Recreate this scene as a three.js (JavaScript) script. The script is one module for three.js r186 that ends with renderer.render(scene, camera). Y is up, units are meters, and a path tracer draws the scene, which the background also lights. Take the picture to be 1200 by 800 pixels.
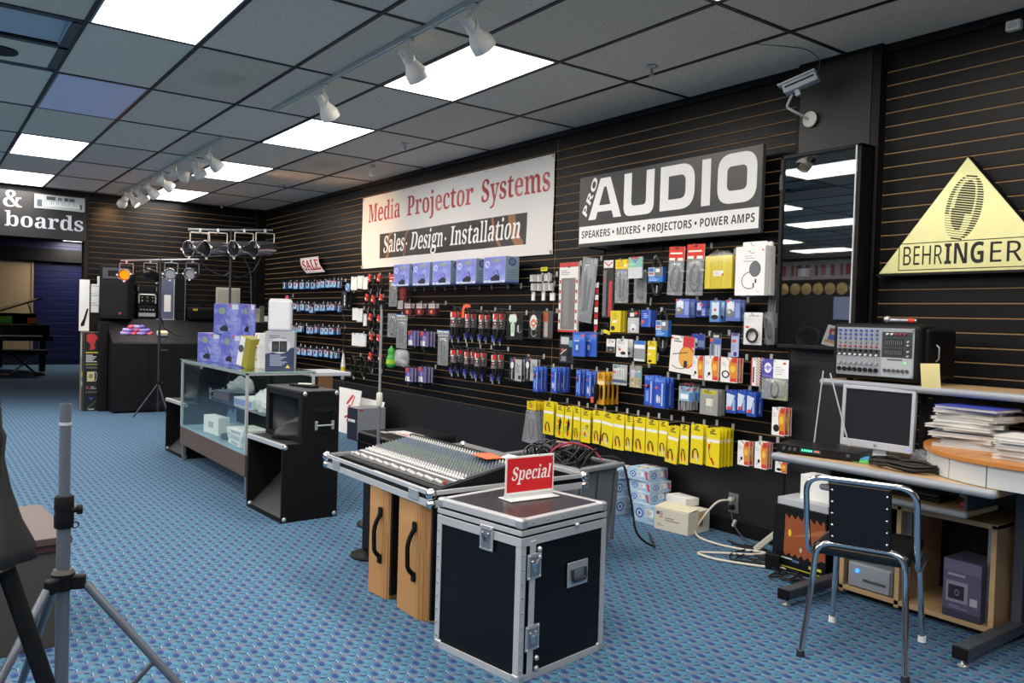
import * as THREE from 'three';
import { RoundedBoxGeometry } from 'three/addons/geometries/RoundedBoxGeometry.js';
import { mergeGeometries } from 'three/addons/utils/BufferGeometryUtils.js';
import { RectAreaLightUniformsLib } from 'three/addons/lights/RectAreaLightUniformsLib.js';

// ---------------------------------------------------------------- camera, light, exposure
const scene = new THREE.Scene();
scene.background = new THREE.Color(0x000000);
const camera = new THREE.PerspectiveCamera(45.77, 1.5, 0.05, 80);
camera.rotation.order = 'YXZ';
camera.position.set(0, 1.368, 0);
camera.rotation.set(-0.0251, -0.6361, 0.0291);
const renderer = new THREE.WebGLRenderer({ antialias: true });
renderer.toneMapping = THREE.LinearToneMapping;
renderer.toneMappingExposure = 2.25;
renderer.shadowMap.enabled = true;
RectAreaLightUniformsLib.init();

const CEIL = 2.976, WALL = 4.383, BACK = -12.535, TX = 0.6074, TZ = 1.2192, Z0 = -3.9056, X0 = 4.40;
const NC = 20, LEFT = X0 - NC * TX, NEAR = Z0 + 5 * TZ, FAR = -22.2;
const gx = (k) => X0 - k * TX, gz = (v) => Z0 - v * TZ;
// fluorescent troffers: [column, row, on]: a troffer lies between grid lines k..k+1 and v..v+1
const TROFFERS = [];
for (const k of [2, 5, 8, 11, 14, 17]) for (const v of [-4, -2, 0, 2, 4, 6]) TROFFERS.push([k, v, !(k === 5 && v === 2)]);
const PANEL_RADIANCE = 6.0, PANEL_COLOR = new THREE.Color(0xfff3e4);
for (const [k, v, on] of TROFFERS) if (on) {
  const l = new THREE.RectAreaLight(PANEL_COLOR, PANEL_RADIANCE, TX - 0.05, TZ - 0.05);
  l.position.set((gx(k) + gx(k + 1)) / 2, CEIL - 0.018, (gz(v) + gz(v + 1)) / 2);
  l.lookAt(l.position.x, 0, l.position.z);
  l.name = 'troffer_light'; scene.add(l);
}

// ---------------------------------------------------------------- helpers
let seed = 7;
const rnd = () => { seed = (seed * 1664525 + 1013904223) >>> 0; return seed / 4294967296; };
const rr = (a, b) => a + (b - a) * rnd();
const used = {};
const num = (n) => { const k = used[n] = (used[n] ?? -1) + 1; return k ? n + '_' + String(k).padStart(3, '0') : n; };
const V3 = (x, y, z) => new THREE.Vector3(x, y, z);
function mat(color, o = {}) {
  const { phys, ...rest } = o;
  const C = phys ? THREE.MeshPhysicalMaterial : THREE.MeshStandardMaterial;
  return new C({ color, roughness: 0.6, ...rest });
}
function mesh(name, geo, m, parent, pos, rot) {
  const o = new THREE.Mesh(geo, m); o.name = name; o.castShadow = o.receiveShadow = true;
  if (pos) o.position.set(...pos);
  if (rot) o.rotation.set(...rot);
  if (parent) parent.add(o);
  return o;
}
function thing(name, label, category, pos = [0, 0, 0], ry = 0, group) {
  const o = new THREE.Group(); o.name = num(name); scene.add(o);
  o.position.set(...pos); o.rotation.y = ry; o.userData = { label, category };
  if (group) o.userData.group = group;
  return o;
}
function solo(name, label, category, geo, m, pos, rot, group) {   // a thing that is one mesh
  const o = mesh(num(name), geo, m, scene, pos, rot); o.userData = { label, category };
  if (group) o.userData.group = group;
  return o;
}
function copy(src, pos, ry, label) {
  const o = src.clone(); o.name = num(src.name.replace(/_\d+$/, '')); scene.add(o);
  if (pos) o.position.set(...pos);
  if (ry !== undefined) o.rotation.y = ry;
  o.userData = { ...src.userData };
  if (label) o.userData.label = label;
  return o;
}
function struct(name, geo, m, pos) { const o = mesh(name, geo, m, scene, pos); o.userData.kind = 'structure'; return o; }
const B = (w, h, d) => new THREE.BoxGeometry(w, h, d);
const RB = (w, h, d, r = 0.006, s = 2) => new RoundedBoxGeometry(w, h, d, s, Math.min(r, w / 2.01, h / 2.01, d / 2.01));
const CY = (r0, r1, h, n = 16, open = false) => new THREE.CylinderGeometry(r0, r1, h, n, 1, open);
const at = (g, x, y, z, rx = 0, ry = 0, rz = 0) => {
  g.applyMatrix4(new THREE.Matrix4().compose(V3(x, y, z), new THREE.Quaternion().setFromEuler(new THREE.Euler(rx, ry, rz)), V3(1, 1, 1)));
  return g;
};
const merge = (gs) => mergeGeometries(gs.map((g) => { const q = g.index ? g.toNonIndexed() : g; for (const k of Object.keys(q.attributes)) if (!['position', 'normal', 'uv'].includes(k)) q.deleteAttribute(k); return q; }));
const curve = (pts) => new THREE.CatmullRomCurve3(pts.map((p) => V3(...p)), false, 'centripetal');
const tube = (pts, r, seg = 40, rad = 8, closed = false) => new THREE.TubeGeometry(closed ? new THREE.CatmullRomCurve3(pts.map((p) => V3(...p)), true) : curve(pts), seg, r, rad, closed);
function rod(a, b, r, n = 10) {   // a straight round bar from a to b
  const A = V3(...a), C = V3(...b), d = C.clone().sub(A), g = CY(r, r, d.length(), n);
  g.applyQuaternion(new THREE.Quaternion().setFromUnitVectors(V3(0, 1, 0), d.clone().normalize()));
  const m = A.add(C).multiplyScalar(0.5); g.translate(m.x, m.y, m.z); return g;
}
function bent(pts, r, bend = 0.05, seg = 60, rad = 10) {   // tube along straight runs with rounded corners
  const path = new THREE.CurvePath(), P = pts.map((p) => V3(...p));
  let from = P[0].clone();
  for (let i = 1; i < P.length; i++) {
    if (i === P.length - 1) { path.add(new THREE.LineCurve3(from, P[i])); break; }
    const din = P[i].clone().sub(P[i - 1]), dout = P[i + 1].clone().sub(P[i]), b = Math.min(bend, din.length() / 2, dout.length() / 2);
    const s = P[i].clone().addScaledVector(din.normalize(), -b), e = P[i].clone().addScaledVector(dout.normalize(), b);
    path.add(new THREE.LineCurve3(from, s)); path.add(new THREE.QuadraticBezierCurve3(s, P[i], e)); from = e;
  }
  return new THREE.TubeGeometry(path, seg, r, rad, false);
}
function extrude(pts, depth, bevel = 0, holes = []) {   // outline in x,y, thickness in z, centred
  const s = new THREE.Shape(pts.map((p) => new THREE.Vector2(...p)));
  for (const h of holes) s.holes.push(new THREE.Path(h.map((p) => new THREE.Vector2(...p))));
  const g = new THREE.ExtrudeGeometry(s, { depth: depth - 2 * bevel, bevelEnabled: bevel > 0, bevelSize: bevel, bevelThickness: bevel, bevelOffset: -bevel, bevelSegments: 2, curveSegments: 12 });
  g.translate(0, 0, -(depth - 2 * bevel) / 2); return g;
}
const lathe = (pts, n = 24) => new THREE.LatheGeometry(pts.map((p) => new THREE.Vector2(...p)), n);
const ring = (R, r, n = 32, m = 8) => new THREE.TorusGeometry(R, r, m, n);
function canvas(w, h, draw) {
  const c = document.createElement('canvas'); c.width = w; c.height = h;
  const g = c.getContext('2d'); draw(g, w, h); return c;
}
function tex(w, h, draw, rep) {
  const t = new THREE.CanvasTexture(canvas(w, h, draw)); t.colorSpace = THREE.SRGBColorSpace; t.magFilter = THREE.LinearFilter; t.anisotropy = 8;
  if (rep) { t.wrapS = t.wrapT = THREE.RepeatWrapping; t.repeat.set(...rep); }
  return t;
}
function noiseTex(n, lo, hi, cells, rep, srgb = false) {   // layered value noise, grey
  const data = new Uint8Array(n * n * 4), L = cells.map((c) => { const a = new Float32Array(c * c); for (let i = 0; i < a.length; i++) a[i] = rnd(); return [c, a]; });
  for (let y = 0; y < n; y++) for (let x = 0; x < n; x++) {
    let s = 0, wsum = 0;
    L.forEach(([c, a], i) => {
      const fx = x / n * c, fy = y / n * c, ix = fx | 0, iy = fy | 0, u = fx - ix, v = fy - iy, q = (p, r) => a[(r % c) * c + p % c], w = 1 / (i + 1);
      s += w * ((q(ix, iy) * (1 - u) + q(ix + 1, iy) * u) * (1 - v) + (q(ix, iy + 1) * (1 - u) + q(ix + 1, iy + 1) * u) * v); wsum += w;
    });
    const k = Math.round(255 * (lo + (hi - lo) * s / wsum)), o = (y * n + x) * 4; data[o] = data[o + 1] = data[o + 2] = k; data[o + 3] = 255;
  }
  const t = new THREE.DataTexture(data, n, n); t.magFilter = THREE.LinearFilter; t.wrapS = t.wrapT = THREE.RepeatWrapping; if (rep) t.repeat.set(...rep);
  if (srgb) t.colorSpace = THREE.SRGBColorSpace; t.needsUpdate = true; return t;
}
// uv of a face mapped to a rectangle [u0,v0,u1,v1] of an atlas; the other faces take one corner pixel
function faceBox(w, h, d, rect, side = rect, faces = [4]) {   // faces of BoxGeometry: 0 +x,1 -x,2 +y,3 -y,4 +z,5 -z
  const g = B(w, h, d), uv = g.attributes.uv;
  for (let f = 0; f < 6; f++) for (let i = 0; i < 4; i++) {
    const k = f * 4 + i, r = faces.includes(f) ? rect : null;
    if (r) uv.setXY(k, r[0] + (r[2] - r[0]) * uv.getX(k), r[1] + (r[3] - r[1]) * uv.getY(k));
    else uv.setXY(k, side[0] + (side[2] - side[0]) * 0.06, side[1] + (side[3] - side[1]) * 0.06);
  }
  return g;
}

// ---------------------------------------------------------------- shared materials
const fine = noiseTex(256, 0.35, 0.65, [256, 64], [6, 6]);
const M = {
  black: mat(0x0b0b0d, { phys: true, roughness: 0.55, specularIntensity: 0.5 }), blackGloss: mat(0x08080a, { roughness: 0.25 }), blackSatin: mat(0x111114, { phys: true, roughness: 0.45, specularIntensity: 0.5 }), rubber: mat(0x0c0c0e, { phys: true, roughness: 0.8, specularIntensity: 0.4 }),
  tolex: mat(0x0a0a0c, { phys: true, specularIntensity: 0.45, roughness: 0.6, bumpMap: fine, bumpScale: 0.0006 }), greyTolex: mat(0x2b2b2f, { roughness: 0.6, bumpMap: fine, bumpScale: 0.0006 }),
  laminate: mat(0x0a0b0f, { phys: true, roughness: 0.4, specularIntensity: 0.5 }), alu: mat(0xc4c6c9, { roughness: 0.38, metalness: 0.4 }), chrome: mat(0xd8dade, { roughness: 0.12, metalness: 1 }), zinc: mat(0xb9bdc1, { roughness: 0.3, metalness: 0.6 }),
  steel: mat(0x8e949c, { roughness: 0.4, metalness: 0.7 }), darkSteel: mat(0x3b3e44, { roughness: 0.45, metalness: 0.6 }), white: mat(0xe9e9e6, { roughness: 0.55 }), offWhite: mat(0xd8d6cc, { roughness: 0.5 }),
  paper: mat(0xefefec, { roughness: 0.8 }), grey: mat(0x8d9096, { roughness: 0.55 }), lightGrey: mat(0xb4b8be, { roughness: 0.5 }), darkGrey: mat(0x43464c, { roughness: 0.6 }),
  red: mat(0xc22a22, { roughness: 0.55 }), orangePaper: mat(0xf0663c, { roughness: 0.8 }), yellow: mat(0xe2cf2a, { roughness: 0.5 }), blue: mat(0x2f52b4, { roughness: 0.45 }), green: mat(0x3fae44, { roughness: 0.5 }),
  clear: mat(0xffffff, { phys: true, roughness: 0.06, transmission: 1, thickness: 0, ior: 1.45 }),
  film: mat(0xf2f4f6, { phys: true, roughness: 0.32, transmission: 0.72, thickness: 0, ior: 1.4 }),
  glass: mat(0xf3fbf8, { phys: true, roughness: 0.02, transmission: 1, thickness: 0, ior: 1.5 }), greenEdge: mat(0x9cc4b6, { roughness: 0.15 }),
};
// ================================================================= THE ROOM
// carpet: a centred lattice of 90 x 127 mm with dark blue leaves, small dashes and mauve flecks on teal
const carpet = tex(1024, 1024, (g, W, H) => {
  const nx = 4, nz = 3, cw = W / nx, ch = H / nz;
  g.fillStyle = '#457c98'; g.fillRect(0, 0, W, H);
  // the motif is drawn on a skewed grid whose steps (52,82) and (205,25) are the two diagonals of the lattice
  const det = 52 * 25 - 205 * 82, ma = (-cw / 2 * 25 - cw / 2 * 82) / det, mc = (52 * cw / 2 + 205 * cw / 2) / det, mb = (ch / 2 * 25 - ch / 2 * 82) / det, md = (52 * ch / 2 - 205 * ch / 2) / det;
  const layer = (f) => { for (let i = -1; i <= nx; i++) for (let j = -1; j <= nz; j++) for (const s of [0, 0.5]) { g.save(); g.transform(ma, mb, mc, md, (i + s) * cw, (j + s) * ch); f(); g.restore(); } };
  const e = (c, x, y, a, b, r = 0) => { g.fillStyle = c; g.beginPath(); g.ellipse(x, y, a, b, r, 0, 7); g.fill(); };
  const ln = (c, w, x0, y0, x1, y1) => { g.strokeStyle = c; g.lineWidth = w; g.lineCap = 'round'; g.beginPath(); g.moveTo(x0, y0); g.quadraticCurveTo((x0 + x1) / 2, (y0 + y1) / 2 - 5, x1, y1); g.stroke(); };
  layer(() => { e('#647089', 34, 46, 50, 17, 0.15); e('#5f6b84', -8, 54, 40, 12, 0.1); });
  layer(() => { ln('#6c7a92', 9, 16, 26, 68, 108); });
  layer(() => { e('#3a699a', -32, -10, 36, 15, 0.25); e('#4d8aa6', -100, 44, 34, 10, 0.2); });
  layer(() => { e('#2b4a84', 2, 0, 45, 18, 0.28); e('#233c74', 12, 7, 29, 9, 0.28); e('#243a66', -28, 30, 22, 8, 0.5); e('#274778', -95, 18, 38, 13, 0.05); e('#335678', -105, -10, 18, 6, 0); });
  layer(() => { ln('#9ab4c6', 6, -56, 16, -8, 38); ln('#8ba9bc', 4, -126, 12, -78, 12); ln('#7b9cb4', 3, 2, -16, 36, -4); });
  const d = g.getImageData(0, 0, W, H);
  for (let i = 0; i < d.data.length; i += 4) { const k = 0.76 + 0.26 * rnd(); for (let c = 0; c < 3; c++) d.data[i + c] = Math.min(255, d.data[i + c] * k); }
  g.putImageData(d, 0, 0);
}, [(WALL + 0.2 - LEFT) / 0.36, (NEAR - FAR) / 0.381]);
const floor = struct('floor', B(WALL + 0.2 - LEFT, 0.1, NEAR - FAR), mat(0xffffff, { map: carpet, roughness: 0.95, bumpMap: fine, bumpScale: 0.002 }), [(WALL + 0.2 + LEFT) / 2, -0.05, (NEAR + FAR) / 2]);

// ceiling: plenum slab, black tee grid, 2 x 4 ft mineral tiles
const ceiling = struct('ceiling', B(WALL + 0.4 - LEFT, 0.1, NEAR - BACK + 0.4), mat(0x202022, { roughness: 0.9 }), [(WALL + LEFT) / 2, CEIL + 0.17, (NEAR + BACK) / 2]);
const speck = tex(256, 512, (g, W, H) => {
  g.fillStyle = '#fff'; g.fillRect(0, 0, W, H);
  for (let i = 0; i < 2600; i++) { const k = 196 + 50 * rnd() | 0; g.fillStyle = `rgb(${k},${k},${k})`; g.fillRect(rnd() * W, rnd() * H, 1 + rnd() * 1.6, 1 + rnd() * 2.4); }
});
const stain = tex(256, 512, (g, W, H) => {
  g.drawImage(speck.image, 0, 0);
  for (let i = 0; i < 26; i++) { g.fillStyle = `rgba(120,105,86,${0.01 + 0.03 * rnd()})`; g.beginPath(); g.ellipse(W * (0.3 + 0.4 * rnd()), H * (0.35 + 0.3 * rnd()), W * (0.05 + 0.2 * rnd()), H * (0.02 + 0.06 * rnd()), rnd() * 3, 0, 7); g.fill(); }
});
const tileMats = [0xdccfbe, 0xd7cab8, 0xe0d4c4].map((c) => mat(c, { map: speck, roughness: 0.95 })), stained = mat(0xd2c4b0, { map: stain, roughness: 0.95 });
const tileGeo = RB(TX - 0.022, 0.016, TZ - 0.022, 0.003, 1), cutGeo = RB(TX - 0.022, 0.016, BACK > gz(7) ? 0.1 : gz(7) - BACK - 0.02, 0.003, 1);
const gridMat = mat(0x0d0d10, { roughness: 0.5 }), invC = (x, y, z) => [x - ceiling.position.x, y - ceiling.position.y, z - ceiling.position.z];
for (let k = 0; k < NC; k++) for (let v = -5; v < 8; v++) {
  if (TROFFERS.some((t) => t[0] === k && t[1] === v) || (k === 6 && v === 1)) continue;
  const zc = v === 7 ? (gz(7) + BACK) / 2 : (gz(v) + gz(v + 1)) / 2;
  mesh('ceiling_tile', v === 7 ? cutGeo : tileGeo, (k === 4 && v === 1) || (k === 1 && v === 3) ? stained : tileMats[(k * 7 + v * 5 + 40) % 3], ceiling, invC((gx(k) + gx(k + 1)) / 2, CEIL + 0.008, zc), [0, 0, 0]);
}
const mainBar = merge([at(B(0.024, 0.006, NEAR - BACK), 0, 0, 0), at(B(0.004, 0.03, NEAR - BACK), 0, 0.015, 0)]), crossBar = merge([at(B(gx(0) - gx(NC), 0.005, 0.024), 0, 0, 0), at(B(gx(0) - gx(NC), 0.03, 0.004), 0, 0.015, 0)]);
for (let k = 0; k <= NC; k++) mesh('grid_bar', mainBar, gridMat, ceiling, invC(gx(k) - (k === 0 ? 0.02 : 0), CEIL - 0.003, (NEAR + BACK) / 2));
for (let v = -5; v < 8; v++) mesh('grid_bar', crossBar, gridMat, ceiling, invC((gx(0) + gx(NC)) / 2, CEIL - 0.0025, gz(v)));

// slatwall: boards 76 mm apart with raw-fibreboard grooves between them
const PITCH = 0.0762, GROOVE0 = 2.824, GAP = 0.0065, nG = 30, lastG = GROOVE0 - (nG - 1) * PITCH;
const slatPaint = noiseTex(256, 0.3, 0.62, [8, 64, 128], [1, 1]);
const slatBlack = mat(0x09090b, { phys: true, roughness: 0.34, roughnessMap: slatPaint, specularIntensity: 0.4 }), mdf = mat(0x957650, { roughness: 0.8 }), mdfDark = mat(0x6e5638, { roughness: 0.8 }), navySlat = mat(0x161a4a, { roughness: 0.4 });
slatBlack.roughness = 0.95;
function slatwall(parent, len, axis, toLocal, m, top, bottom, g0 = GROOVE0) {
  let hi = top;
  const add = (y0, y1) => { const g = axis === 'z' ? RB(0.014, y1 - y0, len, 0.0035, 1) : RB(len, y1 - y0, 0.014, 0.0035, 1); mesh('slat', g, m, parent, toLocal((y0 + y1) / 2)); };
  for (let y = g0; y > bottom + 0.02; y -= PITCH) { add(y + GAP / 2, hi); hi = y - GAP / 2; }
  add(bottom, hi);
}
const pegTex = tex(256, 256, (g, W) => {
  g.fillStyle = '#1d1d20'; g.fillRect(0, 0, W, W);
  for (let i = 0; i < 4; i++) for (let j = 0; j < 4; j++) { g.fillStyle = '#030303'; g.beginPath(); g.arc((i + 0.5) * 64, (j + 0.5) * 64, 14, 0, 7); g.fill(); }
});
const pegMat = (w, h) => { const t = pegTex.clone(); t.wrapS = t.wrapT = THREE.RepeatWrapping; t.repeat.set(w / 0.1016, h / 0.1016); return mat(0xffffff, { map: t, roughness: 0.45 }); };
const lenR = NEAR - BACK, midR = (NEAR + BACK) / 2;
const wallRight = struct('wall_right', B(0.18, CEIL + 0.15, lenR + 0.3), mdf, [WALL + 0.093, (CEIL + 0.15) / 2, midR]);
const locR = (x, y, z) => [x - wallRight.position.x, y - wallRight.position.y, z - wallRight.position.z];
// two runs of slatwall meet at a seam by the banner; a third runs behind the desk
for (const [z0, z1] of [[BACK, -5.362], [-5.356, -2.985], [-2.46, NEAR]]) slatwall(wallRight, z1 - z0 - 0.003, 'z', (y) => locR(WALL + 0.005, y, (z0 + z1) / 2), slatBlack, CEIL, lastG - PITCH + GAP);
for (const [z0, z1] of [[BACK, -9.6], [-9.597, -7.2], [-7.197, -4.75], [-4.747, -2.985], [-2.46, NEAR]]) mesh('pegboard_panel', B(0.012, lastG - PITCH + 0.004 - 0.1, z1 - z0), pegMat(z1 - z0, 0.44), wallRight, locR(WALL + 0.004, (lastG - PITCH + 0.1) / 2, (z0 + z1) / 2));
struct('baseboard_right', RB(0.016, 0.1, lenR, 0.004), M.black, [WALL - 0.004, 0.05, midR]);
struct('trim_1', B(0.03, 0.045, lenR), M.blackSatin, [WALL - 0.012, CEIL - 0.024, midR]);

// boxed pegboard column
const col = struct('pillar', B(0.07, CEIL, 0.525), M.blackSatin, [WALL - 0.028, CEIL / 2, -2.7225]);
mesh('pegboard_panel', B(0.006, CEIL - 0.06, 0.46), pegMat(0.46, CEIL - 0.06), col, [-0.037, 0, -0.02]);
mesh('edge_strip', RB(0.02, CEIL - 0.03, 0.02, 0.004), M.black, col, [-0.032, 0, 0.255]);
mesh('edge_strip', RB(0.02, CEIL - 0.03, 0.02, 0.004), M.black, col, [-0.032, 0, -0.255]);

// back wall with the opening to the piano room, x < 1.91
const OPX = 1.905, OPY = 2.3;
const backW = WALL + 0.1 - OPX;
const wallBack = struct('wall_back', B(backW, CEIL + 0.15, 0.16), mdfDark, [OPX + backW / 2, (CEIL + 0.15) / 2, BACK - 0.092]);
slatwall(wallBack, backW - 0.12, 'x', (y) => [-0.05, y - wallBack.position.y, 0.077], slatBlack, CEIL, 0.1, GROOVE0 + 0.02);
const post = struct('trim_2', RB(0.15, CEIL, 0.07, 0.006), M.black, [WALL - 0.075, CEIL / 2, BACK + 0.03]);
struct('trim_3', RB(0.05, CEIL, 0.2, 0.006), M.blackSatin, [OPX - 0.015, CEIL / 2, BACK - 0.08]);
struct('wall_back_header', B(OPX + 2.2, CEIL + 0.15 - OPY, 0.16), M.black, [(OPX - 2.2) / 2, (CEIL + 0.15 + OPY) / 2, BACK - 0.09]);
struct('wall_back_side', B(-2.2 - LEFT + 0.2, CEIL + 0.15, 0.16), M.black, [(LEFT - 2.4) / 2 + 0.1, (CEIL + 0.15) / 2, BACK - 0.09]);
const wallLeft = struct('wall_left', B(0.16, CEIL + 0.2, NEAR - FAR), mat(0x2c2c30, { roughness: 0.6 }), [LEFT - 0.08, CEIL / 2, (NEAR + FAR) / 2]);
struct('wall_front', B(WALL + 0.3 - LEFT, CEIL + 0.2, 0.16), mat(0x4a4a4e, { roughness: 0.7 }), [(WALL + LEFT) / 2, CEIL / 2, NEAR + 0.08]);
// piano room behind the opening
struct('wall_piano_room', B(0.16, CEIL + 0.2, BACK - FAR), M.black, [4.5, CEIL / 2, (BACK + FAR) / 2 - 0.17]);
const navy = struct('wall_piano_back', B(9, CEIL + 0.2, 0.16), mat(0x10133a, { roughness: 0.5 }), [0.2, CEIL / 2, FAR - 0.08]);
for (let y = 0.1; y < 2.9; y += PITCH * 2) mesh('slat', RB(3.0, PITCH * 2 - 0.012, 0.014, 0.003, 1), navySlat, navy, [2.25 + 1.5 - 0.2, y + PITCH - CEIL / 2, 0.087]);
const beige = mesh('panel', B(3.2, 2.2, 0.03), mat(0xb29a78, { roughness: 0.7 }), navy, [2.22 - 1.6 - 0.2, 1.36 - CEIL / 2, 0.095]);
mesh('panel_edge', RB(0.05, 2.2, 0.05, 0.006), mat(0xa08c6c), navy, [2.22 - 0.2, 1.36 - CEIL / 2, 0.1]);
mesh('soffit', B(9, 0.3, 0.12), M.black, navy, [0, 2.62 - CEIL / 2, 0.16]);
struct('ceiling_piano_room', B(WALL + 0.2 - LEFT, 0.08, BACK - FAR), mat(0x3a3a36, { roughness: 0.9 }), [(WALL + LEFT) / 2, CEIL + 0.05, (BACK + FAR) / 2]);
// ================================================================= THINGS ON THE CEILING
const lensMat = new THREE.MeshStandardMaterial({ color: 0xf6f8fb, roughness: 0.35, emissive: 0xf6f9ff, emissiveIntensity: 2.2 }), lensOff = mat(0xe2dcf2, { roughness: 0.6 });
const frameGeo = merge([at(B(TX - 0.012, 0.012, 0.02), 0, 0, TZ / 2 - 0.016), at(B(TX - 0.012, 0.012, 0.02), 0, 0, -TZ / 2 + 0.016), at(B(0.02, 0.012, TZ - 0.05), TX / 2 - 0.016, 0, 0), at(B(0.02, 0.012, TZ - 0.05), -TX / 2 + 0.016, 0, 0)]);
const lensGeo = B(TX - 0.05, 0.006, TZ - 0.05), bodyGeo = B(TX - 0.02, 0.06, TZ - 0.02);
const TNAME = { '2,0': 'lit white ceiling panel behind the front track spotlights', '2,2': 'lit white ceiling panel between the two lighting tracks', '2,4': 'lit white ceiling panel beside the far track, nearer the banner', '2,6': 'lit white ceiling panel beside the far track, by the back wall', '5,0': 'largest lit white ceiling panel next to the air register', '5,4': 'lit white ceiling panel beyond the unlit lavender one', '5,6': 'lit white ceiling panel over the dark header board' };
for (const [k, v, on] of TROFFERS) {
  const t = thing('ceiling_light', on ? TNAME[k + ',' + v] ?? 'lit white ceiling panel beyond the front track' : 'unlit lavender fluorescent panel set in the dark ceiling grid', 'ceiling light', [(gx(k) + gx(k + 1)) / 2, CEIL + 0.002, (gz(v) + gz(v + 1)) / 2], 0, on ? 'lit ceiling panels' : undefined);
  mesh('frame', frameGeo, M.steel, t, [0, 0, 0]); mesh('diffuser', lensGeo, on ? lensMat : lensOff, t, [0, -0.004, 0]); mesh('housing', bodyGeo, M.darkGrey, t, [0, 0.04, 0]);
}
{ // piano room lamp, seen under the header
  const t = thing('ceiling_light', 'lit white ceiling panel in the piano room beyond the opening', 'ceiling light', [3.1, CEIL + 0.004, -21.4]);
  mesh('frame', frameGeo, M.steel, t); mesh('diffuser', lensGeo, lensMat, t, [0, -0.004, 0]); mesh('housing', at(bodyGeo.clone(), 0, 0.0, 0), M.darkGrey, t, [0, 0.036, 0]);
  const l = new THREE.RectAreaLight(PANEL_COLOR, PANEL_RADIANCE * 1.6, TX - 0.05, TZ - 0.05); l.name = 'troffer_light'; l.position.set(3.1, CEIL - 0.016, -21.4); l.lookAt(3.1, 0, -21.4); scene.add(l);
}
{ // air register in the grid
  const t = thing('air_vent', 'silver metal air register with one open throat in the ceiling', 'vent', [(gx(6) + gx(7)) / 2, CEIL, (gz(1) + gz(2)) / 2 ]);
  mesh('frame', merge([at(B(TX - 0.02, 0.014, 0.05), 0, 0, TZ / 2 - 0.03), at(B(TX - 0.02, 0.014, 0.05), 0, 0, 0), at(B(0.05, 0.014, TZ - 0.06), TX / 2 - 0.035, 0, 0), at(B(0.05, 0.014, TZ - 0.06), -TX / 2 + 0.035, 0, 0), at(B(TX - 0.02, 0.014, 0.05), 0, 0, -TZ / 2 + 0.03)]), M.darkGrey, t, [0, 0.002, 0]);
  mesh('throat', merge([at(B(TX - 0.12, 0.006, 0.42), 0, 0.035, 0.26, -0.1, 0, 0), at(B(0.01, 0.06, 0.5), TX / 2 - 0.066, 0.03, 0.3), at(B(0.01, 0.06, 0.5), -TX / 2 + 0.066, 0.03, 0.3)]), mat(0xb4bac2, { roughness: 0.35, metalness: 0.5 }), t); mesh('slot', B(TX - 0.12, 0.01, 0.09), M.black, t, [0, 0.07, 0.51]);
  mesh('plate', B(TX - 0.12, 0.008, 0.52), tileMats[0], t, [0, 0.003, -0.29]);
  mesh('duct_mouth', CY(0.11, 0.11, 0.012, 24), M.black, t, [-0.05, -0.004, -0.32]);
}
// track lighting
const trackWhite = mat(0xc9c8c2, { roughness: 0.45 }), lampGlow = new THREE.MeshStandardMaterial({ color: 0xfff1d8, emissive: 0xffe3b8, emissiveIntensity: 4 }), lampDead = mat(0xb9b39a, { roughness: 0.3 });
const headGeo = lathe([[0.0, 0.0], [0.03, 0.0], [0.034, 0.008], [0.034, 0.075], [0.036, 0.085], [0.062, 0.135], [0.064, 0.15], [0.064, 0.185], [0.058, 0.187], [0.056, 0.15], [0.03, 0.1]].map(([a, b]) => [a, -b]), 24);
const finGeo = merge([...Array(8)].map((_, i) => at(B(0.006, 0.03, 0.012), 0, 0, 0.036, 0, 0, 0).clone().rotateY(i * Math.PI / 4)).map((g) => g.translate(0, -0.015, 0)));
function trackHead(x, z, yaw, tilt, label, on, group, warm) {
  const t = thing('track_spotlight', label, 'spotlight', [x, CEIL - 0.03, z], 0, group);
  mesh('adapter', merge([at(RB(0.032, 0.022, 0.075, 0.005), 0, -0.008, 0), rod([0, -0.015, 0], [0, -0.075, 0], 0.008)]), trackWhite, t);
  mesh('yoke', at(ring(0.042, 0.006, 20, 6).clone(), 0, -0.098, 0, 0, yaw, 0), trackWhite, t);
  const h = new THREE.Group(); h.name = 'lamp_head'; t.add(h); h.position.set(0, -0.105, 0); h.rotation.order = 'YXZ'; h.rotation.set(tilt, yaw, 0);
  mesh('shell', at(headGeo.clone(), 0, 0.055, 0), trackWhite, h); mesh('cooling_fins', at(finGeo.clone(), 0, 0.055, 0), trackWhite, h);
  mesh('lamp_face', at(CY(0.052, 0.03, 0.02, 24), 0, -0.115, 0), on ? lampGlow : lampDead, h);
  if (on) {
    const dir = V3(0, -1, 0).applyEuler(h.rotation), p = V3(x, CEIL - 0.135, z).addScaledVector(dir, 0.15);
    const l = new THREE.SpotLight(0xffc98a, warm, 0, 0.5, 0.7, 2); l.name = 'track_lamp_light'; l.position.copy(p); l.target.position.copy(p.clone().add(dir)); l.castShadow = true; scene.add(l, l.target);
  }
  return t;
}
function track(label, x, z0, z1) { solo('lighting_track', label, 'track', merge([at(B(0.034, 0.016, z1 - z0), 0, 0, 0), at(B(0.008, 0.008, z1 - z0), 0.013, -0.01, 0), at(B(0.008, 0.008, z1 - z0), -0.013, -0.01, 0)]), trackWhite, [x, CEIL - 0.012, (z0 + z1) / 2]); }
track('white lighting track carrying three unlit spotlights by the big lit panel', 2.24, -6.25, -1.6);
track('white lighting track carrying seven spotlights towards the slatted back wall', 2.25, -12.3, -7.55);
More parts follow.
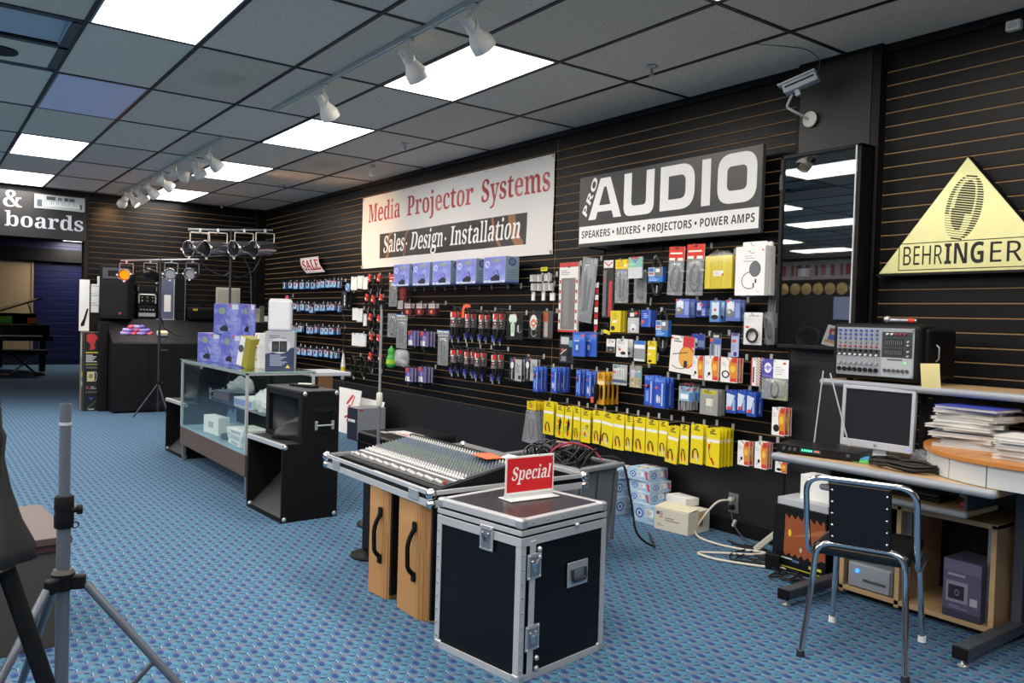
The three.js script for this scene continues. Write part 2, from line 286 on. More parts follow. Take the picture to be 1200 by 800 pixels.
// goods on the wall: [z, top y, width, height, distance from wall, how many deep, spacing, lean] in metres
const PACKS = {
  mini1: [[-11.375, 1.847, 0.088, 0.111, 0.1, 2, 0.03, 0], [-11.14, 1.842, 0.159, 0.104, 0.1, 2, 0.03, 0], [-10.935, 1.842, 0.178, 0.117, 0.1, 2, 0.03, 0], [-10.713, 1.833, 0.172, 0.111, 0.1, 2, 0.03, 0], [-10.51, 1.832, 0.145, 0.108, 0.1, 2, 0.03, 0], [-10.322, 1.828, 0.162, 0.111, 0.1, 2, 0.03, 0], [-10.146, 1.833, 0.127, 0.11, 0.1, 2, 0.03, 0], [-10.015, 1.834, 0.134, 0.105, 0.1, 2, 0.03, 0], [-9.852, 1.842, 0.131, 0.116, 0.1, 2, 0.03, 0], [-9.734, 1.835, 0.105, 0.106, 0.1, 2, 0.03, 0], [-9.63, 1.833, 0.102, 0.106, 0.1, 2, 0.03, 0], [-9.511, 1.822, 0.058, 0.101, 0.1, 2, 0.03, 0]],
  mini2: [[-11.115, 1.533, 0.17, 0.109, 0.1, 2, 0.03, 0], [-10.948, 1.542, 0.143, 0.099, 0.1, 2, 0.03, 0], [-10.834, 1.533, 0.059, 0.12, 0.1, 2, 0.03, 0], [-10.689, 1.533, 0.161, 0.106, 0.1, 2, 0.03, 0], [-10.497, 1.528, 0.134, 0.108, 0.1, 2, 0.03, 0], [-10.363, 1.502, 0.132, 0.107, 0.1, 2, 0.03, 0], [-10.182, 1.532, 0.171, 0.11, 0.1, 2, 0.03, 0], [-10.044, 1.528, 0.062, 0.105, 0.1, 2, 0.03, 0], [-9.956, 1.524, 0.092, 0.1, 0.1, 2, 0.03, 0], [-9.797, 1.532, 0.124, 0.099, 0.1, 2, 0.03, 0], [-9.672, 1.532, 0.122, 0.098, 0.1, 2, 0.03, 0], [-9.489, 1.516, 0.048, 0.101, 0.1, 2, 0.03, 0]],
  mini3: [[-11.116, 1.232, 0.159, 0.105, 0.1, 2, 0.03, 0], [-10.976, 1.225, 0.096, 0.107, 0.1, 2, 0.03, 0], [-10.869, 1.214, 0.071, 0.098, 0.1, 2, 0.03, 0], [-10.744, 1.235, 0.167, 0.106, 0.1, 2, 0.03, 0], [-10.451, 1.224, 0.122, 0.109, 0.1, 2, 0.03, 0], [-10.33, 1.226, 0.117, 0.107, 0.1, 2, 0.03, 0], [-10.191, 1.238, 0.096, 0.106, 0.1, 2, 0.03, 0], [-9.983, 1.225, 0.128, 0.108, 0.1, 2, 0.03, 0], [-9.854, 1.228, 0.126, 0.107, 0.1, 2, 0.03, 0], [-9.697, 1.232, 0.148, 0.106, 0.1, 2, 0.03, 0], [-9.502, 1.228, 0.048, 0.096, 0.1, 2, 0.03, 0]],
  mini4: [[-10.936, 0.943, 0.167, 0.107, 0.1, 2, 0.03, 0], [-10.781, 0.932, 0.14, 0.12, 0.1, 2, 0.03, 0], [-10.586, 0.927, 0.181, 0.114, 0.1, 2, 0.03, 0], [-10.379, 0.927, 0.164, 0.107, 0.1, 2, 0.03, 0], [-10.189, 0.927, 0.15, 0.11, 0.1, 2, 0.03, 0], [-10.02, 0.939, 0.104, 0.113, 0.1, 2, 0.03, 0], [-9.836, 0.939, 0.141, 0.112, 0.1, 2, 0.03, 0], [-9.674, 0.93, 0.079, 0.107, 0.1, 2, 0.03, 0], [-9.538, 0.92, 0.077, 0.089, 0.1, 2, 0.03, 0]],
  white1: [[-9.008, 1.848, 0.16, 0.159, 0.12, 1, 0.03, 0.06], [-8.845, 1.855, 0.126, 0.153, 0.12, 1, 0.03, 0.06], [-8.706, 1.839, 0.118, 0.147, 0.12, 1, 0.03, 0]],
  white2: [[-8.972, 1.472, 0.12, 0.147, 0.12, 1, 0.03, 0], [-8.838, 1.465, 0.138, 0.157, 0.12, 1, 0.03, 0], [-8.694, 1.405, 0.075, 0.143, 0.12, 1, 0.03, 0]],
  white3: [[-8.958, 1.171, 0.149, 0.154, 0.12, 1, 0.03, 0], [-8.808, 1.172, 0.143, 0.156, 0.12, 1, 0.03, 0], [-8.696, 1.167, 0.073, 0.148, 0.12, 1, 0.03, 0]],
  redcoil1: [[-8.568, 1.866, 0.124, 0.216, 0.12, 1, 0.03, 0], [-8.334, 1.859, 0.134, 0.212, 0.12, 1, 0.03, 0]],
  redcoil2: [[-8.631, 1.639, 0.141, 0.213, 0.12, 1, 0.03, 0], [-8.474, 1.619, 0.121, 0.192, 0.12, 1, 0.03, 0], [-8.275, 1.632, 0.118, 0.203, 0.12, 1, 0.03, 0]],
  redcoil3: [[-8.527, 1.41, 0.188, 0.211, 0.12, 1, 0.03, 0], [-8.314, 1.391, 0.142, 0.186, 0.12, 1, 0.03, 0]],
  redcoil4: [[-8.49, 1.181, 0.171, 0.204, 0.12, 1, 0.03, 0], [-8.309, 1.175, 0.126, 0.197, 0.12, 1, 0.03, 0]],
  redcoil5: [[-8.502, 0.957, 0.239, 0.228, 0.12, 1, 0.03, 0], [-8.256, 0.959, 0.208, 0.213, 0.12, 1, 0.03, 0]],
  plaincoil: [[-9.03, 0.9, 0.285, 0.248, 0.1, 1, 0.03, 0], [-8.751, 0.904, 0.272, 0.232, 0.1, 1, 0.03, 0]],
  bag_red: [[-7.963, 1.849, 0.188, 0.358, 0.15, 1, 0.03, 0]],
  bag_clear: [[-8.01, 1.416, 0.21, 0.264, 0.13, 1, 0.03, 0]],
  bag_long: [[-7.745, 1.409, 0.238, 0.369, 0.15, 1, 0.03, 0]],
  bag_bulk: [[-7.709, 1.05, 0.38, 0.229, 0.16, 1, 0.03, 0]],
  green_pack: [[-7.874, 1.062, 0.137, 0.242, 0.2, 1, 0.03, 0]],
  red_blister: [[-7.87, 1.709, 0.155, 0.168, 0.08, 1, 0.03, 0]],
  grey_tag: [[-7.848, 1.558, 0.116, 0.093, 0.12, 1, 0.03, 0]],
  clear_box: [[-7.594, 1.533, 0.167, 0.141, 0.16, 2, 0.05, 0], [-7.344, 1.533, 0.151, 0.138, 0.16, 2, 0.05, 0], [-7.094, 1.532, 0.16, 0.134, 0.16, 2, 0.05, 0]],
  purple1: [[-7.499, 1.235, 0.136, 0.157, 0.16, 3, 0.04, 0], [-7.236, 1.234, 0.139, 0.154, 0.16, 3, 0.04, 0]],
  purple2: [[-7.538, 0.84, 0.147, 0.145, 0.16, 3, 0.04, 0], [-7.26, 0.867, 0.139, 0.159, 0.16, 3, 0.04, 0]],
  bag_header_blue: [[-6.885, 1.26, 0.202, 0.352, 0.15, 1, 0.03, 0]],
  miccable1: [[-6.687, 1.503, 0.171, 0.374, 0.15, 2, 0.07, 0], [-6.44, 1.479, 0.111, 0.332, 0.15, 2, 0.07, 0], [-6.206, 1.472, 0.113, 0.324, 0.15, 2, 0.07, 0], [-5.976, 1.489, 0.126, 0.355, 0.15, 2, 0.07, 0]],
  miccable2: [[-6.676, 1.12, 0.14, 0.308, 0.15, 2, 0.07, 0], [-6.437, 1.114, 0.111, 0.301, 0.15, 2, 0.07, 0], [-6.254, 1.113, 0.121, 0.318, 0.15, 2, 0.07, 0], [-5.985, 1.11, 0.114, 0.317, 0.15, 2, 0.07, 0]],
  orange_tag: [[-6.45, 1.527, 0.163, 0.13, 0.17, 1, 0.03, 0]],
  gadget_green: [[-5.723, 1.445, 0.24, 0.24, 0.13, 1, 0.03, 0]],
  gadget_orange: [[-5.436, 1.462, 0.166, 0.24, 0.13, 1, 0.03, 0]],
  gadget_strip: [[-5.3, 1.464, 0.137, 0.229, 0.1, 1, 0.03, 0]],
  pin_card: [[-5.678, 1.056, 0.188, 0.217, 0.14, 2, 0.03, 0], [-5.458, 1.068, 0.179, 0.212, 0.14, 2, 0.03, 0]],
  straw_bag: [[-5.012, 1.857, 0.234, 0.564, 0.12, 1, 0.03, 0]],
  bag_tilt: [[-4.766, 1.883, 0.18, 0.509, 0.12, 1, 0.03, 0.12]],
  stripe_strip: [[-4.702, 1.695, 0.04, 0.38, 0.1, 1, 0.03, 0]],
  strip_pair: [[-4.552, 1.854, 0.114, 0.437, 0.12, 1, 0.03, 0]],
  bag_yellow: [[-4.386, 1.852, 0.145, 0.325, 0.14, 1, 0.03, 0]],
  bag_blue_top: [[-4.187, 1.857, 0.138, 0.154, 0.2, 1, 0.03, 0]],
  bag_plain: [[-4.213, 1.771, 0.13, 0.244, 0.12, 1, 0.03, 0]],
  coil_blue1: [[-4.028, 1.866, 0.156, 0.309, 0.14, 1, 0.03, 0]],
  bag_red_top: [[-3.831, 1.914, 0.14, 0.335, 0.16, 1, 0.03, 0.04], [-3.664, 1.922, 0.149, 0.345, 0.16, 1, 0.03, 0.02]],
  yellow_cloth: [[-3.464, 1.871, 0.251, 0.256, 0.16, 2, 0.05, 0]],
  filter_box: [[-3.174, 1.895, 0.22, 0.324, 0.2, 2, 0.06, 0]],
  blue_blister: [[-3.774, 1.555, 0.123, 0.128, 0.15, 2, 0.05, 0], [-3.608, 1.543, 0.084, 0.108, 0.15, 2, 0.05, 0], [-3.49, 1.543, 0.092, 0.141, 0.15, 2, 0.05, 0], [-3.346, 1.548, 0.114, 0.138, 0.15, 2, 0.05, 0]],
  white_coil_card: [[-3.174, 1.466, 0.135, 0.202, 0.17, 1, 0.03, 0]],
  bag_slim: [[-3.136, 1.469, 0.076, 0.203, 0.08, 1, 0.03, -0.2]],
  bag_tall: [[-3.097, 1.769, 0.068, 0.501, 0.06, 1, 0.03, 0.08]],
  coil_blue2: [[-3.931, 1.496, 0.128, 0.329, 0.16, 1, 0.03, 0]],
  skin_pack: [[-3.73, 1.299, 0.205, 0.25, 0.18, 1, 0.03, 0.07]],
  navy_card: [[-3.652, 1.319, 0.111, 0.103, 0.12, 1, 0.03, 0]],
  strip_card: [[-3.488, 1.329, 0.091, 0.157, 0.14, 1, 0.03, 0]],
  slim_card: [[-3.33, 1.334, 0.06, 0.153, 0.14, 1, 0.03, 0]],
  orange_pack1: [[-3.598, 1.172, 0.099, 0.154, 0.18, 3, 0.03, 0], [-3.48, 1.178, 0.113, 0.162, 0.18, 3, 0.03, 0], [-3.339, 1.174, 0.128, 0.158, 0.18, 3, 0.03, 0]],
  striped_pack: [[-3.15, 1.184, 0.069, 0.175, 0.16, 2, 0.04, 0]],
  purple_header_bag: [[-2.992, 1.183, 0.187, 0.244, 0.18, 1, 0.03, 0]],
  mixed_bag: [[-5.007, 1.265, 0.181, 0.221, 0.13, 1, 0.03, 0]],
  blue_pair: [[-4.813, 1.297, 0.148, 0.191, 0.17, 1, 0.03, 0], [-4.733, 1.3, 0.145, 0.19, 0.12, 1, 0.03, 0]],
  white_small: [[-4.493, 1.255, 0.094, 0.097, 0.13, 1, 0.03, 0]],
  white_card: [[-4.34, 1.26, 0.121, 0.133, 0.16, 2, 0.05, 0]],
  blue_header_card: [[-4.168, 1.254, 0.107, 0.149, 0.15, 1, 0.03, 0]],
  yellow_card_small: [[-4.036, 1.256, 0.087, 0.161, 0.16, 1, 0.03, 0]],
  yellow_gadget: [[-4.551, 1.377, 0.086, 0.117, 0.12, 1, 0.03, 0]],
  yellow_box: [[-4.405, 1.469, 0.11, 0.16, 0.16, 2, 0.03, 0]],
  white_round_pack: [[-4.241, 1.476, 0.114, 0.168, 0.15, 1, 0.03, 0]],
  blue_small: [[-4.104, 1.477, 0.093, 0.122, 0.15, 2, 0.03, 0]],
  clear_grey: [[-4.376, 1.067, 0.154, 0.152, 0.14, 1, 0.03, 0]],
  clear_gold: [[-4.21, 1.071, 0.121, 0.162, 0.14, 1, 0.03, 0]],
  blue_long1: [[-5.322, 0.993, 0.064, 0.211, 0.19, 3, 0.045, 0], [-5.082, 1.001, 0.074, 0.205, 0.19, 4, 0.045, 0], [-4.78, 1.003, 0.055, 0.204, 0.19, 3, 0.045, 0], [-4.658, 0.998, 0.059, 0.204, 0.19, 3, 0.045, 0]],
  tool_card: [[-4.543, 0.999, 0.086, 0.247, 0.17, 4, 0.045, 0]],
  handle_tool: [[-4.562, 0.913, 0.076, 0.133, 0.2, 1, 0.03, 0]],
  blue_long2: [[-4.02, 1.011, 0.087, 0.212, 0.19, 3, 0.04, 0], [-3.919, 1.003, 0.104, 0.212, 0.19, 3, 0.04, 0]],
  adapter_pack: [[-3.69, 0.976, 0.12, 0.173, 0.18, 2, 0.06, 0]],
  grey_bag_yellow: [[-3.489, 0.959, 0.148, 0.168, 0.18, 3, 0.03, 0]],
  blue_white_pack: [[-3.306, 0.969, 0.08, 0.147, 0.18, 3, 0.03, 0], [-3.226, 0.976, 0.065, 0.146, 0.18, 3, 0.03, 0], [-3.154, 0.968, 0.067, 0.151, 0.18, 3, 0.03, 0]],
  orange_pack2: [[-2.956, 0.893, 0.089, 0.168, 0.18, 3, 0.03, 0]],
  orange_pack3: [[-3.21, 0.655, 0.085, 0.153, 0.17, 2, 0.03, 0], [-3.08, 0.665, 0.087, 0.163, 0.17, 3, 0.03, 0], [-2.948, 0.563, 0.077, 0.064, 0.15, 1, 0.03, 0]],
  bag_grey_wide: [[-5.36, 0.698, 0.222, 0.358, 0.2, 3, 0.04, 0]],
  yellow_card: [[-5.128, 0.718, 0.132, 0.269, 0.2, 2, 0.035, 0], [-4.98, 0.704, 0.096, 0.263, 0.2, 1, 0.035, 0.03], [-4.874, 0.702, 0.093, 0.257, 0.2, 3, 0.035, 0.05], [-4.776, 0.702, 0.081, 0.254, 0.2, 2, 0.035, 0], [-4.671, 0.693, 0.108, 0.247, 0.2, 2, 0.035, 0], [-4.54, 0.71, 0.096, 0.256, 0.2, 1, 0.035, 0], [-4.422, 0.706, 0.138, 0.261, 0.2, 1, 0.035, 0.09], [-4.305, 0.703, 0.112, 0.26, 0.2, 2, 0.035, 0], [-4.201, 0.699, 0.07, 0.248, 0.2, 2, 0.035, 0], [-4.093, 0.705, 0.109, 0.25, 0.2, 2, 0.035, 0], [-3.972, 0.704, 0.115, 0.246, 0.2, 1, 0.035, 0], [-3.864, 0.707, 0.087, 0.248, 0.2, 1, 0.035, 0], [-3.772, 0.677, 0.108, 0.251, 0.2, 3, 0.035, 0.08], [-3.673, 0.706, 0.074, 0.27, 0.2, 1, 0.035, 0], [-3.564, 0.717, 0.105, 0.26, 0.2, 2, 0.035, 0], [-3.429, 0.708, 0.108, 0.249, 0.2, 5, 0.035, 0]],
  plate1: [[-5.514, 1.772, 0.078, 0.059, 0.1, 1, 0.03, 0], [-5.425, 1.773, 0.064, 0.062, 0.1, 1, 0.03, 0], [-5.316, 1.777, 0.085, 0.065, 0.1, 1, 0.03, 0], [-5.504, 1.698, 0.066, 0.062, 0.1, 1, 0.03, 0], [-5.424, 1.696, 0.059, 0.062, 0.1, 1, 0.03, 0], [-5.343, 1.698, 0.058, 0.065, 0.1, 1, 0.03, 0], [-5.272, 1.697, 0.062, 0.064, 0.1, 1, 0.03, 0]],
  plate2: [[-5.509, 1.625, 0.036, 0.074, 0.1, 1, 0.03, 0], [-5.368, 1.627, 0.035, 0.076, 0.1, 1, 0.03, 0], [-5.248, 1.614, 0.056, 0.064, 0.1, 1, 0.03, 0]],
  price_flag: [[-5.396, 1.835, 0.087, 0.033, 0.08, 1, 0.03, 0]],
  pink_tag: [[-11.274, 1.643, 0.182, 0.098, 0.1, 1, 0.03, 0]],
  blue_tag: [[-9.232, 1.773, 0.134, 0.084, 0.1, 1, 0.03, 0]],
  black_pack: [[-9.316, 1.685, 0.149, 0.227, 0.1, 1, 0.03, 0]],
  black_pack2: [[-9.253, 1.681, 0.097, 0.222, 0.06, 1, 0.03, 0]],
  cable_white_tip: [[-9.27, 1.394, 0.161, 0.832, 0.12, 1, 0.03, 0]],
};
// printed cards: one atlas, each design a rectangle of it
const AW = 2048, atlasC = document.createElement('canvas'); atlasC.width = atlasC.height = AW;
const AG = atlasC.getContext('2d'); AG.fillStyle = '#888'; AG.fillRect(0, 0, AW, AW);
let ax = 2, ay = 2, arow = 0;
function design(w, h, draw) {
  if (ax + w + 2 > AW) { ax = 2; ay += arow + 4; arow = 0; }
  AG.save(); AG.beginPath(); AG.rect(ax, ay, w, h); AG.clip(); AG.translate(ax, ay); draw(AG, w, h); AG.restore();
  const r = [(ax + 0.5) / AW, 1 - (ay + h - 0.5) / AW, (ax + w - 0.5) / AW, 1 - (ay + 0.5) / AW];
  ax += w + 4; arow = Math.max(arow, h); return r;
}
const fr = (g, c, x, y, w, h) => { g.fillStyle = c; g.fillRect(x, y, w, h); };
const el = (g, c, x, y, a, b, t = 0) => { g.fillStyle = c; g.beginPath(); g.ellipse(x, y, a, b, t, 0, 7); g.fill(); };
const bars = (g, c, x, y, w, n, step, t = 2) => { for (let i = 0; i < n; i++) fr(g, c, x, y + i * step, w * (0.55 + 0.45 * ((i * 37) % 10) / 10), t); };
const wire = (g, c, t, pts) => { g.strokeStyle = c; g.lineWidth = t; g.lineCap = 'round'; g.beginPath(); g.moveTo(pts[0][0], pts[0][1]); g.bezierCurveTo(...pts[1], ...pts[2], ...pts[3]); g.stroke(); };
const hole = (g, w) => { el(g, '#222', w / 2, 8, w * 0.13, 3.5); };
const DS = {};
const mini = (red, navyTop) => (g, w, h) => { fr(g, '#1d3a78', 0, 0, w, h); fr(g, '#15171c', 0, 0, w, h * 0.16); fr(g, '#cfd9e6', w * 0.08, h * 0.18, w * 0.84, h * 0.48); fr(g, navyTop ? '#38507e' : '#6c86ac', w * 0.2, h * 0.28, w * 0.42, h * 0.34); fr(g, '#8fc3ec', w * 0.06, h * 0.66, w * 0.88, h * 0.26); if (red) fr(g, '#e05a50', w * 0.5, h * 0.18, w * 0.42, h * 0.14); };
DS.mini = [design(64, 48, mini(0, 1)), design(64, 48, mini(1, 1)), design(64, 48, mini(1, 0)), design(64, 48, mini(0, 0))];
DS.white = design(80, 110, (g, w, h) => { fr(g, '#eceeef', 0, 0, w, h); fr(g, '#dfe2e4', w * 0.7, 0, w * 0.04, h); bars(g, '#c9ccd0', 10, 16, 40, 4, 9); hole(g, w); });
DS.redTag = design(60, 60, (g, w, h) => { fr(g, '#d8392c', 0, 0, w, h); fr(g, '#f3e9e4', 4, h * 0.6, w * 0.45, h * 0.25); fr(g, '#f06a58', 0, 4, w, 5); });
DS.redHeader = design(120, 60, (g, w, h) => { fr(g, '#d9301f', 0, 0, w, h); fr(g, '#f7f2ea', 10, h * 0.42, w - 26, 7); fr(g, '#f7f2ea', 6, h * 0.8, w * 0.36, 12); fr(g, '#f7f2ea', w * 0.58, h * 0.8, w * 0.34, 12); hole(g, w); });
DS.redBlister = design(70, 90, (g, w, h) => { fr(g, '#b02a2c', 0, 0, w, h); bars(g, '#e8b8b0', 12, 14, 44, 6, 11, 4); fr(g, '#7a1d24', 0, h * 0.8, w, h * 0.2); });
DS.clearBox = design(80, 90, (g, w, h) => { fr(g, '#5a1f24', 0, 0, w, h); fr(g, '#c9c9c9', 6, 4, w - 12, h * 0.38); fr(g, '#8a8a8a', 12, 14, w - 30, 8); el(g, '#e2553f', w * 0.48, h * 0.72, 18, 16); el(g, '#f7d8cc', w * 0.44, h * 0.68, 5, 5); });
DS.purple = design(60, 110, (g, w, h) => { fr(g, '#5a4f9c', 0, 0, w, h); fr(g, '#e4482f', 0, 0, w * 0.45, h * 0.3); fr(g, '#8f86c4', w * 0.3, h * 0.3, w * 0.6, h * 0.3); fr(g, '#eef0f2', 4, h * 0.62, w * 0.75, h * 0.34); });
DS.micLabel = design(70, 120, (g, w, h) => { fr(g, '#6a6d70', 0, 0, w, h); fr(g, '#cf2c22', 0, 0, w, h * 0.36); fr(g, '#f2ece8', 3, 4, w * 0.24, h * 0.3); fr(g, '#d9dcdc', 6, h * 0.38, w * 0.6, h * 0.13); fr(g, '#2c2f33', 0, h * 0.52, w, h * 0.22); el(g, '#e0503c', w * 0.2, h * 0.64, 8, 8); fr(g, '#e9e9e9', w * 0.42, h * 0.58, 18, 13); el(g, '#d98a9c', w * 0.4, h * 0.85, 10, 8); });
DS.gadgetGreen = design(160, 160, (g, w, h) => { fr(g, '#15171a', 0, 0, w, h); g.fillStyle = '#dfeee2'; g.beginPath(); g.moveTo(30, 12); g.lineTo(92, 10); g.lineTo(100, 46); g.lineTo(80, 70); g.lineTo(78, 138); g.lineTo(44, 140); g.lineTo(40, 70); g.lineTo(18, 44); g.fill(); el(g, '#5c7a64', 44, 62, 8, 6); el(g, '#5c7a64', 78, 62, 8, 6); fr(g, '#b7d8bd', 50, 70, 22, 50); el(g, '#e0483a', 90, 12, 7, 5); g.strokeStyle = '#8d9298'; g.lineWidth = 5; g.beginPath(); g.arc(126, 92, 24, 0.4, 4); g.stroke(); fr(g, '#c8ccd0', 108, 74, 12, 40); });
DS.gadgetOrange = design(120, 170, (g, w, h) => { fr(g, '#1b1b1e', 0, 0, w, h); el(g, '#e9e4df', 46, 70, 36, 46); el(g, '#e47a4a', 46, 74, 26, 24); el(g, '#f5efe6', 46, 76, 13, 8); g.strokeStyle = '#9ea2a6'; g.lineWidth = 6; g.beginPath(); g.arc(52, 128, 26, 0.4, 6); g.stroke(); g.strokeStyle = '#55585c'; g.beginPath(); g.arc(92, 70, 18, 0, 6); g.stroke(); });
DS.gadgetStrip = design(70, 150, (g, w, h) => { fr(g, '#4a4b4e', 0, 0, w, h); fr(g, '#b4613c', 4, 4, 34, 56); fr(g, '#b9a79c', 10, 60, 26, 84); bars(g, '#d8d3cd', 14, 66, 18, 7, 10, 3); });
DS.pin = design(120, 150, (g, w, h) => { fr(g, '#202226', 0, 0, w, h); fr(g, '#b9bcc0', 54, 14, 62, 130); bars(g, '#6e7276', 62, 40, 44, 6, 10, 4); fr(g, '#3a3c40', 84, 110, 26, 24); el(g, '#3a5a96', 20, 20, 14, 10); el(g, '#e2503c', 44, 18, 10, 8); el(g, '#eef0f2', 26, 52, 15, 22); fr(g, '#c9ccd0', 23, 70, 7, 66); g.globalAlpha = 0.6; wire(g, '#7a93b4', 5, [[0, 108], [20, 96], [34, 92], [54, 78]]); g.globalAlpha = 1; });
DS.straw = design(150, 380, (g, w, h) => { fr(g, '#e9e6e2', 0, 0, w, h); fr(g, '#c9403c', 0, 0, w, 26); fr(g, '#7c7a7c', 18, 86, w - 38, h - 100); fr(g, '#8b898b', 40, 100, 40, h - 130); for (let y = 96; y < h; y += 54) { fr(g, '#c4453f', 2, y, 14, 18); fr(g, '#c4453f', w - 18, y, 14, 18); } bars(g, '#8d9492', 16, 44, 80, 3, 10, 4); fr(g, '#c9403c', 0, h - 12, w, 12); el(g, '#333', w / 2, 24, 10, 6); });
DS.stripe = design(24, 200, (g, w, h) => { for (let i = 0; i < 8; i++) { fr(g, i % 2 ? '#b42e30' : '#eceae6', 0, i * 25, w, 25); fr(g, '#1c1c1e', 0, i * 25, w, 4); } });
DS.stripPair = design(80, 300, (g, w, h) => { fr(g, '#2a2b2e', 0, 0, w, h); fr(g, '#e6e2de', 4, 0, w - 8, 40); g.strokeStyle = '#c33a3a'; g.lineWidth = 6; g.beginPath(); g.moveTo(8, 6); g.lineTo(40, 30); g.lineTo(72, 10); g.stroke(); fr(g, '#6a6a6d', 2, 52, 26, h - 60); fr(g, '#0e0e10', 30, 62, 12, h - 70); fr(g, '#c2333a', 48, 110, 24, h - 116); fr(g, '#c2333a', 6, 96, 14, 16); });
DS.yellowHeader = design(120, 46, (g, w, h) => { fr(g, '#e8c81a', 0, 0, w, h); bars(g, '#b5922a', 16, 12, 70, 3, 9, 4); fr(g, '#d8742a', w * 0.84, 2, 14, 18); el(g, '#f3ead0', w * 0.72, h * 0.65, 12, 8); });
DS.blueTop = design(120, 90, (g, w, h) => { fr(g, '#c9cdd0', 0, 0, w, h); fr(g, '#7fb9a8', 0, 0, w, h * 0.48); fr(g, '#c94a58', 20, 0, 70, 8); g.fillStyle = '#5a66b4'; g.beginPath(); g.moveTo(24, 6); g.lineTo(60, 26); g.lineTo(96, 4); g.lineTo(60, 16); g.fill(); fr(g, '#9fd0b0', 8, 26, 40, 10); });
DS.coilBlue = design(130, 130, (g, w, h) => { fr(g, '#b9c4cf', 0, 0, w, h * 0.62); fr(g, '#2a6fc4', 0, h * 0.62, w, h * 0.38); fr(g, '#3a79c0', 6, 8, 44, 30); fr(g, '#6d747c', 58, 0, w - 58, h * 0.62); fr(g, '#e6e9ec', 66, 14, 36, 30); fr(g, '#d9493c', 10, 46, 34, 14); bars(g, '#cfe2f6', 8, h * 0.7, 100, 3, 11, 4); });
DS.cloth = design(220, 220, (g, w, h) => { fr(g, '#dcc736', 0, 0, w, h); for (let i = 0; i < 14; i++) { g.globalAlpha = 0.25; fr(g, i % 2 ? '#f0e27c' : '#b49d1e', rnd() * w, 0, 4 + rnd() * 10, h); } g.globalAlpha = 1; fr(g, '#efeee9', 70, 100, 80, 36); el(g, '#dd4a40', 146, 128, 10, 8); bars(g, '#b8b4a8', 78, 108, 50, 3, 8, 3); });
DS.filter = design(220, 320, (g, w, h) => { fr(g, '#f1f1ef', 0, 0, w, h); wire(g, '#6c6f74', 3, [[90, 34], [120, 20], [100, 60], [140, 44]]); bars(g, '#8d9094', 70, 64, 90, 2, 14, 3); fr(g, '#a4a7aa', 60, 96, 104, 5); el(g, '#6b6e72', 148, 150, 40, 48); g.strokeStyle = '#3b3d40'; g.lineWidth = 4; g.beginPath(); g.ellipse(148, 150, 40, 48, 0, 0, 7); g.stroke(); g.lineWidth = 5; g.beginPath(); g.moveTo(112, 168); g.bezierCurveTo(20, 180, 40, 300, 134, 272); g.stroke(); fr(g, '#2c2d30', 148, 214, 12, 26); fr(g, '#2c2d30', 134, 240, 10, 30); fr(g, '#c23a34', 196, 24, 12, 9); bars(g, '#c2c4c6', 160, 290, 40, 2, 8, 3); });
DS.blueBlister = [design(120, 130, (g, w, h) => { fr(g, '#5b70c0', 0, 0, w, h); fr(g, '#e3e8f2', 8, 10, 60, 60); el(g, '#d8433a', 12, 10, 16, 8); fr(g, '#8fa3d8', 78, 20, 34, 90); el(g, '#7d8078', 32, 84, 30, 26); el(g, '#c9cbc0', 26, 76, 14, 10); }), design(100, 150, (g, w, h) => { fr(g, '#2a3f9a', 0, 0, w, h); fr(g, '#c9d6ee', 6, 20, 44, 70); el(g, '#e0483c', 50, 40, 16, 11); fr(g, '#5c78c4', 56, 70, 38, 70); el(g, '#14161c', 30, 118, 18, 22); bars(g, '#dfe6f4', 58, 84, 32, 5, 11, 4); }), design(120, 150, (g, w, h) => { fr(g, '#5c8cc8', 0, 0, w, h); fr(g, '#cfe0ee', 20, 12, 78, 96); el(g, '#e0483c', 58, 66, 14, 10); el(g, '#15171c', 54, 116, 38, 16); fr(g, '#3f6cb0', 100, 0, 20, h); })];
DS.whiteCoil = design(140, 220, (g, w, h) => { fr(g, '#e9e9e8', 0, 0, w, h); fr(g, '#9fa2a6', 34, 20, 82, 6); bars(g, '#c4c6c8', 12, 36, 70, 4, 11, 3); fr(g, '#dd4438', 14, 92, 26, 14); });
DS.skin = design(160, 230, (g, w, h) => { fr(g, '#eae7e2', 0, 0, w, h); fr(g, '#c8323a', 84, 0, 76, 64); bars(g, '#2a2a2c', 22, 18, 60, 2, 14, 6); el(g, '#c4472e', 118, 126, 56, 70); el(g, '#e0a64a', 114, 128, 50, 62); wire(g, '#3a3c40', 5, [[20, 118], [70, 108], [90, 104], [120, 96]]); fr(g, '#26272a', 100, 150, 22, 40); wire(g, '#5c4a30', 4, [[20, 190], [60, 214], [110, 208], [130, 170]]); fr(g, '#d8433a', 0, 10, 16, 14); });
DS.navyCard = design(120, 110, (g, w, h) => { fr(g, '#2b3f9a', 0, 0, w, h); fr(g, '#c9d4e6', 0, 34, 54, 70); fr(g, '#7188b4', 60, 46, 56, 50); el(g, '#14161b', 34, 78, 20, 14); fr(g, '#d8433a', 0, 30, 16, 18); bars(g, '#aebcd8', 62, 50, 50, 4, 12, 3); });
DS.stripCard = design(100, 180, (g, w, h) => { fr(g, '#8b98ae', 0, 0, w, h); fr(g, '#20241f', 0, 0, w, 40); fr(g, '#cdd4c4', 30, 16, 50, 18); fr(g, '#3b5aa8', 0, 44, w, 40); el(g, '#e0483c', 16, 56, 18, 12); fr(g, '#5d6672', 14, 72, 22, 100); fr(g, '#c3cad6', 50, 92, 16, 80); fr(g, '#c3cad6', 76, 92, 14, 80); });
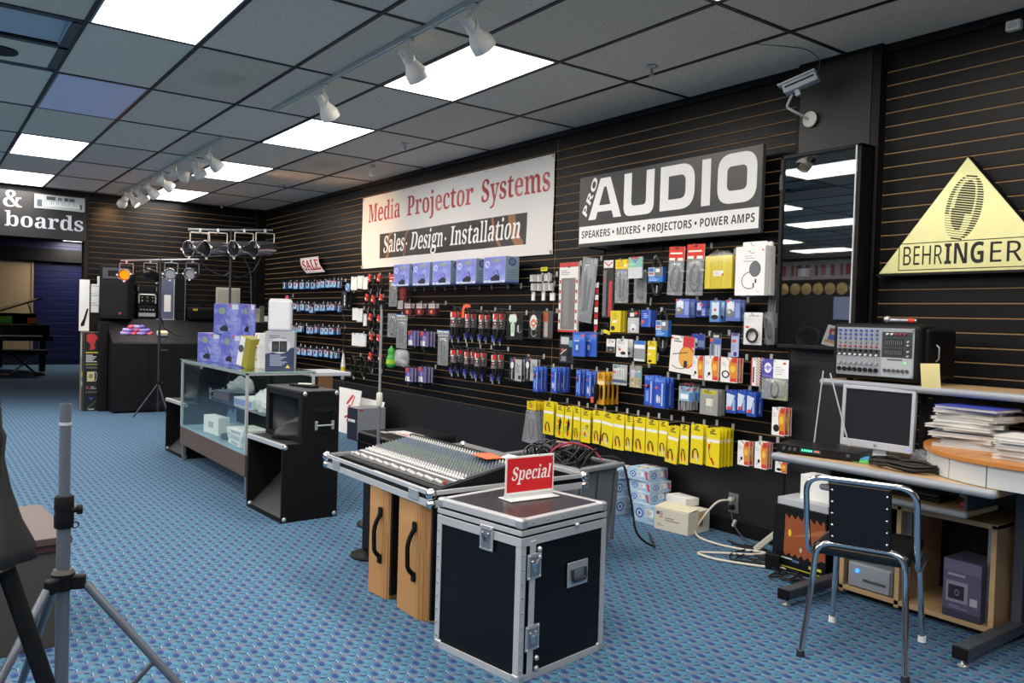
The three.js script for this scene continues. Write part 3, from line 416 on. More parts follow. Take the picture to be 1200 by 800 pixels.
DS.slim = design(60, 180, (g, w, h) => { fr(g, '#a5b2da', 0, 0, w, h); fr(g, '#4a4f86', 4, 0, 50, 22); el(g, '#e0503c', 22, 62, 18, 12); bars(g, '#6c7cb4', 8, 90, 40, 4, 12, 4); fr(g, '#232a66', 22, 144, 24, 30); });
const orange = (blob) => (g, w, h) => { fr(g, '#efeeec', 0, 0, w, h); g.fillStyle = '#df8a2c'; g.beginPath(); g.moveTo(w * 0.56, 14); g.lineTo(w * 0.5, 60); g.lineTo(w * 0.62, h - 14); g.lineTo(w, h - 4); g.lineTo(w, 12); g.fill(); fr(g, '#cf3a2c', w * 0.66, 0, w * 0.34, 34); el(g, '#f0c24a', w * 0.74, h * 0.45, w * 0.16, h * 0.14); fr(g, '#d5402e', w * 0.6, h * 0.82, w * 0.4, h * 0.14); bars(g, '#a8abad', 8, 34, w * 0.36, 3, 10, 3); if (blob === 1) { g.strokeStyle = '#1a1b1d'; g.lineWidth = 9; g.beginPath(); g.arc(w * 0.32, h * 0.68, w * 0.2, 0, 7); g.stroke(); } else if (blob === 2) el(g, '#161719', w * 0.36, h * 0.74, w * 0.24, w * 0.2); else { el(g, '#161719', w * 0.36, h * 0.72, w * 0.1, w * 0.1); wire(g, '#222', 4, [[w * 0.2, h * 0.85], [w * 0.3, h * 0.8], [w * 0.35, h * 0.75], [w * 0.4, h * 0.65]]); } };
DS.orange = [design(110, 170, orange(0)), design(110, 170, orange(0)), design(110, 170, orange(1)), design(110, 170, orange(2))];
DS.striped = design(80, 180, (g, w, h) => { fr(g, '#e9e6e4', 0, 0, w, h); for (let i = -6; i < 14; i++) { g.strokeStyle = '#7d3038'; g.lineWidth = 6; g.beginPath(); g.moveTo(46, i * 18); g.lineTo(80, i * 18 + 26); g.stroke(); } fr(g, '#16171a', 18, 60, 12, 100); fr(g, '#b43a3e', 0, 0, 12, h); });
DS.purpleHeader = design(200, 110, (g, w, h) => { fr(g, '#f0f0f0', 0, 0, w, h); fr(g, '#4a4aa4', 0, 0, 86, h); el(g, '#e8e6f4', 44, 52, 28, 30); el(g, '#9a98d0', 44, 52, 14, 15); for (let i = 0; i < 9; i++) el(g, '#8a88cc', 10 + (i * 29) % 76, 8 + (i * 47) % 96, 6, 6); el(g, '#e04a44', 168, 22, 12, 7); bars(g, '#b5b5c0', 100, 44, 80, 4, 13, 4); });
DS.mixed = design(120, 170, (g, w, h) => { fr(g, '#2a2c2e', 0, 0, w, h); fr(g, '#c9ccce', 10, 10, 66, 46); fr(g, '#5f9aa0', 78, 30, 30, 44); fr(g, '#0f1012', 66, 70, 34, 80); wire(g, '#d5d8da', 8, [[12, 118], [30, 100], [40, 96], [54, 88]]); el(g, '#d4574a', 26, 90, 14, 8); fr(g, '#8d9092', 16, 130, 40, 30); });
DS.bluePair = design(120, 160, (g, w, h) => { fr(g, '#3f68cc', 0, 0, w, h); fr(g, '#5f86de', 10, 20, w - 20, 30); fr(g, '#b6c9f0', 14, 52, 50, 10); fr(g, '#2f55b4', 26, 76, 46, 62); fr(g, '#c4cce0', 34, 84, 22, 34); el(g, '#e5624c', 100, 22, 15, 9); });
DS.whiteSmall = design(90, 110, (g, w, h) => { fr(g, '#e6e6e4', 0, 0, w, h * 0.6); fr(g, '#2e2f31', 10, h * 0.6, w - 20, h * 0.4); el(g, '#7b7d80', w * 0.5, h * 0.85, 20, 10); el(g, '#d9493c', 66, 22, 9, 8); bars(g, '#8d9094', 14, 20, 40, 2, 12, 4); });
DS.whiteCard = design(100, 150, (g, w, h) => { fr(g, '#e4e4e2', 0, 0, w, h); bars(g, '#9a9da0', 12, 16, 70, 3, 11, 4); el(g, '#d9493c', 30, 88, 12, 11); el(g, '#1b1c1e', 60, 118, 22, 14); fr(g, '#c9cacb', 8, 60, 30, 18); hole(g, w); });
DS.blueHeader = design(100, 170, (g, w, h) => { fr(g, '#9a9c9e', 0, 0, w, h); fr(g, '#3c76c4', 0, 0, w, 34); fr(g, '#e9ecee', 0, 34, w, 32); for (let i = 0; i < 9; i++) fr(g, '#84868a', 8 + i * 10, 70, 4, 84); fr(g, '#d5d5d2', 0, 152, w, 18); });
const yel = (v) => (g, w, h) => {
  fr(g, '#e6d21c', 0, 0, w, h); bars(g, '#6b5c12', w * 0.24, 14, w * 0.55, 2, 9, 6); fr(g, '#f1f0e6', 4, h * 0.28, w - 10, h * 0.085); hole(g, w);
  const plug = (x, y, a, c) => { g.save(); g.translate(x, y); g.rotate(a); fr(g, c, -7, -20, 14, 40); fr(g, '#c8c4b8', -3, 14, 6, 12); g.restore(); };
  if (v === 0) { wire(g, '#1c1c1c', 5, [[w * 0.25, h * 0.76], [w * 0.3, h * 0.6], [w * 0.46, h * 0.6], [w * 0.54, h * 0.76]]); plug(w * 0.24, h * 0.82, -0.15, '#b02a20'); plug(w * 0.6, h * 0.82, -0.25, '#b02a20'); }
  if (v === 1) { wire(g, '#1c1c1c', 5, [[w * 0.2, h * 0.74], [w * 0.3, h * 0.55], [w * 0.6, h * 0.62], [w * 0.66, h * 0.8]]); plug(w * 0.2, h * 0.78, 0, '#a03a50'); plug(w * 0.5, h * 0.84, -0.3, '#d5d0c8'); }
  if (v === 2) { g.strokeStyle = '#b9b9b4'; g.lineWidth = 9; g.beginPath(); g.ellipse(w * 0.45, h * 0.68, w * 0.26, h * 0.14, 0, 0, 7); g.stroke(); el(g, '#d1452e', w * 0.45, h * 0.74, 10, 12); wire(g, '#1c1c1c', 5, [[w * 0.5, h * 0.5], [w * 0.8, h * 0.4], [w * 0.8, h * 0.5], [w * 0.6, h * 0.56]]); }
  if (v === 3) { g.fillStyle = '#17181a'; g.beginPath(); g.moveTo(w * 0.5, h * 0.34); g.lineTo(w * 0.75, h * 0.5); g.lineTo(w * 0.62, h * 0.72); g.lineTo(w * 0.4, h * 0.78); g.lineTo(w * 0.38, h * 0.6); g.fill(); el(g, '#d13a30', w * 0.5, h * 0.84, 12, 16); el(g, '#e8642a', w * 0.3, h * 0.5, 12, 10); }
  if (v === 4) { plug(w * 0.22, h * 0.46, 0, '#c2301f'); wire(g, '#1c1c1c', 4, [[w * 0.2, h * 0.52], [w * 0.2, h * 0.7], [w * 0.3, h * 0.8], [w * 0.42, h * 0.84]]); plug(w * 0.5, h * 0.86, -0.6, '#c2301f'); fr(g, '#efeae2', w * 0.12, h * 0.34, 14, 14); }
};
DS.yellow = [0, 1, 2, 3, 4].map((v) => design(100, 190, yel(v)));
DS.yellowSmall = design(80, 150, (g, w, h) => { fr(g, '#e2cc1e', 0, 0, w, h); bars(g, '#8a7818', 16, 12, 48, 2, 10, 5); fr(g, '#eeeade', 6, 40, w - 12, 16); el(g, '#f1dccc', 18, 88, 10, 9); el(g, '#23200e', 24, 134, 16, 8); fr(g, '#c9b212', 70, 0, 10, h); });
DS.yellowBox = design(100, 150, (g, w, h) => { fr(g, '#d9c32a', 0, 0, w, h); bars(g, '#9a8a2e', 18, 22, 64, 5, 13, 5); fr(g, '#efe9cc', 20, 66, 46, 18); el(g, '#26241a', 26, 122, 20, 16); });
DS.whiteRound = design(90, 160, (g, w, h) => { fr(g, '#1a1b1d', 0, 0, w, h * 0.34); fr(g, '#bfc2c4', 0, h * 0.34, w, h * 0.66); el(g, '#e0523e', 62, 24, 14, 10); fr(g, '#dfe1e0', 16, 20, 34, 26); el(g, '#e6e7e6', w * 0.5, h * 0.76, 24, 28); el(g, '#33353a', w * 0.5, h * 0.84, 9, 9); });
DS.blueSmall = design(80, 120, (g, w, h) => { fr(g, '#3355bb', 0, 0, w, h); el(g, '#e5573f', 14, 84, 12, 13); bars(g, '#c3d0ee', 20, 26, 46, 3, 12, 5); fr(g, '#4f74d0', 62, 0, 18, h); });
DS.clearGrey = design(110, 140, (g, w, h) => { fr(g, '#aeb3b4', 0, 0, w, h); fr(g, '#d8dcdb', 14, 26, 74, 70); el(g, '#e5593f', 12, 54, 10, 8); fr(g, '#63908a', 8, 8, 26, 20); for (let i = 0; i < 5; i++) fr(g, '#8a9093', 22 + i * 13, 34, 5, 56); fr(g, '#58636e', 0, 104, w, 20); fr(g, '#3b5fae', 20, 112, 50, 10); });
DS.clearGold = design(110, 150, (g, w, h) => { fr(g, '#9a9a92', 0, 0, w, h); fr(g, '#c6bfdc', 12, 30, 36, 50); fr(g, '#6fa9b4', 66, 36, 34, 44); for (let i = 0; i < 40; i++) el(g, ['#cdb96a', '#e2d9a8', '#a28b3e'][i % 3], 14 + rnd() * 84, 84 + rnd() * 60, 6, 5); el(g, '#eef0f2', 84, 40, 7, 6); });
const blong = (v) => (g, w, h) => { fr(g, '#2c52bc', 0, 0, w, h); fr(g, '#4a78d8', 0, 0, w, 34); bars(g, '#8aa9ea', 10, 10, w * 0.6, 2, 10, 5); fr(g, '#cfdcf2', w * 0.66, 40, w * 0.14, h * 0.72); for (let i = 0; i < 12; i++) fr(g, '#5f7fd0', w * 0.66, 48 + i * 13, w * 0.14, 4); if (v) { el(g, '#d3d6d0', w * 0.32, h * 0.7, 8, 30); el(g, '#d3d6d0', w * 0.5, h * 0.72, 6, 26); } else { fr(g, '#7a9be4', w * 0.18, h * 0.5, w * 0.3, h * 0.36); fr(g, '#10131c', w * 0.14, h * 0.3, w * 0.4, h * 0.13); } el(g, '#e5573f', w * 0.2, h * 0.33, 10, 9); };
DS.blueLong = [design(80, 210, blong(0)), design(80, 210, blong(1))];
DS.tool = design(70, 200, (g, w, h) => { fr(g, '#dba12a', 0, 0, w, h); bars(g, '#6b4a12', 12, 14, 46, 3, 10, 6); fr(g, '#f0dcae', 6, 54, w - 12, 22); el(g, '#1d1b16', w * 0.6, h * 0.62, 13, 46); fr(g, '#c48a1c', 0, 84, 10, h); });
DS.adapter = design(110, 120, (g, w, h) => { fr(g, '#8fb4cc', 0, 0, w, h); fr(g, '#1b1c20', 0, 0, w, 16); fr(g, '#e9eef0', 14, 70, 62, 34); bars(g, '#4a6f90', 20, 26, 60, 3, 11, 5); el(g, '#e0503c', 84, 34, 13, 9); fr(g, '#3f7cba', 84, 56, 26, 60); });
DS.greyYellow = design(130, 160, (g, w, h) => { fr(g, '#9b9c98', 0, 0, w, h); fr(g, '#c9c23a', 18, 6, 96, 26); bars(g, '#3a3a20', 26, 12, 70, 2, 9, 4); fr(g, '#e7dfd0', 44, 58, 50, 46); for (let i = 0; i < 8; i++) { g.globalAlpha = 0.35; fr(g, i % 2 ? '#d8dad6' : '#6f716e', rnd() * w, 30 + rnd() * 60, 5, 70); } g.globalAlpha = 1; });
DS.blueWhite = design(80, 150, (g, w, h) => { fr(g, '#2a4fb2', 0, 0, w, h); g.fillStyle = '#cfdcf0'; g.beginPath(); g.moveTo(0, 20); g.lineTo(w * 0.8, 34); g.lineTo(w * 0.4, 120); g.lineTo(0, 130); g.fill(); fr(g, '#9db4c4', w * 0.6, 60, 18, 76); el(g, '#e0483c', 22, 118, 18, 11); fr(g, '#2344a0', 0, 132, w, 18); });
DS.greyWide = design(120, 60, (g, w, h) => { fr(g, '#e0c41c', 0, 0, w, h); bars(g, '#8a6d14', 24, 14, 70, 3, 12, 5); el(g, '#c9531e', 60, 30, 10, 8); });
DS.plate = design(60, 60, (g, w, h) => { fr(g, '#bdbdba', 0, 0, w, h); fr(g, '#9d9d9b', 34, 6, 20, 46); fr(g, '#d5d5d0', 6, 8, 24, 42); bars(g, '#8b8b89', 8, 14, 20, 4, 9, 3); });
DS.blackPack = design(80, 120, (g, w, h) => { fr(g, '#17181c', 0, 0, w, h); g.save(); g.translate(w * 0.62, h * 0.82); g.rotate(-Math.PI / 2); fr(g, '#e6e8ea', 0, -12, 70, 16); fr(g, '#17181c', 20, -8, 6, 8); fr(g, '#17181c', 44, -8, 6, 8); g.restore(); fr(g, '#4a4d54', 10, 10, 50, 12); fr(g, '#3a3d44', 10, 96, 50, 14); });
DS.blackPack2 = design(60, 120, (g, w, h) => { fr(g, '#121316', 0, 0, w, h); bars(g, '#6b6e74', 14, 20, 26, 6, 11, 4); el(g, '#dfe1e4', 24, 98, 12, 10); });
DS.flag = design(60, 26, (g, w, h) => { fr(g, '#d9d51e', 0, 0, w, h); fr(g, '#3a3a10', 12, 8, 24, 6); fr(g, '#3a3a10', 40, 8, 8, 6); });
const DSblueBox = (() => { const front = design(256, 220, (g, w, h) => { fr(g, '#7f86d4', 0, 0, w, h); for (let i = 0; i < 26; i++) { g.globalAlpha = 0.2; el(g, i % 3 ? '#b9c2ee' : '#5a5fc0', rnd() * w, rnd() * h, 20 + rnd() * 40, 12 + rnd() * 26); } g.globalAlpha = 1; fr(g, '#c7d2ec', 0, h * 0.9, w, h * 0.1); g.strokeStyle = '#c9cff2'; g.lineWidth = 12; g.beginPath(); g.arc(46, 62, 22, 1, 6.6); g.stroke(); el(g, '#e0584e', 26, 26, 8, 7); el(g, '#8d9a9c', 150, 36, 52, 16); el(g, '#a3a487', 160, 30, 22, 8); g.fillStyle = '#23253a'; g.beginPath(); g.moveTo(84, 180); g.lineTo(150, 148); g.lineTo(196, 170); g.lineTo(190, 204); g.lineTo(92, 204); g.fill(); g.strokeStyle = '#23253a'; g.lineWidth = 8; g.beginPath(); g.moveTo(160, 110); g.lineTo(188, 172); g.stroke(); g.strokeStyle = '#aab4e4'; g.lineWidth = 10; g.strokeRect(0, 0, w, h); });
  const side = design(120, 220, (g, w, h) => { fr(g, '#8aa2b4', 0, 0, w, h); el(g, '#4b4a78', 60, 46, 34, 34); el(g, '#6f7fae', 60, 46, 24, 24); for (let i = 0; i < 5; i++) fr(g, '#6f88a0', 18, 110 + i * 20, 84, 8); fr(g, '#5f6fb4', 0, h - 16, w, 16); }); return { front, side }; })();
const atlas = new THREE.CanvasTexture(atlasC); atlas.colorSpace = THREE.SRGBColorSpace; atlas.magFilter = THREE.LinearFilter;
const printed = mat(0xffffff, { map: atlas, roughness: 0.42 }), printedPaper = mat(0xffffff, { map: atlas, roughness: 0.75 }), printedGloss = mat(0xffffff, { phys: true, map: atlas, roughness: 0.35, clearcoat: 0.7, clearcoatRoughness: 0.12 });

// --- builders; local frame: hang hole at the origin, face towards +z, top edge just above the hook
const TOPY = 0.014;
const cardG = (r, w, h, t = 0.004, y = 0) => { const g = faceBox(w, h, t, r, r, [4, 5]); return g.translate(0, TOPY - h / 2 + y, 0); };
const cable = mat(0x0e0e10, { roughness: 0.5 }), crinkle = noiseTex(128, 0, 1, [5, 11]), foggy = mat(0xe9ecef, { phys: true, roughness: 0.16, transmission: 0.8, thickness: 0, bumpMap: crinkle, bumpScale: 0.012 });
function loopG(w, h, turns = 3, r = 0.006, y = 0) {
  const pts = [];
  for (let i = 0; i < turns * 12; i++) { const a = i / 12 * Math.PI * 2 + Math.PI / 2, k = 1 - 0.1 * rnd(); pts.push([Math.cos(a) * w / 2 * k, y - h / 2 + Math.sin(a) * h / 2 * k, (rnd() - 0.5) * r * 3]); }
  return tube(pts, r, turns * 26, 5, true);
}
function pouchG(w, h, d, y = 0) {   // a puffy film pouch with flat crimped edges
  const g = new THREE.SphereGeometry(1, 16, 12), p = g.attributes.position;
  for (let i = 0; i < p.count; i++) { const x = p.getX(i), yy = p.getY(i), z = p.getZ(i), s = Math.max(Math.abs(x), Math.abs(yy), 1e-6) / Math.max(Math.hypot(x, yy), 1e-6); const q = Math.hypot(x, yy) < 1e-6 ? 1 : 1 / s; p.setXYZ(i, x * Math.min(1.28, q) * w / 2 * 0.8, TOPY - h / 2 + y + yy * Math.min(1.28, q) * h / 2 * 0.8, z * d / 2 * (1 + 0.2 * Math.sin(x * 9 + yy * 7))); }
  g.computeVertexNormals(); return g;
}
const pouchFlat = (w, h, y = 0) => B(w, h, 0.0015).translate(0, TOPY - h / 2 + y, 0);
const K = {};   // kind -> { name, label, category, group, build(parent, w, h, i) }
const simple = (name, label, category, group, rect, o = {}) => ({ name, label, category, group, build: (t, w, h, i) => {
  const r = Array.isArray(rect[0]) ? rect[i % rect.length] : rect;
  mesh('card', cardG(r, w, h, o.t ?? 0.004), o.m ?? printed, t);
  if (o.blister) mesh('blister', at(RB(w * 0.8, h * o.blister, 0.022, 0.009), 0, TOPY - h * (1 - o.blister / 2) + h * 0.05, 0.012), M.clear, t);
  if (o.insert) o.insert(t, w, h, i);
} });
const rowMini = ['top', 'second', 'third', 'bottom'];
[1, 2, 3, 4].forEach((n) => { K['mini' + n] = simple('connector_packet', 'small blue and white packet, ' + rowMini[n - 1] + ' row below the SALE sheet', 'packet', 'blue connector packets, ' + ['top', 'second', 'third', 'bottom'][n - 1] + ' row', DS.mini); });
['top', 'middle', 'lowest'].forEach((s, n) => { K['white' + (n + 1)] = simple('string_packet', 'plain white packet, ' + s + ' of three rows', 'packet', 'white packets, row ' + (n + 1), DS.white, { t: 0.012 }); });
const redCoil = (label, group) => ({ name: 'coiled_cable', label, category: 'cable', group, build: (t, w, h) => {
  mesh('cable_loop', loopG(Math.min(w, 0.13), h * 0.8, 4, 0.007, -h * 0.14), cable, t);
  mesh('tag', faceBox(Math.min(w * 0.5, 0.06), h * 0.38, 0.016, DS.redTag, DS.redTag, [0, 1, 4, 5]).translate(-w * 0.04, -h * 0.15, 0.012), printed, t, [0, 0, 0], [0, 0, -0.25]);
  mesh('plug', at(CY(0.008, 0.008, 0.06, 8), w * 0.2, -h * 0.86, 0.01, 0, 0, -0.3), M.zinc, t);
} });
['first row below the banner', 'second row below the banner', 'third row below the banner', 'fourth row below the banner', 'lowest row'].forEach((s, n) => { K['redcoil' + (n + 1)] = redCoil('coiled black cable with a red tag, ' + s, 'red tagged cables, ' + s); });
K.plaincoil = { name: 'coiled_cable', label: 'coiled black cable without a tag below the white packets', category: 'cable', group: 'untagged black cables', build: (t, w, h) => { mesh('cable_loop', loopG(w * 0.5, h, 4, 0.008), cable, t); mesh('plug', at(CY(0.008, 0.008, 0.05, 8), 0.02, -h * 1.02, 0, 0, 0, 0.2), M.zinc, t); } };
const bag = (name, label, header, hh, fill, o = {}) => ({ name, label, category: o.category ?? 'bag', group: o.group, build: (t, w, h) => {
  const y0 = header ? -hh * h : 0, ph = h * (1 - (header ? hh : 0));
  if (header) mesh('header_card', cardG(header, w, h * hh + 0.012, 0.006), printed, t);
  mesh('pouch', at(pouchG(w, ph, o.puff ?? 0.035, y0)), o.film ?? foggy, t); mesh('pouch_edge', pouchFlat(w, ph, y0), foggy, t);
  if (fill === 'cable') mesh('contents', merge([loopG(w * 0.62, ph * 0.7, 3, 0.005, y0 - ph * 0.14), loopG(w * 0.4, ph * 0.5, 2, 0.005, y0 - ph * 0.2)]), M.darkGrey, t);
  if (fill === 'grey') { mesh('contents', at(RB(w * 0.7, ph * 0.8, 0.008, 0.003), 0, TOPY + y0 - ph * 0.5, -0.004), M.grey, t); mesh('strap', merge([at(RB(w * 0.16, ph * 0.66, 0.01, 0.004), -w * 0.12, TOPY + y0 - ph * 0.5, 0.004, 0, 0, 0.05), at(RB(w * 0.1, ph * 0.5, 0.01, 0.004), w * 0.14, TOPY + y0 - ph * 0.56, 0.004, 0, 0, -0.06)]), M.darkGrey, t); }
  if (fill === 'dark') mesh('contents', at(RB(w * 0.55, ph * 0.7, 0.012, 0.005), 0, TOPY + y0 - ph * 0.5, 0), M.darkGrey, t);
} });
K.bag_red = bag('cable_bag', 'clear bag with a red header hanging next to the tuner boxes', DS.redHeader, 0.2, 'cable');
K.bag_clear = bag('cable_bag', 'small crumpled clear bag without header below the red headed bag', null, 0, 'cable');
K.bag_long = bag('parts_bag', 'long clear bag tapering up to a small blue tab', DS.blueHeader, 0.14, 'grey');
K.bag_bulk = { name: 'parts_bag', label: 'bulging clear plastic bag bunched above the lower cables', category: 'bag', build: (t, w, h) => { mesh('pouch', pouchG(w * 0.9, h, 0.1), M.film, t); mesh('contents', merge([at(RB(w * 0.4, h * 0.3, 0.05, 0.012), -w * 0.08, -h * 0.4, 0.01, 0, 0, 0.5), at(RB(w * 0.3, h * 0.25, 0.05, 0.012), w * 0.12, -h * 0.65, 0.01, 0.3, 0, -0.4)]), M.lightGrey, t); } };
K.green_pack = { name: 'bottle_pack', label: 'lime green bottle shaped pack beside the bulging clear bag', category: 'pack', build: (t, w, h) => { mesh('bottle', at(lathe([[0, 0], [0.3, 0.02], [0.46, 0.12], [0.5, 0.4], [0.34, 0.56], [0.3, 0.62], [0.36, 0.7], [0.3, 0.86], [0.12, 0.92], [0.1, 1], [0, 1]].map(([a, b]) => [a * w * 0.8, b * h]), 18), 0, TOPY - h, 0), M.green, t); mesh('label_patch', at(CY(w * 0.405, w * 0.405, h * 0.2, 18, true), 0, TOPY - h * 0.72, 0), mat(0xa6d23a, { roughness: 0.5 }), t); } };
K.red_blister = simple('blister_pack', 'narrow red blister card behind the tuner boxes', 'pack', undefined, DS.redBlister);
K.grey_tag = simple('hang_tag', 'small grey square tag beside the red blister card', 'tag', undefined, DS.plate);
K.clear_box = { name: 'clear_box', label: 'clear plastic box with a red insert below the tuner boxes', category: 'box', group: 'clear boxes with red inserts', build: (t, w, h) => { mesh('case', at(RB(w, h, 0.04, 0.004), 0, TOPY - h / 2, 0), M.clear, t); mesh('insert_card', faceBox(w * 0.9, h * 0.92, 0.004, DS.clearBox, DS.clearBox, [4]).translate(0, TOPY - h / 2, 0.008), printed, t); } };
const purple = (label, group) => ({ name: 'instrument_cable', label, category: 'cable', group, build: (t, w, h) => { mesh('sleeve_card', cardG(DS.purple, w * 0.9, h, 0.02), printed, t); mesh('cable_loop', loopG(w * 0.5, h * 1.5, 3, 0.007, 0.03), cable, t); } });
K.purple1 = purple('black instrument cable in a purple sleeve above the matching row', 'purple sleeved cables, upper row');
K.purple2 = purple('black instrument cable in a purple sleeve above the lowest groove', 'purple sleeved cables, lower row');
K.bag_header_blue = bag('parts_bag', 'long milky bag with a blue and white header beside microphone cables', DS.blueHeader, 0.14, 'grey');
const plugBlue = mat(0x3a46c8, { roughness: 0.45 });
const micC = (label, group) => ({ name: 'microphone_cable', label, category: 'cable', group, build: (t, w, h) => {
  mesh('cable_loop', merge([loopG(w * 0.52, h * 0.86, 4, 0.0075, 0), loopG(w * 0.34, h * 0.8, 2, 0.0075, -0.01)]), cable, t);
  mesh('sleeve', cardG(DS.micLabel, w * 0.6, h * 0.4, 0.022, -h * 0.16), printed, t, [0, 0, 0.006]);
  for (const s of [-1, 1]) { const p = mesh('plug', at(CY(0.009, 0.009, 0.026, 10), s * w * 0.11 - w * 0.12, -h * (0.76 + 0.04 * s), 0.02, 0, 0, 0.15 * s), plugBlue, t); mesh('plug_tip', at(CY(0.007, 0.007, 0.036, 10), s * w * 0.11 - w * 0.12, -h * (0.76 + 0.04 * s) - 0.03, 0.02, 0, 0, 0.15 * s), M.zinc, p); }
} });
K.miccable1 = micC('black microphone cable with red sleeve and blue plugs, upper row', 'microphone cables, upper row');
K.miccable2 = micC('black microphone cable with red sleeve and blue plugs, lower row', 'microphone cables, lower row');
K.orange_tag = { name: 'hook_strip', label: 'bright orange hooked strip hanging on a microphone cable', category: 'strip', build: (t, w, h) => { mesh('strip', extrude([[-w * 0.45, -h], [-w * 0.2, -h * 0.96], [-w * 0.22, -h * 0.4], [-w * 0.05, -h * 0.2], [w * 0.45, -h * 0.22], [w * 0.4, 0], [w * 0.2, -h * 0.03], [0, 0.004], [-w * 0.3, -h * 0.02], [-w * 0.42, -h * 0.3]], 0.006, 0.001), M.orangePaper, t); } };
K.gadget_green = simple('accessory_pack', 'black card with a pale green shield shaped gadget', 'pack', undefined, DS.gadgetGreen, { blister: 0.7 });
K.gadget_orange = simple('accessory_pack', 'dark card with an orange centred disc and cable', 'pack', undefined, DS.gadgetOrange, { blister: 0.6 });
K.gadget_strip = simple('accessory_pack', 'slim clear pack with orange brown top at the wall seam', 'pack', undefined, DS.gadgetStrip);
K.pin_card = simple('pickup_pack', 'dark pack with grey panel and white pin shape below', 'pack', 'white pin packs', DS.pin, { blister: 0.7 });
K.straw_bag = simple('stand_bag', 'tall grey bag bordered in red and white stripes', 'bag', undefined, DS.straw, { t: 0.02, m: printedGloss });
K.bag_tilt = bag('parts_bag', 'long crinkled grey bag hanging askew beside the striped bag', null, 0, 'grey', { puff: 0.03 });
K.stripe_strip = simple('striped_strip', 'thin red and white striped strip behind the crinkled bag', 'strip', undefined, DS.stripe);
K.strip_pair = simple('strap_pack', 'narrow black and red strap in a long sleeve', 'pack', undefined, DS.stripPair, { t: 0.012 });
K.bag_yellow = bag('parts_bag', 'grey bag with a yellow header under the white and black sign', DS.yellowHeader, 0.18, 'grey');
K.bag_blue_top = simple('cloth_pack', 'short pack with a green and blue printed top', 'pack', undefined, DS.blueTop, { t: 0.012 });
K.bag_plain = bag('parts_bag', 'plain grey bag hanging behind the green topped pack', null, 0, 'dark');
const blueCoil = (label) => ({ name: 'coiled_cable', label, category: 'cable', build: (t, w, h) => {
  mesh('cable_loop', merge([loopG(w * 0.72, h * 0.92, 4, 0.0075), loopG(w * 0.6, h * 0.8, 2, 0.0075, -0.01)]), cable, t); mesh('label_card', cardG(DS.coilBlue, w * 0.9, h * 0.34, 0.034, -h * 0.28), printed, t, [0, 0, 0.004]);
  mesh('plug', at(CY(0.006, 0.006, 0.055, 8), w * 0.12, -h * 0.74, 0.02), M.zinc, t); mesh('plug', at(CY(0.006, 0.006, 0.055, 8), -w * 0.3, -h * 1.02, 0.01, 0, 0, -0.1), M.zinc, t);
} });
K.coil_blue1 = blueCoil('coiled black cable with a blue label next to red headed bags'); K.coil_blue2 = blueCoil('coiled black cable with a blue label above the drum skin pack');
K.bag_red_top = bag('cable_bag', 'clear cable bag with an orange red header', DS.redHeader, 0.25, 'cable', { group: 'orange red headed cable bags' });
K.yellow_cloth = { name: 'cloth_pack', label: 'yellow polishing cloth in a clear bag', category: 'pack', group: 'yellow cloths in clear bags', build: (t, w, h) => { mesh('cloth', cardG(DS.cloth, w * 0.88, h * 0.84, 0.016, -h * 0.14), printedGloss, t); mesh('bag', extrude([[-w * 0.5, TOPY - h], [w * 0.5, TOPY - h], [w * 0.47, -h * 0.15], [w * 0.1, TOPY], [-w * 0.1, TOPY], [-w * 0.5, -h * 0.15]], 0.022, 0.002), M.clear, t); } };
K.filter_box = { name: 'filter_box', label: 'white box printed with a round pop filter on a gooseneck', category: 'box', group: 'white pop filter boxes', build: (t, w, h) => { mesh('carton', faceBox(w, h * 0.94, 0.045, DS.filter, DS.filter, [4]).translate(0, TOPY - h * 0.53, 0), printedPaper, t); mesh('hang_tab', extrude([[-w * 0.42, -0.02], [w * 0.42, -0.02], [w * 0.4, TOPY + 0.012], [-w * 0.4, TOPY + 0.012]], 0.003), M.paper, t, [0, 0, -0.02]); } };
K.blue_blister = simple('blister_pack', 'blue blister card with a small dark part under the cloth pack', 'pack', 'blue blister cards', DS.blueBlister, { blister: 0.62 });
K.white_coil_card = { name: 'cable_pack', label: 'white card pack with a black cable ring', category: 'pack', build: (t, w, h) => { mesh('card', cardG(DS.whiteCoil, w, h), printed, t); mesh('cable_ring', at(merge([ring(w * 0.3, 0.006, 30, 6), ring(w * 0.27, 0.006, 30, 6).translate(0.004, -0.003, 0.006)]), 0.004, -h * 0.64, 0.014), cable, t); mesh('blister', at(RB(w * 0.94, h * 0.9, 0.03, 0.008), 0, TOPY - h * 0.52, 0.012), M.clear, t); } };
K.bag_slim = bag('parts_bag', 'slim clear bag leaning behind the cable ring card', null, 0, 'grey', { puff: 0.02 });
K.bag_tall = bag('parts_bag', 'tall narrow clear bag against the glass cabinet', null, 0, 'grey', { puff: 0.02 });
K.skin_pack = simple('drum_skin_pack', 'white and red pack with a golden disc, hanging askew', 'pack', undefined, DS.skin, { t: 0.012 });
K.navy_card = simple('blister_pack', 'square navy and white card beside the golden disc pack', 'pack', undefined, DS.navyCard, { blister: 0.5 });
K.strip_card = simple('blister_pack', 'grey blue card with upright strips and a dark top', 'pack', undefined, DS.stripCard, { blister: 0.5 });
K.slim_card = simple('blister_pack', 'slim lilac card beside the strip card', 'pack', undefined, DS.slim);
K.orange_pack1 = simple('microphone_pack', 'white and flame orange card in the row of three', 'pack', 'flame orange cards, row of three', [DS.orange[0], DS.orange[1], DS.orange[2]], { t: 0.01, m: printedGloss });
K.orange_pack2 = simple('microphone_pack', 'white and flame orange card with black knob beside the column', 'pack', 'flame orange cards with black knob', DS.orange[3], { t: 0.01, m: printedGloss });
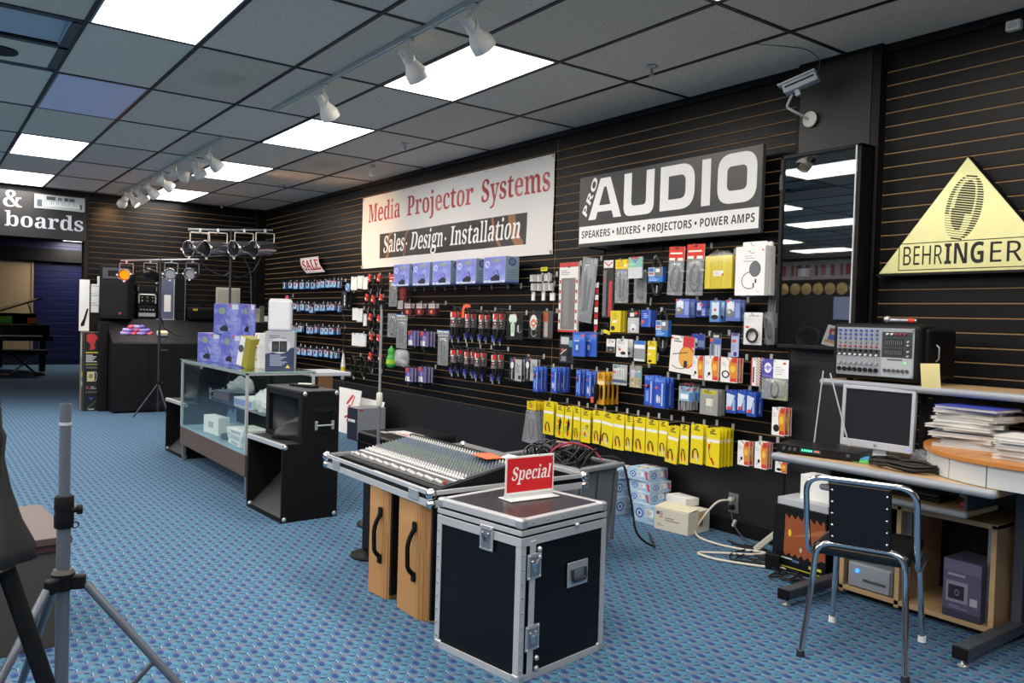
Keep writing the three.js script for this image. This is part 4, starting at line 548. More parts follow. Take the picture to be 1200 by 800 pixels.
K.orange_pack3 = simple('microphone_pack', 'white and flame orange card beside the yellow cards', 'pack', 'flame orange cards in the lowest row', [DS.orange[0], DS.orange[1], DS.orange[3]], { t: 0.01, m: printedGloss });
K.striped_pack = simple('string_pack', 'white pack with dark red diagonal stripes', 'pack', 'diagonal striped packs', DS.striped);
K.purple_header_bag = bag('cord_pack', 'clear bag with a purple and white header and yellow insert', DS.purpleHeader, 0.42, 'none');
{ const b = K.purple_header_bag.build; K.purple_header_bag.build = (t, w, h) => { b(t, w, h); mesh('insert_card', extrude([[-w * 0.1, -h], [w * 0.42, -h], [w * 0.42, -h * 0.4], [-w * 0.1, -h * 0.4]], 0.003), M.yellow, t, [0, TOPY, -0.004]); mesh('cord', loopG(w * 0.3, h * 0.4, 2, 0.004, -h * 0.5), cable, t); }; }
K.mixed_bag = simple('accessory_pack', 'cluttered clear pack of black and silver parts', 'pack', undefined, DS.mixed, { blister: 0.8 });
K.blue_pair = simple('blister_pack', 'bright blue rounded card with an orange dot', 'pack', 'bright blue rounded cards', DS.bluePair, { t: 0.012, m: printedGloss });
K.white_small = simple('accessory_pack', 'small white topped card with a dark part', 'pack', undefined, DS.whiteSmall);
K.white_card = simple('accessory_pack', 'white card with a red dot and black part', 'pack', 'white cards with black part', DS.whiteCard);
K.blue_header_card = simple('string_pack', 'grey ribbed pack with a blue header', 'pack', undefined, DS.blueHeader, { t: 0.01 });
K.yellow_card_small = simple('cable_pack', 'small yellow card in the row above the tools', 'pack', undefined, DS.yellowSmall);
K.yellow_gadget = { name: 'strap_lock', label: 'yellow and black gadget dangling below the strap sleeve', category: 'gadget', build: (t, w, h) => { mesh('clip', at(RB(w * 0.5, h * 0.4, 0.02, 0.006), 0, TOPY - h * 0.2, 0, 0, 0, 0.3), M.blackGloss, t); mesh('strap', at(RB(w * 0.9, h * 0.24, 0.016, 0.005), 0, -h * 0.5, 0, 0, 0, -0.2), M.yellow, t); mesh('tail', at(RB(w * 0.6, h * 0.3, 0.016, 0.005), w * 0.1, -h * 0.76, 0, 0, 0, -0.5), M.blackGloss, t); } };
K.yellow_box = simple('small_box', 'yellow box below the yellow headed grey bag', 'box', 'small yellow boxes', DS.yellowBox, { t: 0.03, m: printedPaper });
K.white_round_pack = simple('accessory_pack', 'black topped pack with a round white part', 'pack', undefined, DS.whiteRound, { blister: 0.5 });
K.blue_small = simple('small_box', 'small royal blue box beside the coiled cable', 'box', 'small royal blue boxes', DS.blueSmall, { t: 0.03, m: printedPaper });
K.clear_grey = simple('accessory_pack', 'clear pack of grey rods above the orange tool cards', 'pack', undefined, DS.clearGrey, { blister: 0.7 });
K.clear_gold = simple('accessory_pack', 'clear pack of gold coloured fittings', 'pack', undefined, DS.clearGold, { blister: 0.7 });
K.blue_long1 = simple('cable_pack', 'long royal blue card in the row ending at the orange tools', 'pack', 'long royal blue cards by the tools', DS.blueLong, { t: 0.012 });
K.blue_long2 = simple('cable_pack', 'long royal blue card between gold fittings and pale blue pack', 'pack', 'long royal blue cards by the adapters', DS.blueLong, { t: 0.012 });
K.tool_card = simple('tool_card', 'amber card holding a black tool', 'pack', 'amber tool cards', DS.tool, { t: 0.008 });
K.handle_tool = { name: 'hand_tool', label: 'black tool handle with a red tip in front of the amber cards', category: 'tool', build: (t, w, h) => { mesh('grip', at(lathe([[0, 0], [0.3, 0.02], [0.45, 0.2], [0.5, 0.6], [0.4, 0.95], [0, 1]].map(([a, b]) => [a * w * 0.55, b * h]), 14), 0, TOPY - h, 0), M.rubber, t); mesh('tip', at(RB(w * 0.3, h * 0.34, 0.02, 0.008), -w * 0.28, -h * 0.86, 0.02), M.orangePaper, t); } };
K.adapter_pack = { name: 'adapter_pack', label: 'pale blue pack with many silver plugs hanging out', category: 'pack', group: 'pale blue plug packs', build: (t, w, h) => { mesh('card', cardG(DS.adapter, w, h * 0.66, 0.012), printed, t); mesh('plugs', merge([...Array(7)].map((_, i) => at(CY(0.005, 0.006, h * 0.36, 6), -w * 0.42 + i * w * 0.14, -h * (0.72 + 0.08 * rnd()), 0.012 * rnd(), 0, 0, 0.5 * (rnd() - 0.5)))), M.zinc, t); mesh('cord', loopG(w * 0.7, h * 0.3, 2, 0.005, 0.02), mat(0x7c2630), t); } };
K.grey_bag_yellow = simple('parts_bag', 'grey bag with a yellow printed top', 'bag', 'grey bags with yellow print', DS.greyYellow, { t: 0.014, m: printedGloss });
K.blue_white_pack = simple('pick_pack', 'blue and white striped pack with a red spot', 'pack', 'blue and white packs', DS.blueWhite, { t: 0.012, m: printedGloss });
K.bag_grey_wide = { name: 'parts_bag', label: 'milky bag with a short yellow header at the end of the yellow row', category: 'bag', group: 'milky bags with yellow header', build: (t, w, h) => { mesh('header_card', cardG(DS.greyWide, w * 0.55, h * 0.2, 0.006), printed, t); mesh('pouch', extrude([[-w * 0.26, -h * 0.18], [w * 0.26, -h * 0.18], [w * 0.46, TOPY - h], [-w * 0.5, TOPY - h * 0.98]], 0.03, 0.008), foggy, t); mesh('contents', loopG(w * 0.3, h * 0.5, 3, 0.005, -h * 0.36), M.darkGrey, t); } };
K.yellow_card = simple('cable_pack', 'bright yellow card with a short cable, lowest row', 'pack', 'bright yellow cable cards', [0, 3, 3, 0, 2, 0, 1, 0, 1, 0, 0, 1, 0, 0, 1, 4].map((v) => DS.yellow[v]), { insert: (t, w, h, i) => { if (i !== 4 && i !== 15) mesh('wire_pair', tube([[-w * 0.25, -h * 0.78, 0.006], [-w * 0.2, -h * 0.58, 0.012], [w * 0.05, -h * 0.56, 0.012], [w * 0.16, -h * 0.8, 0.006]], 0.0016, 16, 5), cable, t); } });
K.plate1 = simple('plug_plate', 'small grey socket plate on short hooks by the wall seam', 'plate', 'grey socket plates', DS.plate, { t: 0.02 });
K.plate2 = simple('plug_tag', 'narrow white tag below the grey socket plates', 'tag', 'white tags below the plates', DS.white, { t: 0.012 });
K.price_flag = simple('price_flag', 'little yellow price flag above the grey socket plates', 'tag', undefined, DS.flag, { t: 0.003 });
K.pink_tag = { name: 'pink_tag', label: 'hot pink paper tag above the blue packets', category: 'tag', build: (t, w, h) => { mesh('paper', extrude([[-w * 0.4, -h * 0.45], [0, TOPY], [w * 0.3, TOPY], [w * 0.36, -h], [w * 0.1, -h * 0.7]], 0.003), mat(0xf050a0, { roughness: 0.7 }), t); } };
K.blue_tag = { name: 'blue_tag', label: 'pale blue folded tag beside the white packets', category: 'tag', build: (t, w, h) => { mesh('paper', at(new THREE.TorusGeometry(w * 0.26, w * 0.14, 8, 18), 0, -h * 0.4, 0), mat(0x86aede, { roughness: 0.6 }), t); mesh('tail', at(RB(w * 0.3, h * 0.5, 0.01, 0.004), w * 0.2, -h * 0.75, 0, 0, 0, 0.6), mat(0x9fc0e8), t); } };
K.black_pack = simple('string_pack', 'black pack with white upright lettering beside the blue packets', 'pack', undefined, DS.blackPack, { t: 0.014 });
K.black_pack2 = simple('string_pack', 'second, narrower black pack with grey print', 'pack', undefined, DS.blackPack2, { t: 0.014 });
K.cable_white_tip = { name: 'hanging_cable', label: 'black cable hanging down to a white and yellow plug', category: 'cable', build: (t, w, h) => { mesh('cable', rod([0, -0.02, 0], [0, -h * 0.56, 0], 0.008), cable, t); mesh('hang_loop', at(ring(0.024, 0.006, 18, 6), 0, -0.018, 0), cable, t); mesh('sleeve', at(lathe([[0.008, 0], [0.012, -0.02], [0.03, -0.16], [0.03, -0.17]], 14), 0, -h * 0.56, 0), M.white, t); mesh('plug', at(CY(0.03, 0.03, 0.1, 14), 0, -h * 0.56 - 0.22, 0), M.yellow, t); mesh('prongs', merge([at(CY(0.022, 0.022, 0.06, 10), -0.012, -h * 0.56 - 0.3, 0), at(CY(0.012, 0.012, 0.05, 10), 0.02, -h * 0.56 - 0.3, 0)]), M.zinc, t); } };

// --- display hooks: a wire arm with a turned-up tip and a pale back plate in the groove
const hookCache = {};
function hook(z, y, reach, label) {
  const key = reach.toFixed(2);
  if (!hookCache[key]) { const r = +key; hookCache[key] = bent([[WALL - 0.001 - WALL, 0, 0], [-r, 0, 0], [-r - 0.012, 0.016, 0]], 0.0028, 0.008, 16, 6); }
  const t = thing('display_hook', label, 'hook', [WALL, y, z], 0, 'display hooks on the slatted wall');
  mesh('arm', hookCache[key], M.zinc, t); mesh('back_plate', plateGeo, hookWhite, t, [-0.004, 0.016, 0]);
}
const plateGeo = RB(0.006, 0.042, 0.022, 0.002, 1), hookWhite = mat(0xc9c9c6, { roughness: 0.4 });
const ORD = ['first', 'second', 'third', 'fourth', 'fifth', 'sixth', 'seventh', 'eighth', 'ninth', 'tenth', 'eleventh', 'twelfth', 'thirteenth', 'fourteenth', 'fifteenth', 'sixteenth', 'seventeenth', 'eighteenth'];
const words = (s) => s.split(/\s+/).length, fit = (...c) => c.find((s) => words(s) <= 16) ?? c[c.length - 1];
for (const [kind, rows] of Object.entries(PACKS)) {
  const k = K[kind];
  rows.forEach(([z, top, w, h, d, n, dd, lean], i) => {
    const flat = ['orange_tag', 'handle_tool', 'green_pack', 'price_flag', 'yellow_gadget'].includes(kind);
    const o = ORD[i], which = rows.length > 1 ? [`, ${o} hook from the back wall`, `, ${o} hook from back`, `, ${o} hook`] : ['', '', ''];
    if (!flat) hook(z, top - TOPY, d + 0.012, fit(...which.map((s) => 'wire hook holding a ' + k.label + s), ...which.map((s) => 'wire hook holding a ' + k.name.replace(/_/g, ' ') + ', ' + (k.group ?? k.label.split(' ').slice(0, 7).join(' ')) + s), 'wire hook of the ' + (k.group ?? k.name.replace(/_/g, ' ')) + which[2]));
    let first;
    for (let j = 0; j < n; j++) {
      const pos = [WALL - d + j * dd, top - TOPY, z + (j ? rr(-0.006, 0.006) : 0)];
      const dep = n > 1 ? [', front one', ', second behind', ', third behind', ', fourth behind', ', fifth behind'][j] : '', lab = fit(...which.map((s) => k.label + s + dep), k.label + dep);
      if (!j) { first = thing(k.name, lab, k.category, pos, 0, k.group); k.build(first, w, h, i); }
      else { first = copy(first, pos, undefined, lab); }
      first.rotation.set(0, -Math.PI / 2, -lean + (j ? rr(-0.02, 0.02) : 0));
    }
  });
}
// tuner boxes on a short shelf of hooks under the banner
{
  const g = faceBox(0.335, 0.232, 0.15, DSblueBox.front, DSblueBox.side, [4]); const uv = g.attributes.uv, s = DSblueBox.side;
  for (let i = 0; i < 4; i++) for (const f of [0, 1]) { const b = B(1, 1, 1).attributes.uv, q = f * 4 + i; uv.setXY(q, s[0] + (s[2] - s[0]) * b.getX(q), s[1] + (s[3] - s[1]) * b.getY(q)); }
  for (const [n, z] of [-7.637, -7.216, -6.82, -6.38, -5.917].entries()) {
    const o = solo('tuner_box', `lilac blue box under the banner, ${ORD[4 - n]} from the wall seam`, 'box', g, printedPaper, [4.15 + 0.075, 1.822, z], [0, -Math.PI / 2, 0], 'lilac blue boxes under the banner');
    for (const dz of [-0.1, 0.1]) { const t = thing('box_bracket', `short steel bracket under the ${ORD[4 - n]} lilac blue box from the wall seam`, 'bracket', [WALL, 1.7, z + dz], 0, 'brackets below the lilac blue boxes'); mesh('arm', bent([[0, 0, 0], [-0.2, 0, 0], [-0.232, 0, 0], [-0.236, 0.02, 0]], 0.005, 0.008, 16, 6), M.zinc, t); mesh('back_plate', RB(0.006, 0.05, 0.02, 0.002, 1), hookWhite, t, [-0.004, -0.012, 0]); }
  }
}
// ================================================================= SIGNS AND FIXTURES ON THE LONG WALL
{ // cloth banner
  const W = 2048, H = 476, t = tex(W, H, (g) => {
    fr(g, '#e9e6e2', 0, 0, W, H);
    const stretch = (s, font, x0, x1, base, hgt, ref) => { g.save(); g.font = font; const m = g.measureText(s).width; g.translate(x0, base); g.scale((x1 - x0) / m, hgt); g.fillText(s, 0, 0); g.restore(); };
    const grad = canvas(W, 200, (q) => { fr(q, '#b3242c', 0, 0, W, 200); for (let i = 0; i < 60; i++) { q.globalAlpha = 0.35; q.fillStyle = ['#d98a88', '#8c1218', '#e3a08c', '#a51b22'][i % 4]; const x = rnd() * W; q.beginPath(); q.moveTo(x, 0); q.lineTo(x + 30 + rnd() * 50, 0); q.lineTo(x + rnd() * 60 - 20, 200); q.lineTo(x - 30, 200); q.fill(); } });
    g.fillStyle = g.createPattern(grad, 'repeat');
    stretch('Media', 'bold 120px serif', 0.043 * W, 0.262 * W, 0.36 * H, 1.38); stretch('Projector', 'bold 120px serif', 0.302 * W, 0.662 * W, 0.36 * H, 1.38); stretch('Systems', 'bold 120px serif', 0.699 * W, 0.988 * W, 0.36 * H, 1.38);
    const bx = 0.13 * W, by = 0.545 * H, bw = 0.769 * W, bh = 0.333 * H;
    g.save(); g.beginPath(); g.rect(bx, by, bw, bh); g.clip(); fr(g, '#1c1a1a', bx, by, bw, bh);
    for (let i = 0; i < 36; i++) { g.globalAlpha = 0.5; g.strokeStyle = ['#3a2c24', '#2c2a2a', '#4a4646'][i % 3]; g.lineWidth = 2 + rnd() * 12; const x = bx + rnd() * bw; g.beginPath(); g.moveTo(x, by); g.lineTo(x + 40 * rnd() - 20, by + bh); g.stroke(); }
    g.globalAlpha = 0.9; for (const [x, w, k] of [[bx + 100, 26, 1], [bx + bw - 60, 60, -1], [bx + bw - 230, 22, -1], [bx + 330, 14, 1]]) { g.strokeStyle = '#a8693c'; g.lineWidth = w; g.beginPath(); g.moveTo(x + 70 * k, by - 10); g.bezierCurveTo(x - 60, by + 50, x + 60 * k, by + 90, x - 20 * k, by + bh + 10); g.stroke(); }
    g.globalAlpha = 1; g.fillStyle = '#f4f2ee';
    const ital = (s, x0, x1) => { g.save(); g.font = 'bold 100px serif'; const m = g.measureText(s).width; g.transform((x1 - x0) / m, 0, -0.2, 1.5, x0 + 12, by + bh * 0.78); g.fillText(s, 0, 0); g.restore(); };
    ital('Sales', 0.145 * W, 0.282 * W); ital('Design', 0.322 * W, 0.509 * W); ital('Installation', 0.545 * W, 0.868 * W);
    el(g, '#f4f2ee', 0.305 * W, by + bh * 0.52, 9, 9); el(g, '#f4f2ee', 0.53 * W, by + bh * 0.52, 9, 9);
    g.restore();
    for (let i = 0; i < 9; i++) for (const d of [-7, 7]) el(g, '#3a3a3a', (i + 0.5) / 9 * W + d, 10, 2.4, 2.4);
    for (const [x, y] of [[10, 10], [W - 10, 10], [10, H - 10], [W - 10, H - 10]]) el(g, '#8a8a88', x, y, 6, 6);
  });
  const w = 3.67, h = 0.853, g = new THREE.BoxGeometry(w, h, 0.003, 90, 20, 1), p = g.attributes.position;
  for (let i = 0; i < p.count; i++) { const x = p.getX(i), y = p.getY(i), k = (0.5 - y / h); p.setZ(i, p.getZ(i) + 0.006 + 0.005 * Math.sin(x * 7 + 2 * y) * k + 0.004 * Math.sin(x * 3.1 - y * 9) * (0.3 + k) + 0.003 * Math.sin(x * 17 + y * 3) * k); }
  g.computeVertexNormals();
  const b = thing('banner', 'long white vinyl banner reading Media Projector Systems in red', 'banner', [WALL - 0.012, 2.377, -7.207], -Math.PI / 2);
  mesh('cloth', g, mat(0xffffff, { map: t, roughness: 0.5 }), b);
  for (const [x, y] of [[-1, 1], [1, 1], [-1, -1], [1, -1]]) mesh('grommet', at(ring(0.012, 0.004, 16, 6), x * (w / 2 - 0.02), y * (h / 2 - 0.02), 0.01), M.zinc, b);
}
{ // PRO AUDIO board
  const W = 2048, H = 656, w = 1.723, h = 0.552, t = tex(W, H, (g) => {
    fr(g, '#2a2a2c', 0, 0, W, H); fr(g, '#e8e8e6', 0.004 * W, 0.705 * H, 0.988 * W, 0.243 * H);
    g.fillStyle = '#e6e6e4'; const X = (u) => u * W, Y = (v) => v * H, T = 0.055, Bm = 0.622;
    const poly = (pts, rule) => { g.beginPath(); for (const q of pts) { q.forEach(([a, b], i) => (i ? g.lineTo(X(a), Y(b)) : g.moveTo(X(a), Y(b)))); g.closePath(); } g.fill(rule ?? 'evenodd'); };
    poly([[[0.064, Bm], [0.138, T], [0.203, T], [0.277, Bm], [0.228, Bm], [0.216, 0.52], [0.125, 0.52], [0.113, Bm]], [[0.134, 0.43], [0.207, 0.43], [0.178, 0.18], [0.163, 0.18]]]);
    const rrp = (x, y, ww, hh, r) => { g.moveTo(X(x) + r, Y(y)); g.lineTo(X(x + ww) - r, Y(y)); g.quadraticCurveTo(X(x + ww), Y(y), X(x + ww), Y(y) + r); g.lineTo(X(x + ww), Y(y + hh) - r); g.quadraticCurveTo(X(x + ww), Y(y + hh), X(x + ww) - r, Y(y + hh)); g.lineTo(X(x) + r, Y(y + hh)); g.quadraticCurveTo(X(x), Y(y + hh), X(x), Y(y + hh) - r); g.lineTo(X(x), Y(y) + r); g.quadraticCurveTo(X(x), Y(y), X(x) + r, Y(y)); g.closePath(); };
    g.save(); g.beginPath(); g.rect(X(0.285), Y(T), X(0.19), Y(0.7)); g.clip(); g.beginPath(); rrp(0.29, -0.3, 0.178, Bm + 0.3 + 0.01, 92); rrp(0.336, -0.4, 0.086, 0.4 + 0.5, 40); g.fill('evenodd'); g.restore();
    g.save(); g.beginPath(); g.rect(X(0.502), Y(T), X(0.19), Y(Bm - T)); g.clip(); g.beginPath(); rrp(0.36, T, 0.325, Bm - T, 150); rrp(0.4, T + 0.135, 0.238, Bm - T - 0.27, 60); g.fill('evenodd'); fr(g, '#e6e6e4', X(0.502), Y(T), X(0.046), Y(Bm - T)); g.restore();
    g.fillStyle = '#e6e6e4'; fr(g, '#e6e6e4', X(0.72), Y(T), X(0.044), Y(Bm - T));
    g.beginPath(); rrp(0.798, T - 0.012, 0.18, Bm - T + 0.022, 130); rrp(0.843, T + 0.14, 0.091, Bm - T - 0.28, 48); g.fill('evenodd');
    g.save(); g.translate(X(0.046), Y(0.6)); g.rotate(-1.14); g.transform(1, 0, -0.22, 1, 0, 0); g.font = 'bold 118px sans-serif'; const m = g.measureText('PRO').width; g.scale(390 / m, 0.86); g.fillText('PRO', 0, 0); g.restore();
    g.save(); g.fillStyle = '#1c1c1e'; g.font = 'bold 92px sans-serif'; const s = 'SPEAKERS • MIXERS • PROJECTORS • POWER AMPS', ms = g.measureText(s).width; g.translate(X(0.021), Y(0.872)); g.scale(0.956 * W / ms, 1.02); g.fillText(s, 0, 0); g.restore();
  });
  const b = thing('store_sign', 'black and white board reading PRO AUDIO over a white strip', 'sign', [4.23, 2.2395, -4.02], -Math.PI / 2);
  mesh('board', RB(w, h, 0.03, 0.003, 1), M.darkGrey, b, [0, 0, -0.017]);
  mesh('face', new THREE.PlaneGeometry(w - 0.004, h - 0.004), mat(0xffffff, { map: t, roughness: 0.4 }), b, [0, 0, 0.0005]);
  for (const x of [-0.72, -0.4, -0.1, 0.25, 0.62]) { const k = mesh('bracket', merge([at(RB(0.008, 0.012, 0.17, 0.002, 1), 0, -h / 2 - 0.008, -0.075), at(RB(0.02, 0.045, 0.01, 0.002, 1), 0, -h / 2 - 0.03, -0.148)]), M.black, b, [x, 0, 0]); }
}
{ // triangular trademark board
  const t = tex(1024, 680, (g, W, H) => {
    fr(g, '#d9d69a', 0, 0, W, H);
    g.strokeStyle = '#1c1a10'; g.lineWidth = 5; g.strokeRect(W * 0.123, H * 0.73, W * 0.7, H * 0.245);
    g.fillStyle = '#1b1b16'; const put = (s, f, x0, x1) => { g.save(); g.font = f; const m = g.measureText(s).width; g.translate(x0 * W, H * 0.93); g.scale((x1 - x0) * W / m, 1.1); g.fillText(s, 0, 0); g.restore(); };
    put('BEHR', '150px sans-serif', 0.14, 0.382); put('ING', 'bold 158px sans-serif', 0.388, 0.616); put('ER', '150px sans-serif', 0.624, 0.805);
    g.save(); g.translate(W * 0.49, H * 0.44); g.rotate(0.2); g.scale(1.12, 1.25);
    for (let i = -13; i <= 13; i++) { const y = i * 11.5, o = Math.sqrt(Math.max(0, 1 - (i / 13.6) ** 2)) * 92, q = Math.sqrt(Math.max(0, 1 - ((i + 1) / 10.2) ** 2)) * 52;
      g.lineWidth = 2.6; g.strokeStyle = '#1c1a10'; g.beginPath(); g.moveTo(-o, y); g.lineTo(o * 0.96, y); g.stroke(); g.lineWidth = 7; g.lineCap = 'round';
      for (const [a, c] of [[-o * 0.98, -o * 0.8], [o * 0.62, o * 0.94]]) if (o > 24 && !(a < 0 && i > 3)) { g.beginPath(); g.moveTo(a, y); g.lineTo(c, y); g.stroke(); }
      if (q > 8) { g.lineWidth = 8; g.beginPath(); g.moveTo(-q * 0.9 - (i > 0 ? 12 : 0), y); g.lineTo(q * (i > 2 ? 0.2 : 0.8), y); g.stroke(); }
      if (i === -13 || i === 13) { g.beginPath(); g.moveTo(-26, y); g.lineTo(26, y); g.stroke(); } }
    g.restore();
  });
  const b = thing('trademark_sign', 'pale gold triangular sign with a fingerprint like emblem', 'sign', [4.3, 1.69, -1.966], -Math.PI / 2);
  const w = 0.896, h = 0.578, s = new THREE.Shape([new THREE.Vector2(-w / 2, 0), new THREE.Vector2(w / 2, 0), new THREE.Vector2(0, h)]);
  const face = new THREE.ShapeGeometry(s), p = face.attributes.position, uv = face.attributes.uv; for (let i = 0; i < p.count; i++) uv.setXY(i, p.getX(i) / w + 0.5, p.getY(i) / h);
  mesh('body', extrude([[-w / 2 - 0.006, -0.004], [w / 2 + 0.006, -0.004], [0, h + 0.008]], 0.05, 0.002), M.black, b, [0, 0, -0.026]);
  mesh('face', face, mat(0xffffff, { map: t, roughness: 0.22, metalness: 0.35 }), b, [0, 0, 0.001]);
  mesh('base_lip', RB(w + 0.02, 0.012, 0.07, 0.003), M.black, b, [0, -0.01, -0.02]);
}
{ // SALE sheet
  const t = tex(512, 256, (g, W, H) => { fr(g, '#f0eeec', 0, 0, W, H); g.fillStyle = '#b92028'; g.save(); g.font = 'bold 200px serif'; const m = g.measureText('SALE').width; g.translate(26, 208); g.scale(460 / m, 1.14); g.fillText('SALE', 0, 0); g.lineWidth = 9; g.strokeStyle = '#b92028'; g.strokeText('SALE', 0, 0); g.restore(); g.strokeStyle = '#b92028'; g.lineWidth = 6; g.strokeRect(14, 14, W - 28, H - 28); });
  const g = new THREE.BoxGeometry(0.63, 0.215, 0.0015, 12, 12, 1), p = g.attributes.position;
  for (let i = 0; i < p.count; i++) { const y = p.getY(i), k = 0.5 - y / 0.215; p.setXYZ(i, p.getX(i) + 0.23 * k * k * 0.6 + 0.1 * k, y, p.getZ(i) + 0.014 * Math.sin(k * 3.1)); }
  g.computeVertexNormals();
  solo('sale_sheet', 'curled white paper sheet reading SALE in red', 'paper sign', g, mat(0xffffff, { map: t, roughness: 0.7 }), [WALL - 0.05, 2.052, -10.6], [0, -Math.PI / 2, 0.0]);
}
{ // glass fronted cabinet on the column
  const b = thing('display_cabinet', 'black display cabinet with a reflective glass door on the column', 'cabinet', [4.2, 1.256, -2.734], -Math.PI / 2);
  const w = 0.515, h = 1.15, d = 0.115;
  mesh('carcass', merge([at(B(w, h, 0.01), 0, h / 2, -d + 0.005), at(B(0.014, h, d), -w / 2 + 0.007, h / 2, -d / 2), at(B(0.014, h, d), w / 2 - 0.007, h / 2, -d / 2), at(B(w, 0.014, d), 0, 0.007, -d / 2), at(B(w, 0.014, d), 0, h - 0.007, -d / 2)]), M.black, b);
  mesh('shelf', B(w - 0.03, 0.006, d - 0.02), M.clear, b, [0, 0.42, -d / 2]);
  const door = mesh('door', merge([at(RB(0.022, h, 0.02, 0.003), -w / 2 + 0.011, h / 2, 0.01), at(RB(0.022, h, 0.02, 0.003), w / 2 - 0.011, h / 2, 0.01), at(RB(w, 0.022, 0.02, 0.003), 0, 0.011, 0.01), at(RB(w, 0.022, 0.02, 0.003), 0, h - 0.011, 0.01)]), M.blackSatin, b);
  mesh('pane', new THREE.PlaneGeometry(w - 0.04, h - 0.04), mat(0xcfd3d8, { phys: true, roughness: 0.015, transmission: 1, thickness: 0, ior: 2.5 }), door, [0, h / 2, 0.008]);
  mesh('hinge', RB(0.02, 0.09, 0.012, 0.003), M.darkGrey, door, [-w / 2 + 0.01, h * 0.86, 0.022]); mesh('hinge', RB(0.02, 0.09, 0.012, 0.003), M.darkGrey, door, [-w / 2 + 0.01, h * 0.14, 0.022]);
  mesh('lock', at(CY(0.018, 0.018, 0.014, 18), -0.06, h - 0.045, 0.02, Math.PI / 2, 0, 0), M.black, door);
  mesh('edge_strip', RB(0.008, h - 0.02, 0.01, 0.002), M.alu, door, [w / 2 - 0.026, h / 2, 0.022]);
}
{ // goods inside the cabinet
  const c = thing('coiled_cable', 'coiled black cable on the floor of the glass cabinet', 'cable', [4.255, 1.272, -2.8]); mesh('coil', merge([0, 1, 2, 3].map((i) => at(ring(0.075 - 0.006 * (i % 2), 0.009, 30, 6), 0, 0.06 + 0.001 * i, i * 0.014 - 0.02, 0, 0, 0).rotateY(Math.PI / 2).scale(1, 0.8, 1))), cable, c);
  const card = tex(96, 128, (g, W, H) => { fr(g, '#e8e4dc', 0, 0, W, H); fr(g, '#c23a3a', 20, 16, 50, 34); fr(g, '#4a55b0', 26, 50, 44, 40); fr(g, '#d8a03a', 12, 92, 70, 16); el(g, '#d8b48a', 48, 46, 12, 10); });
  const o = thing('picture_card', 'small picture card in red and blue leaning inside the cabinet', 'card', [4.23, 1.272, -2.64], -Math.PI / 2); o.rotation.z = 0; mesh('card', B(0.1, 0.12, 0.003), mat(0xffffff, { map: card, roughness: 0.5 }), o, [0, 0.064, 0], [-0.25, 0, -0.2]);
  const pz = thing('effects_pedal', 'silver effects pedal on the cabinet shelf', 'pedal', [4.255, 1.68, -2.84], -Math.PI / 2); mesh('body', at(RB(0.08, 0.05, 0.06, 0.006), 0, 0.025, 0), M.steel, pz); for (const x of [-0.025, 0, 0.025]) mesh('knob', at(CY(0.007, 0.008, 0.014, 10), x, 0.056, -0.01), M.black, pz);
  const p2 = copy(pz, [4.255, 1.68, -2.7], -Math.PI / 2, 'dark grey effects pedal on the cabinet shelf'); p2.children[0].material = M.darkGrey;
}
{ // security camera
  const b = thing('security_camera', 'white security camera on an angled bracket at the column', 'camera', [4.29, 2.627, -2.885]);
  mesh('base_disc', at(lathe([[0, 0], [0.045, 0], [0.047, 0.008], [0.03, 0.014], [0.02, 0.014], [0.02, 0.02], [0, 0.02]], 24), 0, 0, 0, 0, 0, Math.PI / 2), M.offWhite, b, [0.012, 0, 0]);
  mesh('arm', bent([[-0.005, 0, 0], [-0.1, 0.03, -0.03], [-0.13, 0.06, -0.07], [-0.13, 0.13, -0.03]], 0.008, 0.02, 30, 8), M.lightGrey, b);
  const h = new THREE.Group(); h.name = 'housing'; b.add(h); h.position.set(-0.14, 0.178, 0.03); h.rotation.order = 'YXZ'; h.rotation.set(-0.3, 0.35, 0);
  mesh('shell', RB(0.07, 0.056, 0.2, 0.008), M.lightGrey, h, [0, 0, 0]); mesh('sun_hood', RB(0.08, 0.008, 0.22, 0.003), M.white, h, [0, 0.034, -0.012]); mesh('side_slot', B(0.004, 0.008, 0.17), M.black, h, [-0.037, 0.004, 0]);
  mesh('lens', at(CY(0.024, 0.024, 0.012, 20), 0, 0, -0.1, Math.PI / 2, 0, 0), M.blackGloss, h); mesh('swivel', RB(0.03, 0.04, 0.03, 0.006), M.lightGrey, h, [0, -0.045, -0.03]);
  mesh('lead', tube([[-0.14, 0.2, 0.13], [-0.14, 0.27, 0.15], [-0.2, 0.33, 0.12], [-0.3, 0.346, 0.06], [-0.5, 0.347, -0.05]], 0.0025, 30, 5), M.darkGrey, b);
}
// sprinklers and the detector
function sprinkler(x, z, label) { const t = thing('sprinkler', label, 'sprinkler', [x, CEIL, z]); mesh('escutcheon', lathe([[0, 0], [0.036, 0], [0.038, -0.006], [0.022, -0.016], [0.014, -0.018], [0, -0.018]], 20), M.zinc, t); mesh('frame', merge([rod([-0.008, -0.016, 0], [-0.012, -0.045, 0], 0.003), rod([0.008, -0.016, 0], [0.012, -0.045, 0], 0.003), rod([-0.012, -0.045, 0], [0, -0.058, 0], 0.003), rod([0.012, -0.045, 0], [0, -0.058, 0], 0.003)]), M.zinc, t); mesh('bulb', rod([0, -0.018, 0], [0, -0.056, 0], 0.0035), mat(0xa83028), t); mesh('deflector', at(CY(0.017, 0.017, 0.003, 16), 0, -0.061, 0), M.zinc, t); }
sprinkler(3.664, -3.584, 'metal fire sprinkler in the ceiling above the PRO AUDIO board'); sprinkler(3.621, -6.647, 'metal fire sprinkler in the ceiling above the long banner'); sprinkler(3.666, -9.872, 'metal fire sprinkler in the ceiling towards the dark corner'); sprinkler(3.62, -12.2, 'metal fire sprinkler in the ceiling just before the back wall');
